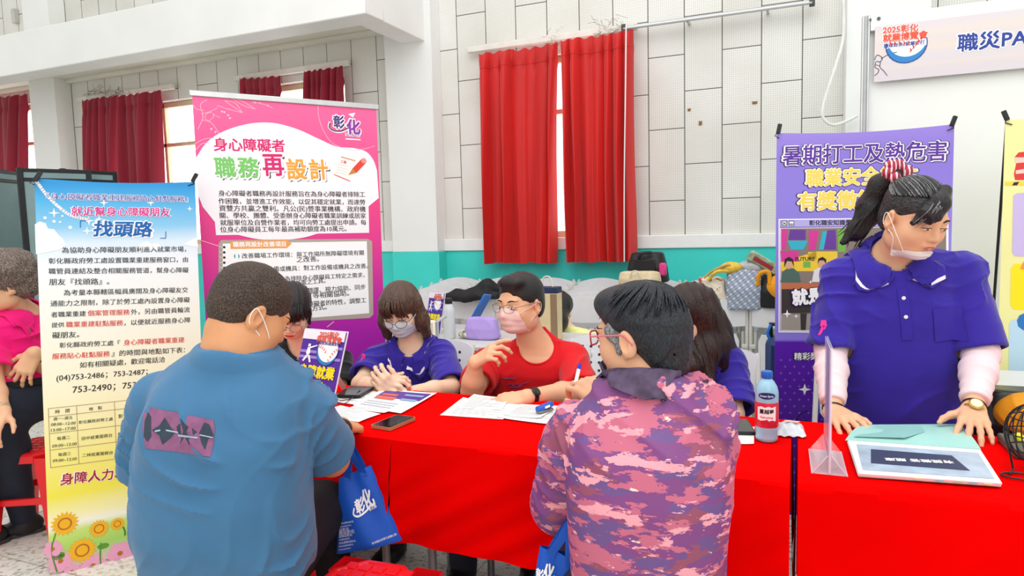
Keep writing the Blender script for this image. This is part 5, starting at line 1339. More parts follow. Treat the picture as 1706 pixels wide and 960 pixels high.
# ============ man in the blue t-shirt (seen from behind) ============
H = Head(W(418, 522, Y=1.36), face_frame(66, 30, 0), 1.0)
P0 = W(388, 972, Y=1.34); P0[2] = .55
f = Fig(P0, W(392, 600, Y=1.31), H, [W(498, 684, Y=1.42), W(270, 668, Y=1.30)], [W(553, 765, Y=1.58), W(244, 800, Y=1.44)], [W(568, 712, Y=1.74), W(330, 800, Y=1.72)],
        [(-.14, .19, .15), (0, .206, .165), (.2, .205, .17), (.45, .193, .155), (.7, .188, .14), (.86, .165, .115), (.95, .12, .085), (1.0, .085, .07)], hunch=.045, arm=1.18)
f.legs = seat_legs(f.P, f.R, A(-.42, 1, 0), thigh=.37, sp=.1)
f.body('man in a blue t-shirt seen from behind, sitting with a blue tote on his arm', SKIN['tan'], [dict(d=W(596, 706, Y=1.86) - W(568, 708, Y=1.74), back=A(.2, -.3, .9), curl=(38, 40, 25)), dict(d=A(.6, .7, -.1), back=A(0, 0, 1), curl=(30, 30, 20))], cheek=1.1, jaw=1.15, neck=.066)
M_bt = mat('blue_tshirt', '44779F', .8, .05, 6, bump=.05, bscale=250, sheen=.15, spec=.2)
f.shirt(M_bt, 't_shirt', .02, (.80, .80), (.088, .088), .078, wr=.007, seed=4, h=.0055, fold=.013, necktilt=.05)
f.trousers(M_black, (.115, .085, .066, .058)); f.shoes(A(.05, 1, 0))
zz = f.R[:, 2]
f.neck_rib(M_bt, .084, .006, .05)
# back print: faded red block with dark angular letters
bd = nrm(f.SH.onto([W(295, 722, d=1.5)], ray(295, 722))[0] - CAM); Ob = W(228, 760, d=1.45)
def shirt_uv(px, py): return W(px, py, d=1.45)
def press(name, mtl, polys, off):
    g = MB()
    for q in polys:
        # subdivide the outline into a fan of small quads so that it follows the cloth
        q = [A(*p) for p in q]; n = len(q); c = sum(q) / n; rows = 6; V = []
        pts = []
        for i in range(n):
            for k in range(4): pts.append(q[i] + (q[(i + 1) % n] - q[i]) * k / 4)
        m_ = len(pts)
        for r_ in range(rows + 1): V += [c + (p - c) * r_ / rows for p in pts]
        Pw = np.array([W(p[0], p[1], d=1.45) for p in V]); Pw = f.SH.onto(Pw, bd, 60, .5) - bd * off
        g.add(Pw, [(r_ * m_ + i, r_ * m_ + (i + 1) % m_, (r_ + 1) * m_ + (i + 1) % m_, (r_ + 1) * m_ + i) for r_ in range(rows) for i in range(m_)])
    return g.obj(name, mtl, f.shirt_o, smooth=60)
M_pr = mat('faded_red_print', '8F5A80', .8, .1, 40); M_pk = mat('dark_grey_print', '33414F', .8, .08, 60); M_pl = mat('pale_print', 'A9BACB', .8, .08, 60)
press('print_block', M_pr, [[(232, 670), (275, 680), (362, 698), (364, 712), (362, 740), (355, 765), (300, 757), (236, 750), (230, 715)]], .0016)
press('print_letters', M_pk, [[(240, 682), (246, 690), (247, 728), (240, 738), (233, 728), (234, 700)], [(248, 716), (262, 708), (272, 693), (284, 712), (292, 720), (284, 730), (268, 743), (262, 726)], [(300, 695), (312, 708), (320, 700), (312, 718), (318, 745), (308, 728), (300, 742), (306, 718)], [(335, 722), (345, 702), (354, 706), (362, 726), (352, 732), (346, 752), (340, 742)], [(294, 710), (300, 704), (302, 724), (296, 728)], [(322, 712), (332, 720), (324, 726)]], .0026)
press('print_lines', M_pl, [[(274, 715), (296, 719), (297, 722), (275, 718)], [(296, 724), (332, 729), (332, 732), (297, 728)], [(336, 724), (360, 729), (360, 731), (336, 726)], [(254, 717), (264, 715), (264, 718), (254, 720)]], .0034)
# cropped hair
def crop_hair(H, S0, m, body, name='hair', grow=.008, low=-.05, front=.05, seed=2, nz=.004, fz=45):
    S = Sdf(); S.ell(H.p(0, -.014, .04), A(.075 + grow, .096 + grow, .083 + grow) * H.k, H.R, .0); S.ell(H.p(0, -.05, -.01), A(.062 + grow * .6, .05 + grow, .06) * H.k, H.R, .03)
    S.half(H.p(0, front, .03), H.R @ A(0, .85, -.5), .02); S.half(H.p(0, -.05, low), H.R @ A(0, .35, -.94), .012)
    for sx in (-1, 1): S.ell(H.p(sx * .085, .0, -.035), A(.03, .036, .04) * H.k, H.R, .01, 's')
    S.disp(lambda P: waves(P, seed, fz, nz, 6) + waves(P, seed + 3, fz * 3, nz * .45, 5)); return S.obj(name, m, body, .0035)
M_crop = hair_mat('cropped_brown_black_hair', '241C18', '6A5444', (40, 40, 22), .6, 10)
crop_hair(H, None, M_crop, f.o, grow=.009, low=-.052, front=.075)
H.face(f.HS, f.o, .5); H.mask(f.HS, f.o, mat('white_mask', 'F1EFEA', .8, .02), top=-.07, bot=-.125)
watch(f, 0, .92, M_watch, .034, .016, M_glassd, A(-.3, -.5, .8))
tag_mb = f
MB_FIG = f
red_stool('red plastic stool the man in the blue t-shirt sits on, almost hidden below him', (f.P[0], f.P[1], 0), .2, .44)

# ============ person in the camouflage jacket ============
H = Head(W(1063, 558, Y=1.5), face_frame(163, 6, 0), .93)
P0 = W(1078, 985, Y=1.46); P0[2] = .56
f = Fig(P0, W(1082, 650, Y=1.48), H, [W(1158, 718, Y=1.54), W(962, 738, Y=1.5)], [W(1160, 830, Y=1.70), W(938, 835, Y=1.56)], [W(1012, 672, Y=1.80), W(985, 868, Y=1.74)],
        [(-.14, .142, .13), (0, .145, .132), (.3, .148, .13), (.55, .154, .128), (.75, .155, .12), (.88, .128, .095), (1.0, .08, .07)], hunch=.04, arm=.95)
f.legs = seat_legs(f.P, f.R, A(-.38, 1, 0), thigh=.36, sp=.08)
hd = W(962, 628, Y=1.84) - W(1012, 672, Y=1.80)
f.body('person in a pink and purple camouflage jacket seen from behind, holding a pen', SKIN['mid'], [dict(d=hd, back=A(.35, -.75, .55), curl=((35, 45, 25), (45, 50, 30), (50, 50, 30), (55, 50, 30)), thumb=(.6, .75, -.35)), dict(d=A(.8, .5, -.3), back=A(0, -.4, .9), curl=(40, 45, 30))], jaw=.95, neck=.05)


def camo_mat():
    m, nt, b = new_mat('pink_purple_camouflage'); N = nt.nodes.new; L = nt.links.new
    tc = N('ShaderNodeTexCoord'); mp = N('ShaderNodeMapping'); mp.inputs['Scale'].default_value = (1.35, 1.35, 4.0); mp.inputs['Rotation'].default_value = (0, math.radians(10), 0); L(tc.outputs['Object'], mp.inputs[0])
    def noise(sc, det, off):
        a = N('ShaderNodeVectorMath'); a.operation = 'ADD'; a.inputs[1].default_value = off; L(mp.outputs[0], a.inputs[0])
        n = N('ShaderNodeTexNoise'); n.inputs['Scale'].default_value = sc; n.inputs['Detail'].default_value = det; n.inputs['Roughness'].default_value = .62; L(a.outputs[0], n.inputs['Vector']); return n.outputs['Fac']
    cur = None
    def layer(prev, fac, thr, col):
        g = N('ShaderNodeMath'); g.operation = 'GREATER_THAN'; g.inputs[1].default_value = thr; L(fac, g.inputs[0])
        x = N('ShaderNodeMix'); x.data_type = 'RGBA'; L(g.outputs[0], x.inputs['Factor'])
        if isinstance(prev, str): x.inputs[6].default_value = (*lin(prev), 1)
        else: L(prev, x.inputs[6])
        x.inputs[7].default_value = (*lin(col), 1); return x.outputs[2]
    c = layer('7E3F7E', noise(5, 3, (0, 0, 0)), .52, '6A4A86'); c = layer(c, noise(6, 3, (9, 3, 1)), .56, '934862'); c = layer(c, noise(7, 5, (3, 7, 5)), .53, 'C5647F')
    c = layer(c, noise(8, 7, (5, 1, 8)), .57, 'EDA0AC'); c = layer(c, noise(15, 7, (2, 2, 2)), .68, 'F4D9C8')
    L(c, b.inputs['Base Color']); b.inputs['Roughness'].default_value = .6
    return m


M_camo = camo_mat()
f.shirt(M_camo, 'jacket', .022, (1.75, 1.72), (.076, .083), .066, wr=.007, seed=9, h=.0055, fold=.014, necktilt=.1)
f.trousers(M_navy); f.shoes(A(0, 1, 0))
# stand-up collar
z = nrm(f.head.p(0, -.028, -.06) - f.N); Rn = frame(z, f.R[:, 0]); c = f.N + z * .0
CQ = f.outside([c + Rn @ A((.072 + .010 * (1 - v)) * math.cos(2 * math.pi * u), (.074 + .010 * (1 - v)) * math.sin(2 * math.pi * u), -.018 + .066 * v - .02 * max(0, math.sin(2 * math.pi * u))) for v in np.linspace(0, 1, 9) for u in np.linspace(0, 1, 41)], .007).reshape(9, 41, 3)
M_collar = mat('plum_grey_collar', '5D4C68', .75, .25, 34)
col = MB().grid(lambda u, v: CQ[int(round(v * 8)), int(round(u * 40))], 40, 8, -.006).obj('collar', M_collar, f.shirt_o, smooth=70)
# cuff rolls on the left sleeve
e, w = f.E[1], f.Wr[1]; d = nrm(w - e)
g = MB(); Rc = frame(d)
for k, (tt, rr) in enumerate(((.55, .064), (.68, .060))):
    g.tube([e + (w - e) * tt + Rc @ A(rr * math.cos(q), rr * math.sin(q), .006 * math.sin(3 * q)) for q in np.linspace(0, 2 * math.pi, 25)[:-1]], .014, 8, closed=True)
g.obj('sleeve_cuff', M_camo, f.shirt_o, smooth=70)
M_bk = hair_mat('short_black_hair', '0C0E12', '2C3440', (30, 30, 10), .33, 12); M_gr = hair_mat('grey_temple_hair', '53565A', 'B9B8B4', (30, 30, 12), .45, 14)
S = Sdf(); k = H.k; S.ell(H.p(0, -.02, .042), A(.086, .106, .086) * k, H.R, .0); S.ell(H.p(0, -.07, -.02), A(.073, .058, .08) * k, H.R, .04); S.ell(H.p(.0, -.062, -.08), A(.052, .042, .036) * k, H.R, .03)
S.ell(H.p(0, .055, .082), A(.06, .05, .036) * k, H.R, .03); S.half(H.p(0, .088, .05), H.R @ A(0, .8, -.6), .02); S.ell(H.p(0, .10, -.02), A(.12, .075, .075) * k, H.R, .012, 's')
for sx in (-1, 1): S.ell(H.p(sx * .092, -.002, -.03), A(.03, .034, .05) * k, H.R, .01, 's')
S.disp(lambda P: folds(P, H.p(0, -.05, .09), H.R @ A(1, .2, 0), 95, .006, 4) + waves(P, 5, 40, .004)); hr = S.obj('hair', M_bk, f.o, .0035)
S = Sdf()
for sx in (-1, 1): S.ell(H.p(sx * .072, .022, .018), A(.008, .026, .026) * k, H.R, .0); S.ell(H.p(sx * .0735, .012, -.018), A(.006, .010, .022) * k, H.R, .015)
S.disp(lambda P: waves(P, 8, 90, .003)); S.obj('grey_sideburns', M_gr, f.o, .003)
lk = MB(); rs = np.random.RandomState(5); sk = Sdf(); sk.ell(H.p(0, -.02, .048), A(.09, .11, .092) * k, H.R, 0)
for i in range(150):
    a = rs.uniform(-2.7, 2.7) + math.pi; t1 = rs.uniform(.55, 1.25)
    whorl = H.p(0, -.045, .13)
    pts = []
    for t in np.linspace(.05, t1, 6):
        ang = a + t * .5; x, y = math.sin(ang), math.cos(ang); v = nrm(A(x * math.sin(t * 1.25), y * math.sin(t * 1.25) - .25, math.cos(t * 1.25))); pts.append(H.p(0, -.02, .042) + H.R @ (v * A(.087, .107, .087) * k * (1.0 + .03 * t)))
    if (H.R.T @ (pts[-1] - H.c))[1] > .085: continue
    lk.tube(pts, [.0015, .003, .0034, .003, .0024, .0006], 5)
lk.obj('hair_lock', M_bk, hr, smooth=180)
H.face(f.HS, f.o, .8); M_redf = mat('red_glasses_frame', 'B52438', .3, .04); H.glasses(f.o, M_redf, .024, .017, 0, .11, .0022, 3.2, temple=mat('pink_temple', 'D9727C', .3, .03))
CAMO_FIG = f
tip = W(958, 628, Y=1.85)
pen = thing('pen', 'blue and white ballpoint pen held up by the person in camouflage', 'pen', W(964, 640, Y=1.845)); a, b = W(957, 648, Y=1.835), W(966, 607, Y=1.865)
e = nrm(b - a); MB().tube([a + (b - a) * .2, a + (b - a) * .8], .0055, 10).obj('barrel', M_wht, pen); M_penb = mat('pen_blue', '2A3FD0', .3, .02)
MB().tube([a, a + (b - a) * .06, a + (b - a) * .22], [.0015, .005, .0058], 10).obj('grip', M_penb, pen); MB().tube([a + (b - a) * .8, b], [.0058, .005], 10).obj('cap', M_penb, pen)
red_stool('red plastic stool under the person in camouflage, below the picture edge', (f.P[0], f.P[1], 0), .1, .44)

# ============ man in the red t-shirt ============
H = Head(W(866, 506, Y=2.70), face_frame(-108, 4, 0), 1.04)
P0 = W(888, 745, Y=2.84); P0[2] = .56
f = Fig(P0, W(893, 583, Y=2.79), H, [W(812, 608, Y=2.72), W(954, 598, Y=2.84)], [W(786, 653, Y=2.52), W(966, 652, Y=2.66)], [W(792, 604, Y=2.48), W(878, 662, Y=2.36)], SEC_M, 1.06, 1.05, .02, arm=1.08)
f.legs = seat_legs(f.P, f.R, A(.05, -1, 0), thigh=.42)
f.body('man in a red t-shirt with glasses and a pink mask, one hand raised', SKIN['warm'], [dict(d=W(836, 570, Y=2.46) - W(792, 602, Y=2.48), back=A(-.5, -.55, .65), curl=((12, 18, 12), (28, 45, 25), (40, 55, 30), (48, 60, 30)), thumb=(.55, .8, -.2)), dict(d=W(828, 672, Y=2.3) - W(878, 662, Y=2.36), back=A(.1, -.45, .9), curl=(22, 38, 25))], cheek=1.06, jaw=1.1, neck=.06)
M_rt = mat('red_tshirt', 'D9141E', .8, .05, 6, bump=.05, bscale=250, sheen=.15, spec=.2)
f.shirt(M_rt, 't_shirt', .018, (.7, .97), (.076, .078), .074, wr=.005, seed=6, h=.0055, fold=.011, necktilt=.75)
f.neck_rib(M_rt, .08, .005, .75)
f.trousers(M_jean); f.shoes(A(.05, -1, 0))
g = MB()
for pts in ([(832, 628), (840, 630), (848, 629), (858, 631)], [(842, 645), (850, 640), (855, 647), (862, 640), (868, 647), (876, 640), (886, 638)], [(846, 648), (860, 648), (872, 646)]):
    q = f.SH.onto([W(x, y, d=2.4) for x, y in spline([(*p, 0) for p in pts], 4) for x, y in [(x[0], x[1])]] if False else [W(p[0], p[1], d=2.4) for p in spline([(*p, 0) for p in pts], 4)], ray(858, 638), 80, .8); g.tube(q - ray(858, 638) * .001, .003, 5)
g.obj('chest_script', mat('script_blue', '6A3566', .7, .05), f.shirt_o)
def side_hair(H, m, body, lift=.012, seed=3, part=-1):
    k = H.k; S = Sdf(); S.ell(H.p(0, -.018, .046), A(.085, .104, .086) * k, H.R, .0); S.ell(H.p(0, -.065, -.02), A(.068, .05, .07) * k, H.R, .035)
    S.ell(H.p(.01 * part, .06, .098), A(.058, .036, .026) * k, H.R, .03)
    S.half(H.p(0, .092, .062), H.R @ A(0, .8, -.6), .02); S.ell(H.p(0, .115, -.005), A(.09, .06, .07) * k, H.R, .012, 's'); S.half(H.p(0, -.05, -.06), H.R @ A(0, .45, -.9), .012)
    for sx in (-1, 1): S.ell(H.p(sx * .09, .012, -.035), A(.03, .038, .048) * k, H.R, .01, 's')
    S.disp(lambda P: folds(P, H.p(.05 * part, 0, .1), H.R @ A(.35, 1, 0), 90, .004, seed) + waves(P, seed, 45, .003)); return S.obj('hair', m, body, .0035)
M_bk2 = hair_mat('black_hair', '0E0D0E', '2E2A2A', (14, 30, 30), .35, 12)
side_hair(H, M_bk2, f.o); H.face(f.HS, f.o, .85, lips=False, look=-.8)
H.mask(f.HS, f.o, mat('pink_mask', 'F7D3CB', .8, .02)); H.glasses(f.o, M_steel, .023, .0165, -.002, .114, .0013, 2.8)
watch(f, 1, .93, M_watch, .03, .022, M_glassd, A(.25, -.8, .6))
RED_FIG = f

# ============ woman with brown bob and mask ============
H = Head(W(668, 516, Y=2.66), face_frame(-78, 27, -3), .98)
P0 = W(692, 745, Y=2.82); P0[2] = .55
f = Fig(P0, W(686, 578, Y=2.75), H, [W(626, 602, Y=2.70), W(736, 592, Y=2.80)], [W(600, 640, Y=2.52), W(752, 645, Y=2.62)], [W(632, 648, Y=2.37), W(664, 658, Y=2.36)], SEC_F, 1.08, 1.05, .02, arm=.9)
f.legs = seat_legs(f.P, f.R, A(.0, -1, 0))
f.body('young woman with a brown bob, glasses and pale blue mask, hands clasped', SKIN['fair'], [dict(d=W(668, 632, Y=2.33) - W(632, 648, Y=2.37), back=A(-.2, -.6, .75), curl=(35, 55, 35), thumb=(.5, .8, -.1)), dict(d=W(632, 628, Y=2.31) - W(664, 655, Y=2.36), back=A(.15, -.9, .3), curl=(30, 50, 35), thumb=(.5, .8, -.2))], jaw=.88, cheek=.97, neck=.046)
f.shirt(M_polo, 'polo_shirt', .017, (.74, .98), (.07, .074), .062, wr=.005, seed=11, h=.0055, fold=.011, necktilt=.55)
f.trousers(M_navy); f.shoes(A(0, -1, 0)); f.polo_collar(M_polo, M_polow, .066); f.placket(M_polo, M_btn, 3, .14)
M_bob = hair_mat('brown_bob_hair', '3A2A22', '7B5C45', (34, 34, 3), .36, 11)
k = H.k
def bob(H, m, body, length=-.15, seed=2):
    k = H.k; S = Sdf(); S.ell(H.p(0, -.014, .045), A(.09, .107, .088) * k, H.R, .0)
    for sx in (-1, 1): S.chain([H.p(sx * .078, -.01, .03), H.p(sx * .09, .005, -.06), H.p(sx * .098, .012, length)], [.03 * k, .033 * k, .024 * k], .03)
    S.chain([H.p(0, -.06, .0), H.p(0, -.075, -.08), H.p(0, -.075, length)], [.06 * k, .06 * k, .045 * k], .05); S.ell(H.p(.05, -.05, -.07), A(.04, .05, .08), H.R, .03); S.ell(H.p(-.05, -.05, -.07), A(.04, .05, .08), H.R, .03)
    S.ell(H.p(0, .085, -.055), A(.066, .075, .088) * k, H.R, .012, 's')
    S.disp(lambda P: folds(P, H.p(0, 0, .05), H.R @ A(1, .35, 0), 110, .005, seed) + waves(P, seed, 30, .003)); return S.obj('hair', m, body, .0036)
hr = bob(H, M_bob, f.o, -.13)
lk = MB(); strands(lk, lambda t: H.p(-.055 + .11 * t, .07 + .02 * math.sin(math.pi * t), .10), lambda t: H.p(-.062 + .124 * t, .098 - .028 * (2 * t - 1) ** 2, .022 - .02 * abs(2 * t - 1)), 46, .0034, 3, .005, .003, lambda t: H.R @ A(0, .018, .012)); lk.obj('fringe', M_bob, hr, smooth=180)
H.face(f.HS, f.o, .3, lips=False); H.mask(f.HS, f.o, mat('pale_blue_mask', 'D6EBF4', .8, .02), top=-.016); H.glasses(f.o, M_darkframe, .026, .021, -.008, .116, .0013, 2.0)
w_ = watch(f, 1, .9, M_steel, .027, .007, None, name='chain_bracelet')
g = MB(); q = f.SH.onto([W(605, 598, d=2.5)], ray(605, 598), 80, .8)[0] - ray(605, 598) * .002; Rr = frame(-ray(605, 598), A(1, 0, 0))
for pl in ([(-.004, .012), (.004, .012), (.018, -.016), (.010, -.018)], [(-.004, .012), (.004, .012), (-.010, -.018), (-.018, -.016)], [(-.009, .008), (.009, .008), (.006, .024), (-.006, .024)]): g.prism(pl, 0, .002, q, Rr)
M_rib = mat('pink_ribbon', 'F0309A', .5, .02); g.obj('ribbon_badge', M_rib, f.shirt_o)
GIRL_FIG = f

# ============ woman in black with black hair and glasses ============
H = Head(W(486, 519, Y=2.40), face_frame(-62, 34, 6), .98)
P0 = W(500, 735, Y=2.66); P0[2] = .55
f = Fig(P0, W(503, 578, Y=2.52), H, [W(432, 612, Y=2.44), W(562, 604, Y=2.62)], [W(440, 655, Y=2.32), W(566, 665, Y=2.50)], [W(508, 655, Y=2.16), W(520, 672, Y=2.33)], SEC_F, 1.05, 1.05, .03, arm=.88)
f.legs = seat_legs(f.P, f.R, A(.1, -1, 0))
tipd = W(549, 675, Z=.75) - W(508, 655, Y=2.16)
f.body('woman in a black shirt with black fringe and glasses, pointing at a paper', SKIN['fair'], [dict(d=tipd, back=A(.1, -.4, .9), curl=((10, 12, 8), (38, 45, 25), (45, 50, 30), (50, 55, 30)), thumb=(.5, .8, -.3)), dict(d=A(.3, -.9, -.1), back=A(0, 0, 1), curl=(20, 25, 20))], jaw=.9, neck=.046)
M_bkshirt = mat('black_shirt', '16171B', .8, .08, 8, sheen=.2); f.shirt(M_bkshirt, 'shirt', .017, (.7, .7), (.074, .076), .062, wr=.005, seed=14, fold=.01, necktilt=.45)
f.trousers(M_black); f.shoes(A(.1, -1, 0)); f.polo_collar(M_bkshirt, None, .064)
k = H.k; S = Sdf(); S.ell(H.p(0, -.014, .045), A(.088, .106, .088) * k, H.R, .0); S.ell(H.p(0, -.065, -.02), A(.07, .055, .075) * k, H.R, .04); S.chain([H.p(0, -.09, .02), H.p(0, -.115, -.06), H.p(.02, -.10, -.15)], [.03, .034, .018], .03)
for sx in (-1, 1): S.chain([H.p(sx * .076, .03, .04), H.p(sx * .08, .03, -.04)], [.014, .008], .02)
S.ell(H.p(0, .1, -.045), A(.068, .075, .085) * k, H.R, .01, 's'); S.disp(lambda P: folds(P, H.p(0, 0, .05), H.R @ A(1, .35, 0), 110, .004, 5) + waves(P, 6, 35, .003)); hr = S.obj('hair', M_bk2, f.o, .0036)
lk = MB(); strands(lk, lambda t: H.p(-.06 + .12 * t, .068 + .022 * math.sin(math.pi * t), .098), lambda t: H.p(-.066 + .132 * t, .1 - .03 * (2 * t - 1) ** 2, .016), 70, .0042, 4, .004, .002, lambda t: H.R @ A(0, .02, .014)); lk.obj('fringe', M_bk2, hr, smooth=180)
H.face(f.HS, f.o, .4, lipc=mat('red_lips', 'C4504E', .4, .03)); H.glasses(f.o, M_steel, .025, .02, -.006, .112, .0012, 2.0)
q = f.SH.onto([W(478, 603, d=2.4)], ray(478, 603), 80, .8)[0]; g = MB(); Rr = frame(-ray(478, 603), A(1, 0, 0))
rs = np.random.RandomState(2)
for i in range(14): g.prism([(.008 * math.cos(w) * (1 if j % 2 else .5), .008 * math.sin(w) * (1 if j % 2 else .5)) for j, w in enumerate(np.linspace(0, 6.28, 11)[:-1])], 0, .002, q + Rr @ A(rs.uniform(-.03, .03), rs.uniform(-.018, .018), .001), Rr)
g.obj('flower_brooch', mat('lilac_print', 'D7A0D8', .5, .1, 90), f.shirt_o)

# ============ long haired woman in a polo behind the camouflage jacket ============
H = Head(W(1146, 528, Y=2.68), face_frame(-128, 20, 4), .99)
P0 = W(1165, 745, Y=2.80); P0[2] = .54
f = Fig(P0, W(1158, 590, Y=2.76), H, [W(1106, 618, Y=2.66), W(1212, 604, Y=2.82)], [W(1102, 680, Y=2.5), W(1222, 690, Y=2.66)], [W(1150, 700, Y=2.36), W(1196, 712, Y=2.42)], SEC_F, 1.05, 1.02, .02, arm=.92)
f.legs = seat_legs(f.P, f.R, A(.0, -1, 0))
f.body('woman with very long dark hair in a royal blue polo behind the camouflage jacket', SKIN['fair'], [dict(d=A(.6, -.6, -.1), back=A(0, -.2, 1), curl=(15, 20, 15)), dict(d=A(-.5, -.8, -.15), back=A(0, -.2, 1), curl=(15, 20, 15))], jaw=.9, neck=.046)
f.shirt(M_polo, 'polo_shirt', .017, (.7, .92), (.078, .084), .064, wr=.005, seed=17, fold=.011, necktilt=.6); f.trousers(M_navy); f.shoes(A(0, -1, 0)); f.polo_collar(M_polo, None, .066); f.placket(M_polo, M_btn, 2, .12)
M_long = hair_mat('long_dark_hair', '120C0B', '4A2C22', (34, 34, 2.4), .3, 11); k = H.k
S = Sdf(); S.ell(H.p(0, -.014, .045), A(.09, .108, .088) * k, H.R, .0); L_ = lambda x, y, Y: W(x, y, Y=Y)
S.ell(H.p(-.08, -.02, -.02), A(.03, .045, .07), H.R, .03); S.ell(H.p(.08, -.02, -.02), A(.03, .045, .07), H.R, .03); S.chain([H.p(.07, -.02, .04), H.p(.088, .0, -.05), L_(1150, 610, 2.56), L_(1150, 690, 2.56)], [.03, .036, .034, .02], .03); S.chain([H.p(.075, -.05, .03), L_(1178, 580, 2.66), L_(1172, 650, 2.60), L_(1165, 690, 2.58)], [.045, .05, .036, .02], .04)
S.chain([H.p(.03, -.08, .02), L_(1205, 590, 2.82), L_(1228, 640, 2.88), L_(1236, 680, 2.88)], [.06, .05, .035, .02], .04); S.chain([H.p(-.06, -.05, .0), H.p(-.09, -.05, -.12), H.p(-.09, -.03, -.25)], [.04, .04, .02], .03); S.chain([H.p(0, -.08, 0), H.p(0, -.12, -.12), H.p(0, -.13, -.26)], [.07, .06, .04], .04)
S.ell(H.p(0, .1, -.05), A(.066, .08, .088) * k, H.R, .01, 's'); S.disp(lambda P: folds(P, H.p(0, 0, .05), H.R @ A(.6, 1, 0.02), 95, .006, 7) + waves(P, 9, 28, .003, ani=(1, 1, .2))); hr = S.obj('hair', M_long, f.o, .0038)
H.face(f.HS, f.o, .5, lips=False); H.mask(f.HS, f.o, mat('pale_blue_mask', 'D6EBF4', .8, .02), loops=False)
LHW_FIG = f

# ============ standing woman ============
H = Head(W(1524, 364, Y=2.58), face_frame(-54, 22, 3), 1.03)
P0 = W(1502, 730, Y=2.78)
f = Fig(P0, W(1486, 434, Y=2.70), H, [W(1404, 464, Y=2.70), W(1600, 456, Y=2.74)], [W(1384, 582, Y=2.62), W(1634, 588, Y=2.64)], [W(1388, 686, Y=2.42), W(1622, 682, Y=2.43)],
        [(-.12, .20, .15), (0, .205, .155), (.25, .20, .15), (.5, .195, .14), (.75, .19, .125), (.9, .15, .095), (1.0, .075, .066)], hunch=.0, arm=1.0)
f.legs = [(f.P + f.R[:, 0] * s * .1, A(f.P[0], f.P[1] + .02, .46) + f.R[:, 0] * s * .1, A(f.P[0], f.P[1] + .05, .08) + f.R[:, 0] * s * .1) for s in (1, -1)]
f.body('standing woman in a royal blue polo with black ponytail, leaning on the right table', SKIN['warm'], [dict(d=W(1428, 716, Z=.765) - W(1388, 690, Y=2.42), back=A(-.1, -.35, .92), curl=(16, 14, 8), thumb=(.6, .7, -.25), hs=1.0), dict(d=W(1626, 736, Z=.762) - W(1622, 686, Y=2.43), back=A(.05, -.45, .9), curl=(14, 12, 8), spread=(.22, .06, -.1, -.26), thumb=(.8, .5, -.2))], jaw=.98, cheek=1.05, neck=.055)
f.shirt(M_polo, 'polo_shirt', .02, (.97, .97), (.074, .08), .072, wr=.006, seed=21, h=.0055, fold=.012, necktilt=.6)
f.trousers(M_navy); f.shoes(A(-.1, -1, 0)); f.polo_collar(M_polo, M_polow, .076, .5, .7, .06, .03); f.placket(M_polo, M_btn, 2, .17)
M_sl = mat('pale_pink_sleeve', 'F6DDE0', .8, .03, 10); sk = None
for i in (0, 1):
    e, w = f.E[i], f.Wr[i]; S = Sdf(); S.cap(f.S[i] + (e - f.S[i]) * .75, e, .052, .051, .02); S.cap(e, e + (w - e) * .36, .051, .050, .02); S.cone(e + (w - e) * .3, e + (w - e) * .86, .051, .040, .02); S.disp(lambda P: waves(P, 31 + i, 26, .0025) + folds(P, e, w - e, 60, .004, 31 + i)); S.obj('arm_sleeve', M_sl, f.o, .0045)
    watch(f, i, .95, M_watch, .031, .004, None, name='bracelet')
M_gold = mat('gold_watch', 'D2AE55', .3, .05, metal=.7); watch(f, 1, 1.04, M_gold, .0305, .009, mat('watch_face', 'E9DFC0', .2, 0), A(0, -.8, .6))
M_hs = hair_mat('greying_black_hair', '17161A', '4E4B4C', (8, 14, 30), .4, 9); k = H.k
S = Sdf(); S.ell(H.p(0, -.018, .044), A(.083, .102, .084) * k, H.R, .0); S.ell(H.p(0, -.065, -.02), A(.066, .05, .06) * k, H.R, .035); S.half(H.p(0, .086, .055), H.R @ A(0, .75, -.66), .02); S.ell(H.p(0, .112, -.015), A(.085, .06, .08) * k, H.R, .012, 's')
for sx in (-1, 1): S.ell(H.p(sx * .09, .0, -.03), A(.028, .032, .046) * k, H.R, .01, 's')
S.disp(lambda P: folds(P, H.p(0, -.09, .06), H.R @ A(1, 0, .6), 80, .004, 9) + waves(P, 10, 40, .002)); hr = S.obj('hair', M_hs, f.o, .0035)
tie = W(1494, 293, Y=2.652); sw, sg = MB(), MB(); rs = np.random.RandomState(12); tl_ = H.R.T @ (tie - H.c) / k
for i in range(230):        # combed back from the hairline to the tie
    a = rs.uniform(-1.75, 1.75); sx = math.sin(a); el = .20 + .42 * math.cos(a * .9); v0 = nrm(A(sx * .9, math.cos(a) * .95, el)); v1 = nrm(tl_ - A(0, -.018, .044)); pts = []
    for t in np.linspace(0, 1, 7): v = nrm(v0 * (1 - t) + v1 * t + 1e-3); pts.append(H.p(0, -.018, .044) + H.R @ (v * A(.085, .104, .086) * k * (1 + .012 * rs.rand() + .02 * math.sin(math.pi * t))))
    pts.append(tie); (sg if rs.rand() < .3 else sw).tube(spline(pts, 2), .0021, 5)
sw.obj('combed_hair', hair_mat('combed_black_hair', '121115', '35343A', (20, 20, 20), .4, 10), hr, smooth=180); sg.obj('grey_hair', M_gr, hr, smooth=180)
M_pt = hair_mat('ponytail_hair', '0F0E10', '2B282A', (20, 20, 8), .35, 12)
S = Sdf(); S.chain([W(1490, 292, Y=2.66), W(1470, 310, Y=2.70), W(1452, 350, Y=2.72), W(1428, 384, Y=2.72), W(1402, 404, Y=2.70)], [.026, .04, .044, .03, .008], .03); S.disp(lambda P: folds(P, W(1460, 320, Y=2.7), A(.8, .3, -.5), 90, .006, 3) + waves(P, 4, 30, .004)); S.obj('ponytail', M_pt, hr, .0038)
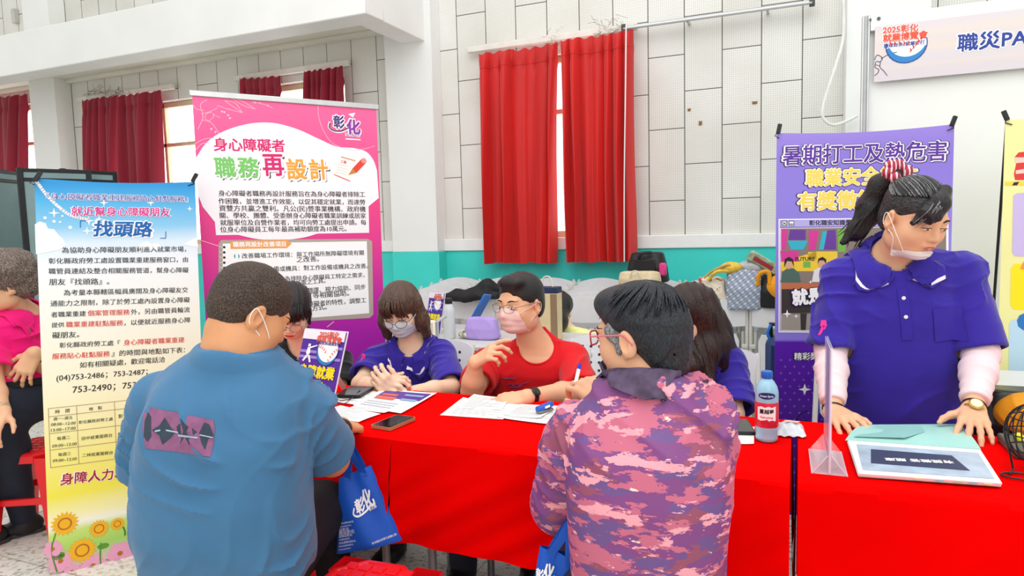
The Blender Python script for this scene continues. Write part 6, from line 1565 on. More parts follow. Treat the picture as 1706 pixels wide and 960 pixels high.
lk = MB(); strands(lk, lambda t: W(1470 - 10 * t, 320 + 30 * t, Y=2.71), lambda t: W(1400 + 30 * t, 398 + 16 * t, Y=2.70), 24, .003, 5, .012, .012); lk.obj('ponytail_lock', M_pt, hr, smooth=180)
sc = MB(); c = W(1497, 289, Y=2.645); ax = nrm(W(1480, 300, Y=2.68) - W(1505, 284, Y=2.63)); Rr = frame(ax)
sc.tube([c + Rr @ (A(math.cos(q), math.sin(q), 0) * (.034 + .006 * math.sin(7 * q)) + A(0, 0, .006 * math.sin(5 * q))) for q in np.linspace(0, 2 * math.pi, 49)[:-1]], [.016 + .004 * math.sin(9 * q) for q in np.linspace(0, 2 * math.pi, 49)[:-1]], 10, closed=True)
def stripe_mat():
    m, nt, b = new_mat('red_white_scrunchie'); w = nt.nodes.new('ShaderNodeTexWave'); w.inputs['Scale'].default_value = 22; w.inputs['Distortion'].default_value = 2; tc = nt.nodes.new('ShaderNodeTexCoord'); nt.links.new(tc.outputs['Object'], w.inputs['Vector'])
    r = nt.nodes.new('ShaderNodeValToRGB'); r.color_ramp.interpolation = 'CONSTANT'; r.color_ramp.elements[0].color = (*lin('A81838'), 1); r.color_ramp.elements[1].position = .72; r.color_ramp.elements[1].color = (*lin('F0D8DC'), 1); nt.links.new(w.outputs['Fac'], r.inputs[0]); nt.links.new(r.outputs[0], b.inputs['Base Color']); return m
sc.obj('scrunchie', stripe_mat(), hr, smooth=180)
S = Sdf(); S.chain([H.p(-.012, .062, .112), H.p(.03, .088, .088), H.p(.056, .088, .05), H.p(.072, .07, .012)], [.014, .021, .02, .009], .02); S.chain([H.p(-.008, .055, .116), H.p(.02, .098, .08), H.p(.036, .104, .046), H.p(.045, .1, .026)], [.012, .016, .014, .005], .02); S.disp(lambda P: folds(P, H.p(0, .08, .08), H.R @ A(.8, .2, -.55), 130, .004, 3) + waves(P, 4, 40, .002)); S.obj('fringe', M_pt, hr, .003)
lk = MB(); strands(lk, lambda t: H.p(.0 + .03 * t, .075, .108), lambda t: H.p(.05 + .035 * t, .1 - .03 * t, .02 - .01 * t), 40, .0018, 6, .007, .005, lambda t: H.R @ A(.012, .026, .012)); lk.obj('grey_strand', M_gr, hr, smooth=180)
H.face(f.HS, f.o, .45, look=.6); H.mask(f.HS, f.o, mat('white_mask', 'F1EFEA', .8, .02), top=-.082, bot=-.125, wid=.058)
q = f.SH.onto([W(1372, 548, d=2.2)], ray(1372, 548), 80, .8)[0]; g = MB(); Rr = frame(-ray(1372, 548), A(1, 0, 0))
for pl in ([(-.004, .012), (.004, .012), (.018, -.022), (.008, -.024)], [(-.004, .012), (.004, .012), (-.008, -.024), (-.018, -.022)], [(-.011, .008), (.011, .008), (.008, .03), (-.008, .03)]): g.prism(pl, 0, .002, q, Rr)
g.obj('ribbon_badge', M_rib, f.shirt_o)
# chest pocket
x, y, z = f.R[:, 0], f.R[:, 1], f.R[:, 2]; g = MB(); O = f.SH.onto([W(1578, 512, d=2.2)], ray(1578, 512), 80, .8)[0] + y * .12
pts = [(a * .045, -.11 * b) for b in np.linspace(0, 1, 8) for a in np.linspace(-1, 1, 6)]; f.on_shirt(g, pts, O, x, z, -y, .0035, [(i * 6 + j, i * 6 + j + 1, i * 6 + j + 7, i * 6 + j + 6) for i in range(7) for j in range(5)]); g.obj('pocket', M_polo, f.shirt_o, smooth=60)
STAND_FIG = f

# ============ woman in pink at the far left ============
D = 3.12
H = Head(W(4, 474, d=D), face_frame(-108, 4, 0), 1.0)
P0 = W(52, 652, d=D + .1); P0[2] = .53 if P0[2] < .5 else P0[2]
f = Fig(P0, W(36, 522, d=D + .1), H, [W(-18, 562, d=D - .05), W(68, 528, d=D + .2)], [W(-12, 640, d=D - .12), W(82, 622, d=D + .12)], [W(4, 684, d=D - .2), W(58, 588, d=D - .06)], SEC_F, 1.1, 1.1, .02, arm=1.0)
kn = W(6, 690, d=D - .05); an = W(34, 806, d=D + .12); an[2] = .08
kn2 = W(-40, 690, d=D - .15); an2 = W(-30, 806, d=D); an2[2] = .08
f.legs = [(f.P + f.R[:, 0] * .08, kn2, an2), (f.P - f.R[:, 0] * .08, kn, an)]
f.body('woman with curly grey-brown hair in a bright pink shirt sitting at the left edge', SKIN['warm'], [dict(d=A(.3, -.6, -.5), back=A(.2, -.5, .8), curl=(20, 30, 20)), dict(d=A(-.3, -.35, -.75), back=A(.5, -.8, .1), curl=(15, 20, 15), spread=(.25, .08, -.1, -.25))], jaw=.95, neck=.05)
M_pink = mat('hot_pink_shirt', 'F20A78', .7, .04, 8, sheen=.2, spec=.2)
f.shirt(M_pink, 'polo_shirt', .018, (.7, .75), (.078, .082), .068, wr=.005, seed=23, fold=.012, necktilt=.6, hem=(f.P + f.R[:, 2] * .06, -f.R[:, 2])); f.trousers(M_navy, (.11, .085, .062, .052)); f.polo_collar(M_pink, None, .07, .5, .8, .055, .03); f.placket(M_pink, M_btn, 1, .15)
f.shoes(nrm(A(-.55, -.75, 0)))
S = Sdf(); S.ell(H.p(0, -.02, .06), A(.118, .13, .108), H.R, .0); S.ell(H.p(0, -.075, .0), A(.1, .08, .08), H.R, .04); S.half(H.p(0, .1, .03), H.R @ A(0, .9, -.35), .02); S.ell(H.p(0, .09, -.065), A(.11, .085, .085), H.R, .012, 's')
S.disp(lambda P: waves(P, 12, 42, .018, 6) + waves(P, 14, 90, .007, 5)); S.obj('hair', hair_mat('curly_grey_brown_hair', '4E423C', 'A08E80', (22, 22, 22), .6, 8), f.o, .0045)
H.face(f.HS, f.o, .6); MB().ball(H.p(.082, -.004, -.05), .006, 8).obj('earring', M_btn, f.o)
watch(f, 1, .88, M_watch, .03, .03); watch(f, 0, .93, mat('bead_bracelet', 'C9A988', .5, .2, 60), .029, .02, name='bracelet')
g = MB(); Rr = f.R
g.add([f.P + f.R @ A(.2 * math.cos(w), .16 * math.sin(w), hh) for hh in (.035, .065) for w in np.linspace(0, 2 * math.pi, 33)[:-1]], [(i, (i + 1) % 32, 32 + (i + 1) % 32, 32 + i) for i in range(32)]); g.obj('belt', M_black, f.o)
red_stool('red plastic stool under the woman in pink at the left edge', (f.P[0], f.P[1], 0), .5, .43)

# ============ small figure behind the man in red ============
H = Head(W(932, 518, Y=4.25), face_frame(100, 20, 0), .95)
P0 = W(955, 640, Y=4.25); P0[2] = .5
f = Fig(P0, W(948, 556, Y=4.25), H, [W(985, 570, Y=4.25), W(925, 570, Y=4.3)], [W(990, 610, Y=4.3), W(922, 610, Y=4.35)], [W(980, 620, Y=4.45), W(935, 620, Y=4.45)], SEC_F, .95, .95, .02, arm=.85)
f.legs = seat_legs(f.P, f.R, A(0, 1, 0), thigh=.36)
f.body('person with long black hair in pale yellow far behind the man in red', SKIN['fair'], [None, None], neck=.044, h=.006)
f.shirt(mat('pale_yellow_top', 'EFEFA0', .8, .03), 'top', .016, (.7, .7), (.07, .07), .06, h=.008, seed=29); f.trousers(M_jean, h=.01); f.shoes(A(0, 1, 0))
S = Sdf(); S.ell(H.p(0, -.014, .045), A(.088, .106, .088), H.R, .0); S.chain([H.p(0, -.06, .02), H.p(0, -.11, -.1), H.p(-.01, -.12, -.24)], [.07, .065, .03], .04); S.ell(H.p(0, .1, -.05), A(.066, .08, .088), H.R, .01, 's'); S.disp(lambda P: folds(P, H.p(0, 0, .05), A(1, .2, 0), 90, .005, 5)); S.obj('hair', M_bk2, f.o, .006)
# ---------------------------------------------------------------- chairs under the people behind the tables
for fg, lab in ((RED_FIG, 'white perforated chair under the man in the red t-shirt'), (GIRL_FIG, 'white perforated chair under the young woman with the brown bob')):
    open_chair(lab, (fg.P[0], fg.P[1] + .03, 0), math.radians(4))
open_chair('white tubular chair behind the standing woman, left of her arm', (W(1357, 650, Y=3.1)[0] + .215, 3.0, 0), 0)

# ---------------------------------------------------------------- things on the tables
M_paper = mat('white_paper', 'F6F5F2', .7, .015, 8); M_grey = mat('print_grey_ink', 'BFC1C7', .6, 0)
Z0 = TT + .001


def flat(quad, z=Z0): return [W(*q, Z=z) for q in quad]


def paper(name, label, quad, lift=0.0, lines=0, seed=0, group='papers on the tables', curl=.004):
    q = flat(quad, Z0 + .0012 + lift)
    def fn(u, v): return q[0] * (1 - u) * (1 - v) + q[1] * u * (1 - v) + q[2] * u * v + q[3] * (1 - u) * v + A(0, 0, curl * (abs(2 * u - 1) ** 3) * (.5 + .5 * math.sin(3 * v + seed)))
    o = MB().grid(fn, 12, 8, -.0006).obj(name, M_paper, None, smooth=60); tag(o, label, name.replace('_', ' '), group)
    if lines:
        g = MB(); r = np.random.RandomState(seed)
        for i in range(lines):
            v = .1 + .8 * i / lines; L = r.uniform(.6, .95) if i % 5 else .4
            a = [fn(.07 + (L - .07) * t, v) + A(0, 0, .0012) for t in np.linspace(0, 1, 9)]; b = [fn(.07 + (L - .07) * t, v + .22 / lines) + A(0, 0, .0012) for t in np.linspace(0, 1, 9)]
            g.add(a + b, [(k, k + 1, 10 + k, 9 + k) for k in range(8)])
        g.obj('printed_lines', M_grey, o, smooth=0)
    return o, fn


def print_on(o, fn, name, c, boxes, lift=.0016):
    g = MB()
    for (u0, v0, u1, v1) in boxes: g.add([fn(u, v) + A(0, 0, lift) for v in np.linspace(v0, v1, 3) for u in np.linspace(u0, u1, 7)], [(j * 7 + i, j * 7 + i + 1, j * 7 + i + 8, j * 7 + i + 7) for j in range(2) for i in range(6)])
    return g.obj(name, P_(name, c), o, smooth=0)


paper('paper', 'white form on the red cloth by the hand of the man in blue', [(532, 690), (598, 705), (634, 690), (567, 676)], 0, 9, 1)
paper('paper', 'white sheet under the black phone left of the clasped hands', [(548, 668), (600, 676), (640, 655), (588, 644)], 0, 8, 2)
paper('paper', 'plain white sheet under the purple leaflet of the woman with the bob', [(583, 680), (640, 689), (672, 676), (620, 668)], .0015, 6, 3)
o, fn = paper('leaflet', 'white and purple event leaflet under the clasped hands', [(588, 676), (668, 689), (728, 656), (640, 648)], .003, 0, 4)
print_on(o, fn, 'leaflet_violet', '5B3A9A', [(.1, .55, .95, .92)]); print_on(o, fn, 'leaflet_red', 'E06A5A', [(.12, .45, .5, .6), (.15, .65, .45, .74)], .0024); print_on(o, fn, 'leaflet_sky', '8FB2DA', [(.55, .72, .9, .8), (.6, .5, .9, .58)], .0026); print_on(o, fn, 'leaflet_lines', 'B9C0CC', [(.08, .1 + .1 * i, .7, .14 + .1 * i) for i in range(3)])
paper('paper', 'printed sheet under the right forearm of the man in red, left one', [(733, 692), (838, 699), (866, 676), (772, 664)], 0, 12, 5)
paper('paper', 'sheet with a printed table lying above the others by the man in red', [(762, 680), (836, 684), (850, 664), (790, 658)], .0016, 8, 6)
paper('paper', 'open form under the blue clip in front of the man in red', [(826, 696), (928, 709), (968, 678), (868, 674)], .001, 14, 7)
paper('paper', 'top form beside the watch of the man in red', [(838, 692), (900, 698), (930, 678), (868, 674)], .0026, 11, 8)
paper('paper', 'white sheet under the black tablet beside the drink bottle', [(1196, 738), (1256, 741), (1257, 712), (1200, 710)], 0, 0, 9)


def slab(name, label, cat, quad, z, th, mb_, mt, inset=.06, screen='screen', group=None):
    """phone-like rounded slab on a table"""
    q = flat(quad, z); c = sum(q) / 4; u = nrm(q[1] - q[0]); L = (np.linalg.norm(q[1] - q[0]) + np.linalg.norm(q[2] - q[3])) / 4; w = (np.linalg.norm(q[3] - q[0]) + np.linalg.norm(q[2] - q[1])) / 4; n = A(0, 0, 1); v = np.cross(n, u); R = np.stack([u, v, n], 1)
    def rr(L, w, r): return [(sx * (L - r) + r * math.cos(a), sy * (w - r) + r * math.sin(a)) for sx, sy, a0 in ((1, 1, 0), (-1, 1, 1.57), (-1, -1, 3.14), (1, -1, 4.71)) for a in np.linspace(a0, a0 + 1.57, 6)]
    o = MB().prism(rr(L, w, .010), 0, th, A(c[0], c[1], z), R).obj(name, mb_, None); tag(o, label, cat, group)
    MB().prism(rr(L - .004, w - .004, .008), th, th + .0008, A(c[0], c[1], z), R).obj(screen, mt, o); return o, R, c


M_tan = mat('tan_case', 'B08A62', .4, .05, metal=.3)
slab('phone', 'phone in a tan case lying screen up near the front edge of the red cloth', 'phone', [(620, 712), (662, 695), (692, 700), (648, 720)], Z0, .010, M_tan, M_glassd)
slab('phone', 'black phone lying on papers left of the clasped hands', 'phone', [(563, 660), (590, 645), (618, 650), (594, 666)], Z0 + .005, .010, M_watch, M_glassd)
tag(MB().tube(spline([W(566, 668, Z=Z0 + .006), W(585, 664, Z=Z0 + .006), W(600, 650, Z=Z0 + .018), W(575, 672, Z=Z0 + .006), W(552, 672, Z=Z0 + .006)], 6), .0016, 6).obj('charging_cable', M_watch), 'thin black cable curling beside the black phone on the papers', 'cable')
slab('tablet', 'black tablet lying under the elbow of the long haired woman', 'tablet', [(1204, 724), (1250, 725), (1254, 703), (1208, 702)], Z0 + .003, .009, M_watch, M_glassd)
q = flat([(893, 697), (925, 688), (922, 683), (890, 690)]); c = sum(q) / 4; u = nrm(q[1] - q[0]); R = np.stack([u, np.cross(A(0, 0, 1), u), A(0, 0, 1)], 1)
st = thing('stapler', 'small blue stapler standing on the forms by the man in red', 'stapler', c + A(0, 0, .005)); M_bl = mat('blue_plastic', '1460C8', .35, .02)
MB().box(c + A(0, 0, .012), (.035, .012, .005), R).obj('base', M_steel, st); b = MB().box(c + A(0, 0, .026), (.037, .0125, .008), R @ np.array(Matrix.Rotation(-.1, 3, 'Y'))).obj('lever', M_bl, st); MB().box(c + A(0, 0, .027) - R[:, 1] * .0128 + u * .002, (.012, .0006, .004), R @ np.array(Matrix.Rotation(-.1, 3, 'Y')), .0003).obj('sticker', M_wht, st)


def poster_stand(label, tl, tr, br, bl, deep, th=.012, txt=True):
    t = thing('poster_stand', label, 'sign', (bl + br) / 2, 'small purple poster stands'); s = Sheet(bl, br - bl, tl - bl); w, h = np.linalg.norm(br - bl), np.linalg.norm(tl - bl)
    body = MB().box(s.p3([(w / 2, h / 2)], -.003)[0], (w / 2, h / 2, .0018), np.stack([s.U, s.V, s.N], 1), .0005).obj('poster', P_('posterpurple', '4E1FA0'), t)
    MB().box(s.p3([(w / 2, h / 2)], -.0075)[0], (w / 2 + .004, h / 2 + .004, .0022), np.stack([s.U, s.V, s.N], 1), .0005).obj('acrylic_back', mat('acrylic_white', 'E8ECEF', .2, 0), t)
    ft = MB(); a = s.p3([(w / 2, h * .7)], -.01)[0]; b = a - s.N * .11; b[2] = min(bl[2], br[2]) + .003; ft.add([a - s.U * w * .08, a + s.U * w * .08, b + s.U * w * .08, b - s.U * w * .08], [(0, 1, 2, 3)]).obj('foot', mat('acrylic_white', 'E8ECEF'), t)
    P = lambda n, c, pl, l=.0006: [MB().add(s.p3([(x * w, y * h) for x, y in q], l), [tuple(range(len(q)))]).obj(n, P_(n, c), body, smooth=0) for q in pl]
    P('poster_white', 'F1EEF6', [[(0, .86), (1, .86), (1, 1), (0, 1)]]); P('poster_lilac', '9C86D6', [[(.0, .66), (.62, .66), (.62, .70), (0, .70)], [(.5, .74), (1, .74), (1, .78), (.5, .78)], [(0, .58), (1, .58), (1, .62), (0, .62)]])
    rd, bb, wh, cy, ye = MB(), MB(), MB(), MB(), MB()
    c0 = A(.66 * w, .72 * h); r = .25 * w; arc = lambda k, a0, a1, n=20: [tuple(c0 + k * r * A(math.cos(a), math.sin(a))) for a in np.linspace(a0, a1, n)]
    wh.add(s.p3(arc(1, 0, 2 * math.pi, 28)[:-1], .0009), [tuple(range(27))]); cy.add(s.p3(arc(1, -3.4, -.3) + [tuple(c0 + A(.06, .2) * r + .98 * r * A(math.cos(a), math.sin(a))) for a in np.linspace(-.5, -3.2, 20)], .0013), [tuple(range(40))])
    s.line(bb, [A(*p) for p in arc(1, 0, 2 * math.pi, 28)], .05 * r, .0015, px=False)
    for (xa, ya, xb, yb) in ((-.82, .2, -.1, -.12), (.28, -.62, .86, .12)):      # stitched seams
        for i in range(5):
            t_ = i / 4; p = c0 + r * A(xa + (xb - xa) * t_, ya + (yb - ya) * t_ + .08 * math.sin(math.pi * t_)); e = nrm(A(xb - xa, yb - ya)); q = A(-e[1], e[0])
            s.line(rd, [p - e * .07 * r + q * .09 * r, p, p - e * .07 * r - q * .09 * r], .05 * r, .0017, px=False)
    tx = lambda mb, st, a, b, bold, l: s.text(mb, st, (a[0] * w, a[1] * h), (b[0] * w, b[1] * h), 1, bold, l, px=False)
    if txt:
        tx(rd, '2025彰化', (.4, .945), (.86, .945), .03, .0022); tx(rd, '就業博覽會', (.36, .875), (.95, .875), .03, .0022); tx(bb, '職球對決x就業安打', (.36, .82), (.92, .82), .025, .0022)
        tx(ye, '身障就業', (.08, .40), (.93, .40), .04, .0014); tx(ye, '服務', (.28, .19), (.72, .19), .04, .0014)
    for pl in ([(.2, .60), (.26, .66), (.24, .74), (.18, .74), (.16, .66)], [(.18, .75), (.24, .75), (.24, .79), (.18, .79)], [(.17, .62), (.1, .54), (.14, .53), (.22, .61)], [(.22, .62), (.28, .52), (.32, .53), (.26, .63)], [(.23, .72), (.4, .77), (.4, .785), (.22, .745)]): wh.add(s.p3([(x * w, y * h) for x, y in pl], .0012), [tuple(range(len(pl)))])
    wh.obj('white_print', M_wht, body, smooth=0); cy.obj('ball_print', P_('ballblue', '2A5FCC'), body, smooth=0); rd.obj('red_lettering', P_('coral', 'E4573F'), body, smooth=0); bb.obj('navy_print', P_('navy', '25409A'), body, smooth=0)
    if txt: ye.obj('yellow_lettering', P_('posteryellow', 'F8EA16'), body, smooth=0)
    return t


br = W(552, 672, Z=Z0 + .004); dB = (br - CAM) @ _f; tr = W(577, 557, d=dB + .03); tl = W(508, 548, d=dB + .16); bl = br + (tl - tr)
bl[2] = br[2]; poster_stand('purple service poster on its stand beside the woman in black', tl, tr, br, bl, .1)

# drink bottle
b = W(1277, 733, Z=Z0); M_clear = mat('clear_bottle', 'D9F0F6', .08, .0, alpha=.35); M_juice = mat('cranberry_label', 'D82A44', .35, .1, 30)
t = thing('drink_bottle', 'red labelled juice bottle with a blue cap on the red cloth', 'bottle', b); r = .033
MB().lathe(b, [(.027, 0), (.031, .004), (.032, .012), (.0305, .02), (.0325, .03), (.033, .05), (.033, .125), (.0335, .135), (.033, .15), (.029, .166), (.021, .180), (.0145, .188), (.0135, .192)], 32).obj('bottle', mat('water_blue_plastic', '9CCFE6', .12, .04, 20), t)
MB().lathe(b, [(.0332, .045), (.0340, .047), (.0340, .118), (.0332, .120)], 32).obj('label', M_juice, t)
MB().lathe(b, [(.0158, .190), (.0165, .192), (.0165, .208), (.0150, .211)], 24).obj('cap', mat('blue_cap', '1F62C4', .3, .02), t)
vd = nrm(A(*(CAM - b)[:2], 0)); vs = A(-vd[1], vd[0], 0)
def wrap(mb, V, F, rad, z0, off=0.0, F0=None): mb.add([b + (vd * math.cos((x + off) / rad) + vs * math.sin((x + off) / rad)) * rad + A(0, 0, z0 + y) for x, y in V], F)
def wtext(mb, st, w, rad, z, bold, off=0.0):
    V, F = text2d(st); k = w / (V[:, 0].max() - V[:, 0].min()); V = (V - A(V[:, 0].min(), .38)) * k - A(w / 2, 0)
    for i in range(4): wrap(mb, V + A(math.cos(1.57 * i), math.sin(1.57 * i)) * bold * k, F, rad + i * .00002, z, off)
k1, k2, k3, k4 = MB(), MB(), MB(), MB()
wrap(k1, [(x, (.0205 + .0015 * math.sin(9 * x / .03)) * y) for y in (-1, 1) for x in np.linspace(-.028, .028, 15)], [(k, k + 1, 16 + k, 15 + k) for k in range(14)], .0344, .088)
wtext(k2, '蔓越莓', .042, .0349, .095, .03); wtext(k3, 'Refreshing', .036, .0349, .078, .02)
wrap(k4, [(.026 * x, y * .010 * math.sqrt(max(0, 1 - x * x))) for y in (-1, 1) for x in np.linspace(-.999, .999, 21)], [(k, k + 1, 22 + k, 21 + k) for k in range(20)], .0338, .142); k5 = MB(); wtext(k5, 'Ocean Spray', .04, .0344, .142, .02)
for i in range(3): wrap(k3, [(.006 * math.cos(w) + (-.012 + .012 * i), .006 * math.sin(w)) for w in np.linspace(0, 6.283, 17)[:-1]], [tuple(range(16))], .0349 + .0001 * i, .062 + .003 * (i % 2))
k1.obj('label_panel_print', M_wht, t); k2.obj('label_lettering', M_ink, t); k3.obj('label_red_print', P_('berryred', 'C8142E'), t); k4.obj('brand_oval_print', P_('brandnavy', '15306E'), t); k5.obj('brand_lettering', M_wht, t)

# tissue packet
q = flat([(1296, 728), (1343, 730), (1336, 710), (1296, 706)]); pk_ = MB().grid(lambda u, v: q[0] * (1 - u) * (1 - v) + q[1] * u * (1 - v) + q[2] * u * v + q[3] * (1 - u) * v + A(0, 0, .002 + .024 * (math.sin(math.pi * u) * math.sin(math.pi * v)) ** .6 + .002 * math.sin(20 * u + 9 * v)), 20, 14, -.002)
o = pk_.obj('tissue_packet', mat('tissue_wrapper', 'DDE6EA', .3, .12, 40)); tag(o, 'small pale tissue packet lying just right of the drink bottle', 'tissue packet')
MB().add([q[0] * .45 + q[2] * .55 + A(x, y, .0305) for x, y in ((-.022, -.008), (.018, -.012), (.026, .006), (-.012, .012))], [(0, 1, 2, 3)]).obj('opening_flap', P_('peach', 'EBC2B4'), o)

# clear acrylic sign holder, seen nearly edge-on
def clear_mat():
    m, nt, b = new_mat('clear_acrylic'); b.inputs['Base Color'].default_value = (.93, .94, 1, 1); b.inputs['Roughness'].default_value = .05; b.inputs['Alpha'].default_value = .38; return m
M_acr = clear_mat(); n_ = W(1382, 792, Z=Z0); fz = W(1373, 745, Z=Z0); u = nrm(fz - n_); u[2] = 0; u = nrm(u); v = A(0, 0, 1); s_ = np.cross(u, v)
t = thing('sign_holder', 'clear acrylic sign holder seen edge-on at the left of the mint folder', 'sign holder', (n_ + fz) / 2); L = .2; Hh = W(1384, 577, d=(n_ - CAM) @ _f)[2] - Z0
R = np.stack([u, s_, v], 1); c = n_ + u * L / 2
MB().box(c + v * (Hh / 2) - s_ * .0025, (L / 2, .0012, Hh / 2), R, .0004).box(c + v * (Hh / 2) + s_ * .0025, (L / 2, .0012, Hh / 2), R, .0004).obj('panel', M_acr, t)
MB().box(c + v * (Hh / 2 + .01), (L / 2 - .006, .0008, Hh / 2 - .02), R, .0003).obj('insert', mat('lilac_insert', 'C9B8E6', .4, .05, 12), t)
g = MB()
for sg in (-1, 1): g.add([n_ + s_ * sg * .005 + v * .05, n_ + u * L + s_ * sg * .005 + v * .05, n_ + u * L + s_ * sg * .042, n_ + s_ * sg * .042], [(0, 1, 2, 3)])
g.box(c + v * .0015, (L / 2, .042, .0012), R, .0004); g.obj('base', M_acr, t)
g = MB()
for sg in (-1, 1): g.tube([n_ + s_ * sg * .005 + v * .05, n_ + s_ * sg * .042 + v * .001, n_ + u * L + s_ * sg * .042 + v * .001], .0012, 6)
g.tube([n_ + v * .004, n_ + v * Hh], .0016, 6); g.obj('edge', mat('acrylic_edge', 'EAD9F0', .15, 0), t)

# mint folder with the quiz booklet
M_mint = mat('mint_folder', 'A9DCD3', .4, .03, 8); q = flat([(1408, 741), (1634, 757), (1595, 714), (1438, 715)], Z0)
t = thing('folder', 'open mint green folder with a stack of sheets in front of the standing woman', 'folder', sum(q) / 4)
def bil(q, u, v): return q[0] * (1 - u) * (1 - v) + q[1] * u * (1 - v) + q[2] * u * v + q[3] * (1 - u) * v
MB().grid(lambda u, v: bil(q, u, v) + A(0, 0, .012 + .01 * math.sin(math.pi * v)), 8, 8, -.002).obj('cover', M_mint, t)
MB().add([bil(q, u, v) + A(0, 0, .0245 if v > .1 else .02) for u, v in ((.05, .1), (.45, .12), (.62, .45), (.60, .8), (.2, .8))], [(0, 1, 2, 3, 4)]).obj('pocket', mat('mint_pocket', '97CCC6', .35, .03), t)
q2 = flat([(1430, 797), (1668, 814), (1632, 757), (1412, 741)], Z0)
for i in range(5): MB().grid(lambda u, v: bil(q2, u, v) + A(.0012 * math.sin(i * 2.1), -.0022 * i + .006, .0015 + .0026 * i), 4, 4, -.0018).obj('sheet', M_paper if i else M_mint, t)
sf_ = lambda u, v, l=.0145: bil(q2, u, v) + A(0, -.003, l)
MB().add([sf_(u, v) for u, v in ((.04, .1), (.97, .1), (.97, .88), (.06, .88))], [(0, 1, 2, 3)]).obj('booklet_print', mat('booklet_blue', 'B9CCDD', .4, .1, 20), t)
MB().add([sf_(u, v, .015) for u, v in ((.12, .3), (.83, .28), (.76, .72), (.16, .74))], [(0, 1, 2, 3)]).obj('title_strip_print', P_('slate', '3D4660'), t)
ss = Sheet(sf_(.83, .5, .0155), sf_(.1, .5) - sf_(.83, .5), sf_(.5, .1) - sf_(.5, .9)); g = MB(); a0 = [(A(*(p - ss.O)) @ ss.U, A(*(p - ss.O)) @ ss.V) for p in (sf_(.74, .5), sf_(.24, .5))]
ss.text(g, '有獎徵答 題庫', a0[0], a0[1], 1.0, .03, .0008, px=False); g.obj('title_lettering', M_wht, t)
for i, (u0, c_) in enumerate(((.40, 'F2C14E'), (.55, '62B5C9'), (.68, '7BC47F'), (.78, '4AA3C0'), (.88, 'F0DC6A'))): MB().add([bil(q2, u0 + du, -.02 + dv) + A(0, .0, .0095) for du, dv in ((0, 0), (.06, 0), (.06, .035), (0, .035))], [(0, 1, 2, 3)]).obj('index_tab', P_('tab%s' % 'abcde'[i], c_), t)

# game at the right edge: board with yellow balls, and a wire cage ball drum
q = flat([(1679, 740), (1712, 772), (1760, 765), (1722, 735)], Z0); c = sum(q) / 4
t = thing('ball_board', 'dark board with yellow balls at the right edge of the red cloth', 'game board', c); u = nrm(q[1] - q[0]); R = np.stack([u, np.cross(A(0, 0, 1), u), A(0, 0, 1)], 1)
MB().box(c + A(0, 0, .012), (np.linalg.norm(q[1] - q[0]) / 2, .06, .012), R).obj('board', mat('dark_olive_board', '5A5A50', .5, .08), t)
for i in range(2):
    for j in range(3): MB().ball(c + R @ A(-.035 + i * .028, .04 - j * .03, .030), .0115, 10).obj('ball', mat('yellow_ball', 'E6E21E', .35, .02), t)
cc = W(1722, 722, Z=Z0 + .1); t = thing('wire_drum', 'black wire ball drum cut off by the right edge of the picture', 'drum', (cc[0], cc[1], Z0)); g = MB()
for i in range(9):
    a = math.pi * i / 9; g.tube([cc + A(.062 * math.cos(w) * math.cos(a), .062 * math.cos(w) * math.sin(a), .075 * math.sin(w)) for w in np.linspace(0, 2 * math.pi, 33)[:-1]], .0019, 5, closed=True)
for zz in (-.04, 0, .04): g.tube([cc + A(.062 * math.sqrt(1 - (zz / .075) ** 2) * math.cos(w), .062 * math.sqrt(1 - (zz / .075) ** 2) * math.sin(w), zz) for w in np.linspace(0, 2 * math.pi, 33)[:-1]], .0019, 5, closed=True)
g.obj('cage', M_blk, t); g = MB(); g.tube([A(cc[0] - .06, cc[1] - .05, Z0 + .003), A(cc[0] - .04, cc[1], Z0 + .004), cc + A(-.062, 0, 0)], .0025, 6).tube([A(cc[0] + .06, cc[1] - .05, Z0 + .003), cc + A(.062, 0, 0)], .0025, 6)
g.tube([A(cc[0] + .05 * math.cos(w) - .03, cc[1] - .06 + .025 * math.sin(w), Z0 + .003) for w in np.linspace(0, 6.28, 25)[:-1]], .0025, 6, closed=True); g.obj('stand', M_blk, t)


# ---------------------------------------------------------------- bags
def soft_bag(name, label, cat, c, half, m, rot=0.0, seed=0, taper=.85, wr=.008, group=None, h=.006, lean=0.0):
    cz, sz = math.cos(rot), math.sin(rot); R = np.stack([A(cz, sz, 0), A(-sz, cz, 0), A(0, 0, 1)], 1); c = A(*c)
    S = Sdf(); S.loft(c, R, [(-half[2], 0, 0, half[0], half[1]), (0, lean * .5, 0, half[0] * (1 + taper) / 2 * 1.03, half[1] * 1.05), (half[2], lean, 0, half[0] * taper, half[1] * .6)], 0, 0, 'u', 3.2, .015)
    S.disp(lambda P: waves(P, seed, 12, wr) + folds(P, c, A(.6, .3, .5), 30, wr * .9, seed)); o = S.obj(name, m, None, h); tag(o, label, cat, group); return o, S, R


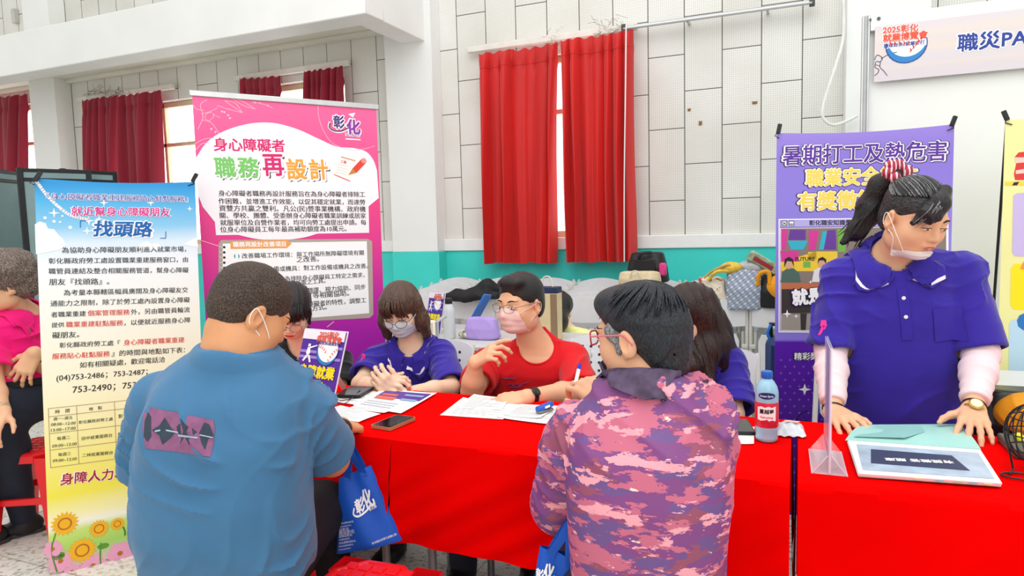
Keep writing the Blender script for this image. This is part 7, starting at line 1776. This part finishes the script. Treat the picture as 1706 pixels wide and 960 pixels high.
def tote(label, tl, tr, br, bl, grip, depth, logo, seed, group):
    """flat cloth bag hanging from its handles, given the corners of its front"""
    t_ = thing('tote_bag', label, 'bag', (bl + br) / 2, group); n = nrm(np.cross(br - bl, tl - bl)); r = np.random.RandomState(seed); ph = r.rand(6) * 6
    def side(sg): return lambda u, v: bil((bl, br, tr, tl), u, v) + n * sg * (depth * (math.sin(math.pi * min(max(u, 0.0), 1)) ** .5) * (.25 + .75 * (1 - v) ** .7) * (1 if v > .02 else .8) + .006 * math.sin(9 * u + 5 * v + ph[0]) * math.sin(math.pi * u)) - n * depth
    g = MB(); g.grid(side(1), 24, 24); g.grid(lambda u, v: side(-1)(1 - u, v), 24, 24); b_ = g.obj('body', M_tote, t_, smooth=80)
    for sg in (1, -1):
        a, c2 = side(sg)(.28, .97), side(sg)(.74, .97); mid = grip + n * sg * .006; pa = spline([a - (tl - bl) * .06, a, (a + mid) / 2 + n * sg * .01, mid, (c2 + mid) / 2 + n * sg * .01, c2, c2 - (tr - br) * .06], 6)
        W2 = nrm(br - bl) * .011; g = MB(); V = [p + W2 * s for p in pa for s in (-1, 1)]; V2 = [x + n * .002 for x in V]
        k = len(V); F = [(2 * i, 2 * i + 1, 2 * i + 3, 2 * i + 2) for i in range(len(pa) - 1)]; g.add(V, F).add(V2, [f_[::-1] for f_ in F]); g.obj('handle', M_tote, t_, smooth=80)
    s = Sheet(bl, br - bl, tl - bl); w, h = np.linalg.norm(br - bl), np.linalg.norm(tl - bl)
    def wrapuv(mb):   # bend a flat print onto the bulging front
        V = mb.verts(); q = V - bl; U = q @ s.U; Vv = q @ s.V; uv = (s.I @ np.stack([U, Vv])).T; out = MB()
        nn = np.array([side(1)(min(max(a / w, 0.01), .99), min(max(b / h, .0), 1)) + n * .0022 for a, b in uv]); out.add(nn, mb.f); return out
    g = MB(); L = logo
    s.text(g, '彰', (L[0] * w, L[1] * h), ((L[0] + .17) * w, (L[1] + .03) * h), 1.2, .035, 0, px=False); s.text(g, '化', ((L[0] + .16) * w, (L[1] + .06) * h), ((L[0] + .38) * w, (L[1] + .09) * h), 1.2, .04, 0, px=False)
    s.line(g, [A(x * w, y * h) for x, y in [(p[0] + L[0], p[1] + L[1]) for p in spline([(-.03, .0, 0), (-.05, -.07, 0), (.04, -.11, 0), (.2, -.07, 0), (.32, .0, 0)], 5)]], .006, 0, px=False)
    s.text(g, '彰化縣', ((L[0] + .24) * w, (L[1] - .07) * h), ((L[0] + .4) * w, (L[1] - .045) * h), 1, .02, 0, px=False)
    for i in range(9): s.text(g, '電話地址服務站'[i % 7:] + '彰化', (.05 * w, (.06 + .042 * i) * h), ((.05 + .2 + .05 * (i % 3)) * w, (.06 + .042 * i) * h), .8, .0, 0, px=False)
    s.text(g, '彰化縣政府勞工處關心您', (.6 * w, .07 * h), (.97 * w, .10 * h), 1, .01, 0, px=False)
    wrapuv(g).obj('white_print', M_wht, b_, smooth=0); return t_


M_tote = mat('blue_tote_fabric', '0E57C4', .6, .05, 10, bump=.1, bscale=400)
dT = lambda px, py, Y: W(px, py, Y=Y)
tote('royal blue tote bag hanging from the wrist of the man in the blue t-shirt', dT(560, 800, 1.70), dT(614, 778, 1.76), dT(667, 905, 1.74), dT(556, 928, 1.66), dT(577, 735, 1.74), .03, (.42, .55), 1, 'blue tote bags')
tote('royal blue tote bag at the bottom edge in front of the camouflage sleeve', dT(897, 922, 1.42), dT(966, 944, 1.44), dT(985, 1110, 1.46), dT(868, 1085, 1.42), dT(952, 868, 1.475), .035, (.02, .72), 2, 'blue tote bags')
red_stool('empty bright red plastic stool with a gridded top at the bottom edge', A(*W(604, 974, Z=.46)[:2], 0), .06, .46, .135)

# bags on the stacked chairs
ctop = lambda px, Y: W(px, 500, Y=Y)
def plaid_mat():
    m, nt, b = new_mat('blue_plaid_cloth'); N = nt.nodes.new; L = nt.links.new; tc = N('ShaderNodeTexCoord'); out = None
    mp = N('ShaderNodeMapping'); mp.inputs['Rotation'].default_value = (0, math.radians(38), 0); L(tc.outputs['Object'], mp.inputs[0])
    base = N('ShaderNodeRGB'); base.outputs[0].default_value = (*lin('D9DDE2'), 1); cur = base.outputs[0]
    for d, sc, thr, col in (('X', 9, .62, '6C86AC'), ('Z', 9, .62, '8EA2BE'), ('X', 18, .85, 'A8A79E'), ('Z', 18, .85, '4F6A94')):
        w = N('ShaderNodeTexWave'); w.bands_direction = d; w.inputs['Scale'].default_value = sc; L(mp.outputs[0], w.inputs['Vector']); g = N('ShaderNodeMath'); g.operation = 'GREATER_THAN'; g.inputs[1].default_value = thr; L(w.outputs['Fac'], g.inputs[0])
        h_ = N('ShaderNodeMath'); h_.operation = 'MULTIPLY'; h_.inputs[1].default_value = .7; L(g.outputs[0], h_.inputs[0]); x = N('ShaderNodeMix'); x.data_type = 'RGBA'; L(h_.outputs[0], x.inputs['Factor']); L(cur, x.inputs[6]); x.inputs[7].default_value = (*lin(col), 1); cur = x.outputs[2]
    L(cur, b.inputs['Base Color']); b.inputs['Roughness'].default_value = .7; return m
def floral_mat():
    m, nt, b = new_mat('floral_cloth'); N = nt.nodes.new; L = nt.links.new; tc = N('ShaderNodeTexCoord'); base = N('ShaderNodeRGB'); base.outputs[0].default_value = (*lin('E6DCC6'), 1); cur = base.outputs[0]
    for sc, thr, col, off in ((16, .62, 'B8574E', 0), (22, .64, '6E7A52', 3), (26, .66, '8B5A48', 7)):
        a = N('ShaderNodeVectorMath'); a.inputs[1].default_value = (off, off, off); L(tc.outputs['Object'], a.inputs[0]); n = N('ShaderNodeTexNoise'); n.inputs['Scale'].default_value = sc; L(a.outputs[0], n.inputs['Vector']); g = N('ShaderNodeMath'); g.operation = 'GREATER_THAN'; g.inputs[1].default_value = thr; L(n.outputs['Fac'], g.inputs[0])
        x = N('ShaderNodeMix'); x.data_type = 'RGBA'; L(g.outputs[0], x.inputs['Factor']); L(cur, x.inputs[6]); x.inputs[7].default_value = (*lin(col), 1); cur = x.outputs[2]
    L(cur, b.inputs['Base Color']); return m
CZT = .885
def on_chairs(px, y0, y1, w, Y, dz=0.0):   # centre and half height of something standing on the chairs between photo rows y0 (top) and y1
    a, b_ = W(px, y0, Y=Y), W(px, y1, Y=Y); return A((a[0] + b_[0]) / 2, Y, (a[2] + b_[2]) / 2), (a[2] - b_[2]) / 2, w * ((a - CAM) @ _f) / FPX / 2
c, hz, hx = on_chairs(1242, 448, 514, 62, 4.86); o, S, R = soft_bag('tote_bag', 'blue and white plaid tote bag on the stacked white chairs', 'bag', c, (hx, .1, hz), plaid_mat(), .1, 3, .95, .006, 'bags on the chairs')
yb = mat('yellow_cloth', 'E8C44A', .7, .15, 20)
MB().tube(spline([c + A(-hx * .6, -.06, hz * .9), c + A(-hx * 1.4, -.09, hz * .9), c + A(-hx * 1.9, -.07, hz * .45)], 6), .012, 8).obj('handle', yb, o); S = Sdf(); S.ell(c + A(-.09, -.04, hz + .01), A(.075, .05, .04), None, .0); S.disp(lambda P: waves(P, 4, 40, .012)); S.obj('scarf', yb, o, .006); MB().ball(c + A(.04, 0, hz + .01), (.1, .06, .05)).obj('contents', mat('silver_wrap', 'B9BBBE', .3, .2, 30), o)
c, hz, hx = on_chairs(1190, 462, 512, 48, 4.86); o, S, R = soft_bag('tote_bag', 'cream floral tote bag left of the plaid bag on the chairs', 'bag', c, (hx, .07, hz), floral_mat(), -.1, 5, .8, .006, 'bags on the chairs', .006, -.02)
MB().tube(spline([c + A(-.06, -.07, hz), c + A(0, -.08, hz + .05), c + A(.1, -.08, hz + .09), c + A(.13, -.07, hz + .04)], 6), .008, 8).obj('handle', mat('straw_handle', 'C9A662', .6, .1), o)
c, hz, hx = on_chairs(1292, 458, 512, 54, 4.84); o, S, R = soft_bag('shoulder_bag', 'black and orange shoulder bag between the plaid bag and the purple banner', 'bag', c, (hx, .08, hz), mat('black_nylon', '191919', .5, .08), 0, 7, .9, .006, 'bags on the chairs')
M_or = mat('orange_cloth', 'F2A313', .6, .06, 12); S = Sdf(); S.ell(c + A(.03, -.06, .03), A(hx * .8, .045, hz * .8), None, 0); S.disp(lambda P: waves(P, 3, 20, .008)); S.obj('flap', M_or, o, .006); MB().tube(spline([c + A(-hx, -.06, hz * .4), c + A(-hx * .9, -.08, hz * 1.1), c + A(-hx * .4, -.08, hz * 1.2), c + A(-hx * .3, -.08, hz * .5)], 6), .014, 8).obj('strap', M_or, o)
c, hz, hx = on_chairs(1272, 424, 452, 50, 4.86); R = np.array(Matrix.Rotation(math.radians(32), 3, 'Y')); o = MB().box(c, (hx * 1.1, .06, .035), R, .012).obj('snack_pack', mat('green_snack_pack', '9DAE8C', .25, .3, 22)); tag(o, 'green and red wrapped snack pack lying on top of the plaid bag', 'package'); MB().box(c + R @ A(0, -.061, 0), (hx * .7, .002, .014), R, .001).obj('label', P_('packred', '9A2A34'), o)
c, hz, hx = on_chairs(1079, 420, 470, 72, 5.3); o, S, R = soft_bag('backpack', 'black backpack standing on the chairs behind the camouflage jacket', 'backpack', c, (hx, .11, hz), mat('black_nylon', '191919', .5, .08), 0, 11, .72, .006, 'bags on the chairs'); MB().tube(spline([c + A(-.05, -.1, hz * .5), c + A(-.02, -.13, hz * .95), c + A(.05, -.1, hz)], 6), .012, 8).obj('strap', M_blk, o); MB().box(c + A(-.0, -.115, hz * .1), (hx * .5, .012, hz * .45), ch=.01).obj('pocket', mat('black_nylon', '191919'), o); MB().box(c + A(hx * .8, -.1, -hz * .1), (.028, .02, .05), ch=.012).obj('pink_bottle', mat('pink_bottle', 'E0408A', .3, .02), o)
c, hz, hx = on_chairs(1066, 452, 476, 70, 5.1); o, S, R = soft_bag('tote_bag', 'beige cloth bag in front of the black backpack', 'bag', c, (hx, .07, hz), mat('beige_cloth', 'D9C7A4', .8, .08, 20), 0, 13, .9, .006, 'bags on the chairs'); MB().tube(spline([c + A(-.06, -.075, hz * .2), c + A(-.04, -.085, hz), c + A(.0, -.085, hz * 1.05), c + A(.02, -.075, hz * .2)], 6), .006, 6).obj('handle', mat('cream_handle', 'E9DFC6', .7, .05), o)

# trolley case left of the purple banner
bx_ = W(1300, 640, Y=3.9); t = thing('trolley_case', 'dark blue trolley case with black handle, mostly behind the purple banner', 'suitcase', (bx_[0], 3.9, 0)); M_nav = mat('navy_nylon', '1D3766', .5, .06, 12)
hz = W(1300, 556, Y=3.9)[2] / 2; MB().box((bx_[0], 3.9, hz + .03), (.075, .1, hz - .05), ch=.03).obj('case', M_nav, t); MB().tube([A(bx_[0] - .05, 3.9, 2 * hz - .05), A(bx_[0] - .05, 3.9, 2 * hz + .05), A(bx_[0] + .05, 3.9, 2 * hz + .05), A(bx_[0] + .05, 3.9, 2 * hz - .05)], .014, 8).obj('handle', M_blk, t); MB().tube(spline([A(bx_[0] - .05, 3.88, 2 * hz + .05), A(bx_[0] - .065, 3.86, 2 * hz), A(bx_[0] - .03, 3.87, 2 * hz - .06)], 5), .008, 6).obj('strap', mat('blue_strap', '2D77D0', .5, .02), t)
for s in (-1, 1): MB().lathe((bx_[0] + s * .05, 3.9 - .08, .03), [(.03, -.01), (.03, .01)], 16, frame(A(1, 0, 0))).obj('wheel', M_blk, t)

# orange and black backpack behind the standing woman's arm
bz = W(1682, 692, Y=2.72); o, S, R = soft_bag('backpack', 'orange and black backpack behind the table at the right edge', 'backpack', (bz[0] + .03, 2.74, bz[2] - .02), (.14, .1, .11), mat('glossy_black_nylon', '17181B', .25, .1, 14), 0, 17, .8, .008)
S = Sdf(); S.ell(A(bz[0] + .05, 2.67, bz[2] + .02), A(.11, .07, .075), None, 0); S.disp(lambda P: waves(P, 13, 22, .010) + folds(P, bz, A(1, 0, 1), 40, .008, 2)); S.obj('flap', M_or, o, .006)
t = thing('chair', 'low white chair that holds the orange and black backpack', 'chair', (bz[0] + .03, 2.76, 0)); zt = bz[2] - .13; MB().box((bz[0] + .03, 2.76, zt - .012), (.2, .18, .012)).obj('seat', M_chair, t)
for sx in (-1, 1):
    for sy in (-1, 1): MB().tube([A(bz[0] + .03 + sx * .17, 2.76 + sy * .15, 0), A(bz[0] + .03 + sx * .16, 2.76 + sy * .14, zt - .02)], .012, 8).obj('leg', M_tube, t)
gz = W(1690, 632, Y=3.2); t = thing('low_cabinet', 'grey topped low cabinet in front of the yellow banner', 'cabinet', (gz[0] + .28, 3.2, 0)); MB().box((gz[0] + .28, 3.2, gz[2] / 2), (.36, .16, gz[2] / 2 - .02), ch=.01).obj('body', mat('pale_grey_laminate', 'D2D4D2', .5, .02), t); MB().box((gz[0] + .28, 3.2, gz[2] - .01), (.37, .17, .012)).obj('top', mat('pale_grey_top', 'DADCDA', .4, .02), t)

# ---------------------------------------------------------------- things on the grey table in the second row
zt = .741; yB = ty0 + .22
br = W(733, 533, Y=yB + .1); tr, tl = W(740, 489, Y=yB + .16), W(716, 487, Y=yB + .26); br = W(731, 552, Y=yB + .1); br[2] = zt + .004; bl = br + (tl - tr); poster_stand('small purple poster stand on the grey table behind the woman with the bob', tl, tr, br, bl, .08)
b = W(749, 552, Y=yB); b[2] = zt; t = thing('water_bottle', 'clear water bottle with a black cap on the grey table', 'bottle', b); hB = W(749, 497, Y=yB)[2] - zt; k = hB / .25
MB().lathe(b, [(.034 * k, 0), (.037 * k, .006), (.037 * k, .17 * k), (.034 * k, .185 * k), (.022 * k, .215 * k), (.020 * k, .22 * k)], 24).obj('bottle', mat('frosted_bottle', 'D3DADC', .2, .02), t); MB().lathe(b, [(.0235 * k, .216 * k), (.024 * k, .22 * k), (.024 * k, .245 * k), (.022 * k, .25 * k)], 20).obj('cap', M_blk, t)
c = W(803, 538, Y=yB + .03); c[2] = zt + .065; o, S, R = soft_bag('cloth_bag', 'lilac cloth bag on the grey table beside the man in red', 'bag', c, (.105, .06, .065), mat('lilac_cloth', 'B49AE0', .8, .05, 10), 0, 23, .85, .006)
a, b = W(786, 540, Y=yB + .16), W(808, 500, Y=yB + .18); a[2] = max(a[2], zt + .02); o = MB().box((a + b) / 2, (.008, .05, np.linalg.norm(b - a) / 2 + .04), frame(b - a), .004).obj('blue_folder', mat('blue_plastic_folder', '2C6CC0', .4, .04)); tag(o, 'blue folder leaning upright behind the lilac bag', 'folder')
c = W(779, 545, Y=yB + .02); c[2] = zt + .025; S = Sdf(); S.ell(c, A(.06, .04, .028), None, 0); S.disp(lambda P: waves(P, 6, 50, .012)); o = S.obj('snack_wrapper', mat('patterned_wrapper', 'DDD7C4', .5, .5, 26), None, .005); tag(o, 'small patterned wrapper between the bottle and the lilac bag', 'wrapper')
c = W(912, 500, Y=yB + .1); zz = W(912, 478, Y=yB + .1)[2]; hx = .075; t = thing('paper_bag', 'tan and navy paper carrier bag behind the head of the man in red', 'bag', (c[0], c[1], zt)); M_kr = mat('tan_paper', 'DCC79A', .7, .05, 12)
g = MB(); g.cur = 0; g.box((c[0], c[1], (zt + zz - .035) / 2), (hx, .045, (zz - .035 - zt) / 2), ch=.003); g.cur = 1; g.box((c[0], c[1], zz - .0175), (hx, .045, .0175), ch=.003); g.cur = 2; g.box((c[0] + hx * .72, c[1] - .046, (zt + zz - .035) / 2), (hx * .27, .002, (zz - .04 - zt) / 2), ch=.001); g.obj('body', [M_kr, mat('navy_paper', '1F2F52', .6, .03), mat('brown_paper', '8C7458', .7, .03)], t)
MB().tube(spline([A(c[0] - .035, c[1], zz), A(c[0] - .02, c[1], zz + .055), A(c[0] + .02, c[1], zz + .055), A(c[0] + .035, c[1], zz)], 6), .004, 6).obj('handle', mat('cream_cord', 'E8E2D0', .7, .03), t)
# black jacket over the chair backs
S = Sdf(); J = [W(738, 498, Y=4.7), W(762, 491, Y=4.72), W(790, 490, Y=4.72), W(812, 479, Y=4.78), W(832, 482, Y=4.8)]
S.chain(J, [.012, .035, .04, .06, .03], .05); S.chain([W(742, 494, Y=4.68), W(775, 496, Y=4.68), W(826, 492, Y=4.7)], [.02, .03, .03], .04); S.disp(lambda P: folds(P, J[2], A(.5, 0, 1), 45, .016, 4) + waves(P, 5, 22, .01)); o = S.obj('jacket', mat('black_jacket_cloth', '1B1C20', .7, .1, 20), None, .006); tag(o, 'crumpled black jacket thrown over the white chair backs', 'jacket')

# wheelchair behind the purple poster
wc = W(577, 622, Y=2.98); rW = .13; t = thing('wheelchair', 'wheelchair with spoked wheel and cream back behind the purple poster', 'wheelchair', (wc[0], 3.0, 0)); M_tyre = mat('grey_tyre', '55585C', .7, .05); rW = wc[2] - .30 if wc[2] > .6 else .3
rW = .3; wz = .3; cx = wc[0]
for sx, nm in ((-.0, 0), (.46, 1)):
    g = MB(); g.tube([A(cx + sx, 3.0 + rW * math.cos(w), wz + .02 + rW * math.sin(w)) for w in np.linspace(0, 2 * math.pi, 49)[:-1]], .014, 8, closed=True); wl = g.obj('wheel', M_tyre, t)
    g = MB()
    for i in range(14): w = 2 * math.pi * i / 14; g.tube([A(cx + sx, 3.0, wz + .02), A(cx + sx, 3.0 + rW * math.cos(w), wz + .02 + rW * math.sin(w))], .0022, 5)
    g.obj('spokes', M_alu, wl); MB().tube([A(cx + sx - .03, 3.0 + (rW - .03) * math.cos(w), wz + .02 + (rW - .03) * math.sin(w)) for w in np.linspace(0, 2 * math.pi, 49)[:-1]], .007, 6, closed=True).obj('hand_rim', M_alu, wl)
M_crm = mat('cream_vinyl', 'EBE4CB', .45, .04); MB().box((cx + .23, 3.22, .72), (.20, .02, .19), ch=.02).obj('backrest', M_crm, t); MB().box((cx + .23, 3.0, .46), (.2, .2, .025), ch=.02).obj('seat', M_crm, t)
for sx in (.03, .43): MB().tube([A(cx + sx, 3.22, .1), A(cx + sx, 3.22, .9), A(cx + sx, 3.32, .92)], .012, 8).tube([A(cx + sx, 3.22, .64), A(cx + sx, 2.85, .64), A(cx + sx, 2.82, .1)], .011, 8).obj('frame', M_alu, t); MB().box((cx + sx, 3.0, .66), (.025, .14, .015), ch=.01).obj('armrest', mat('pale_armrest', 'DAD8D2', .5, .03), t)
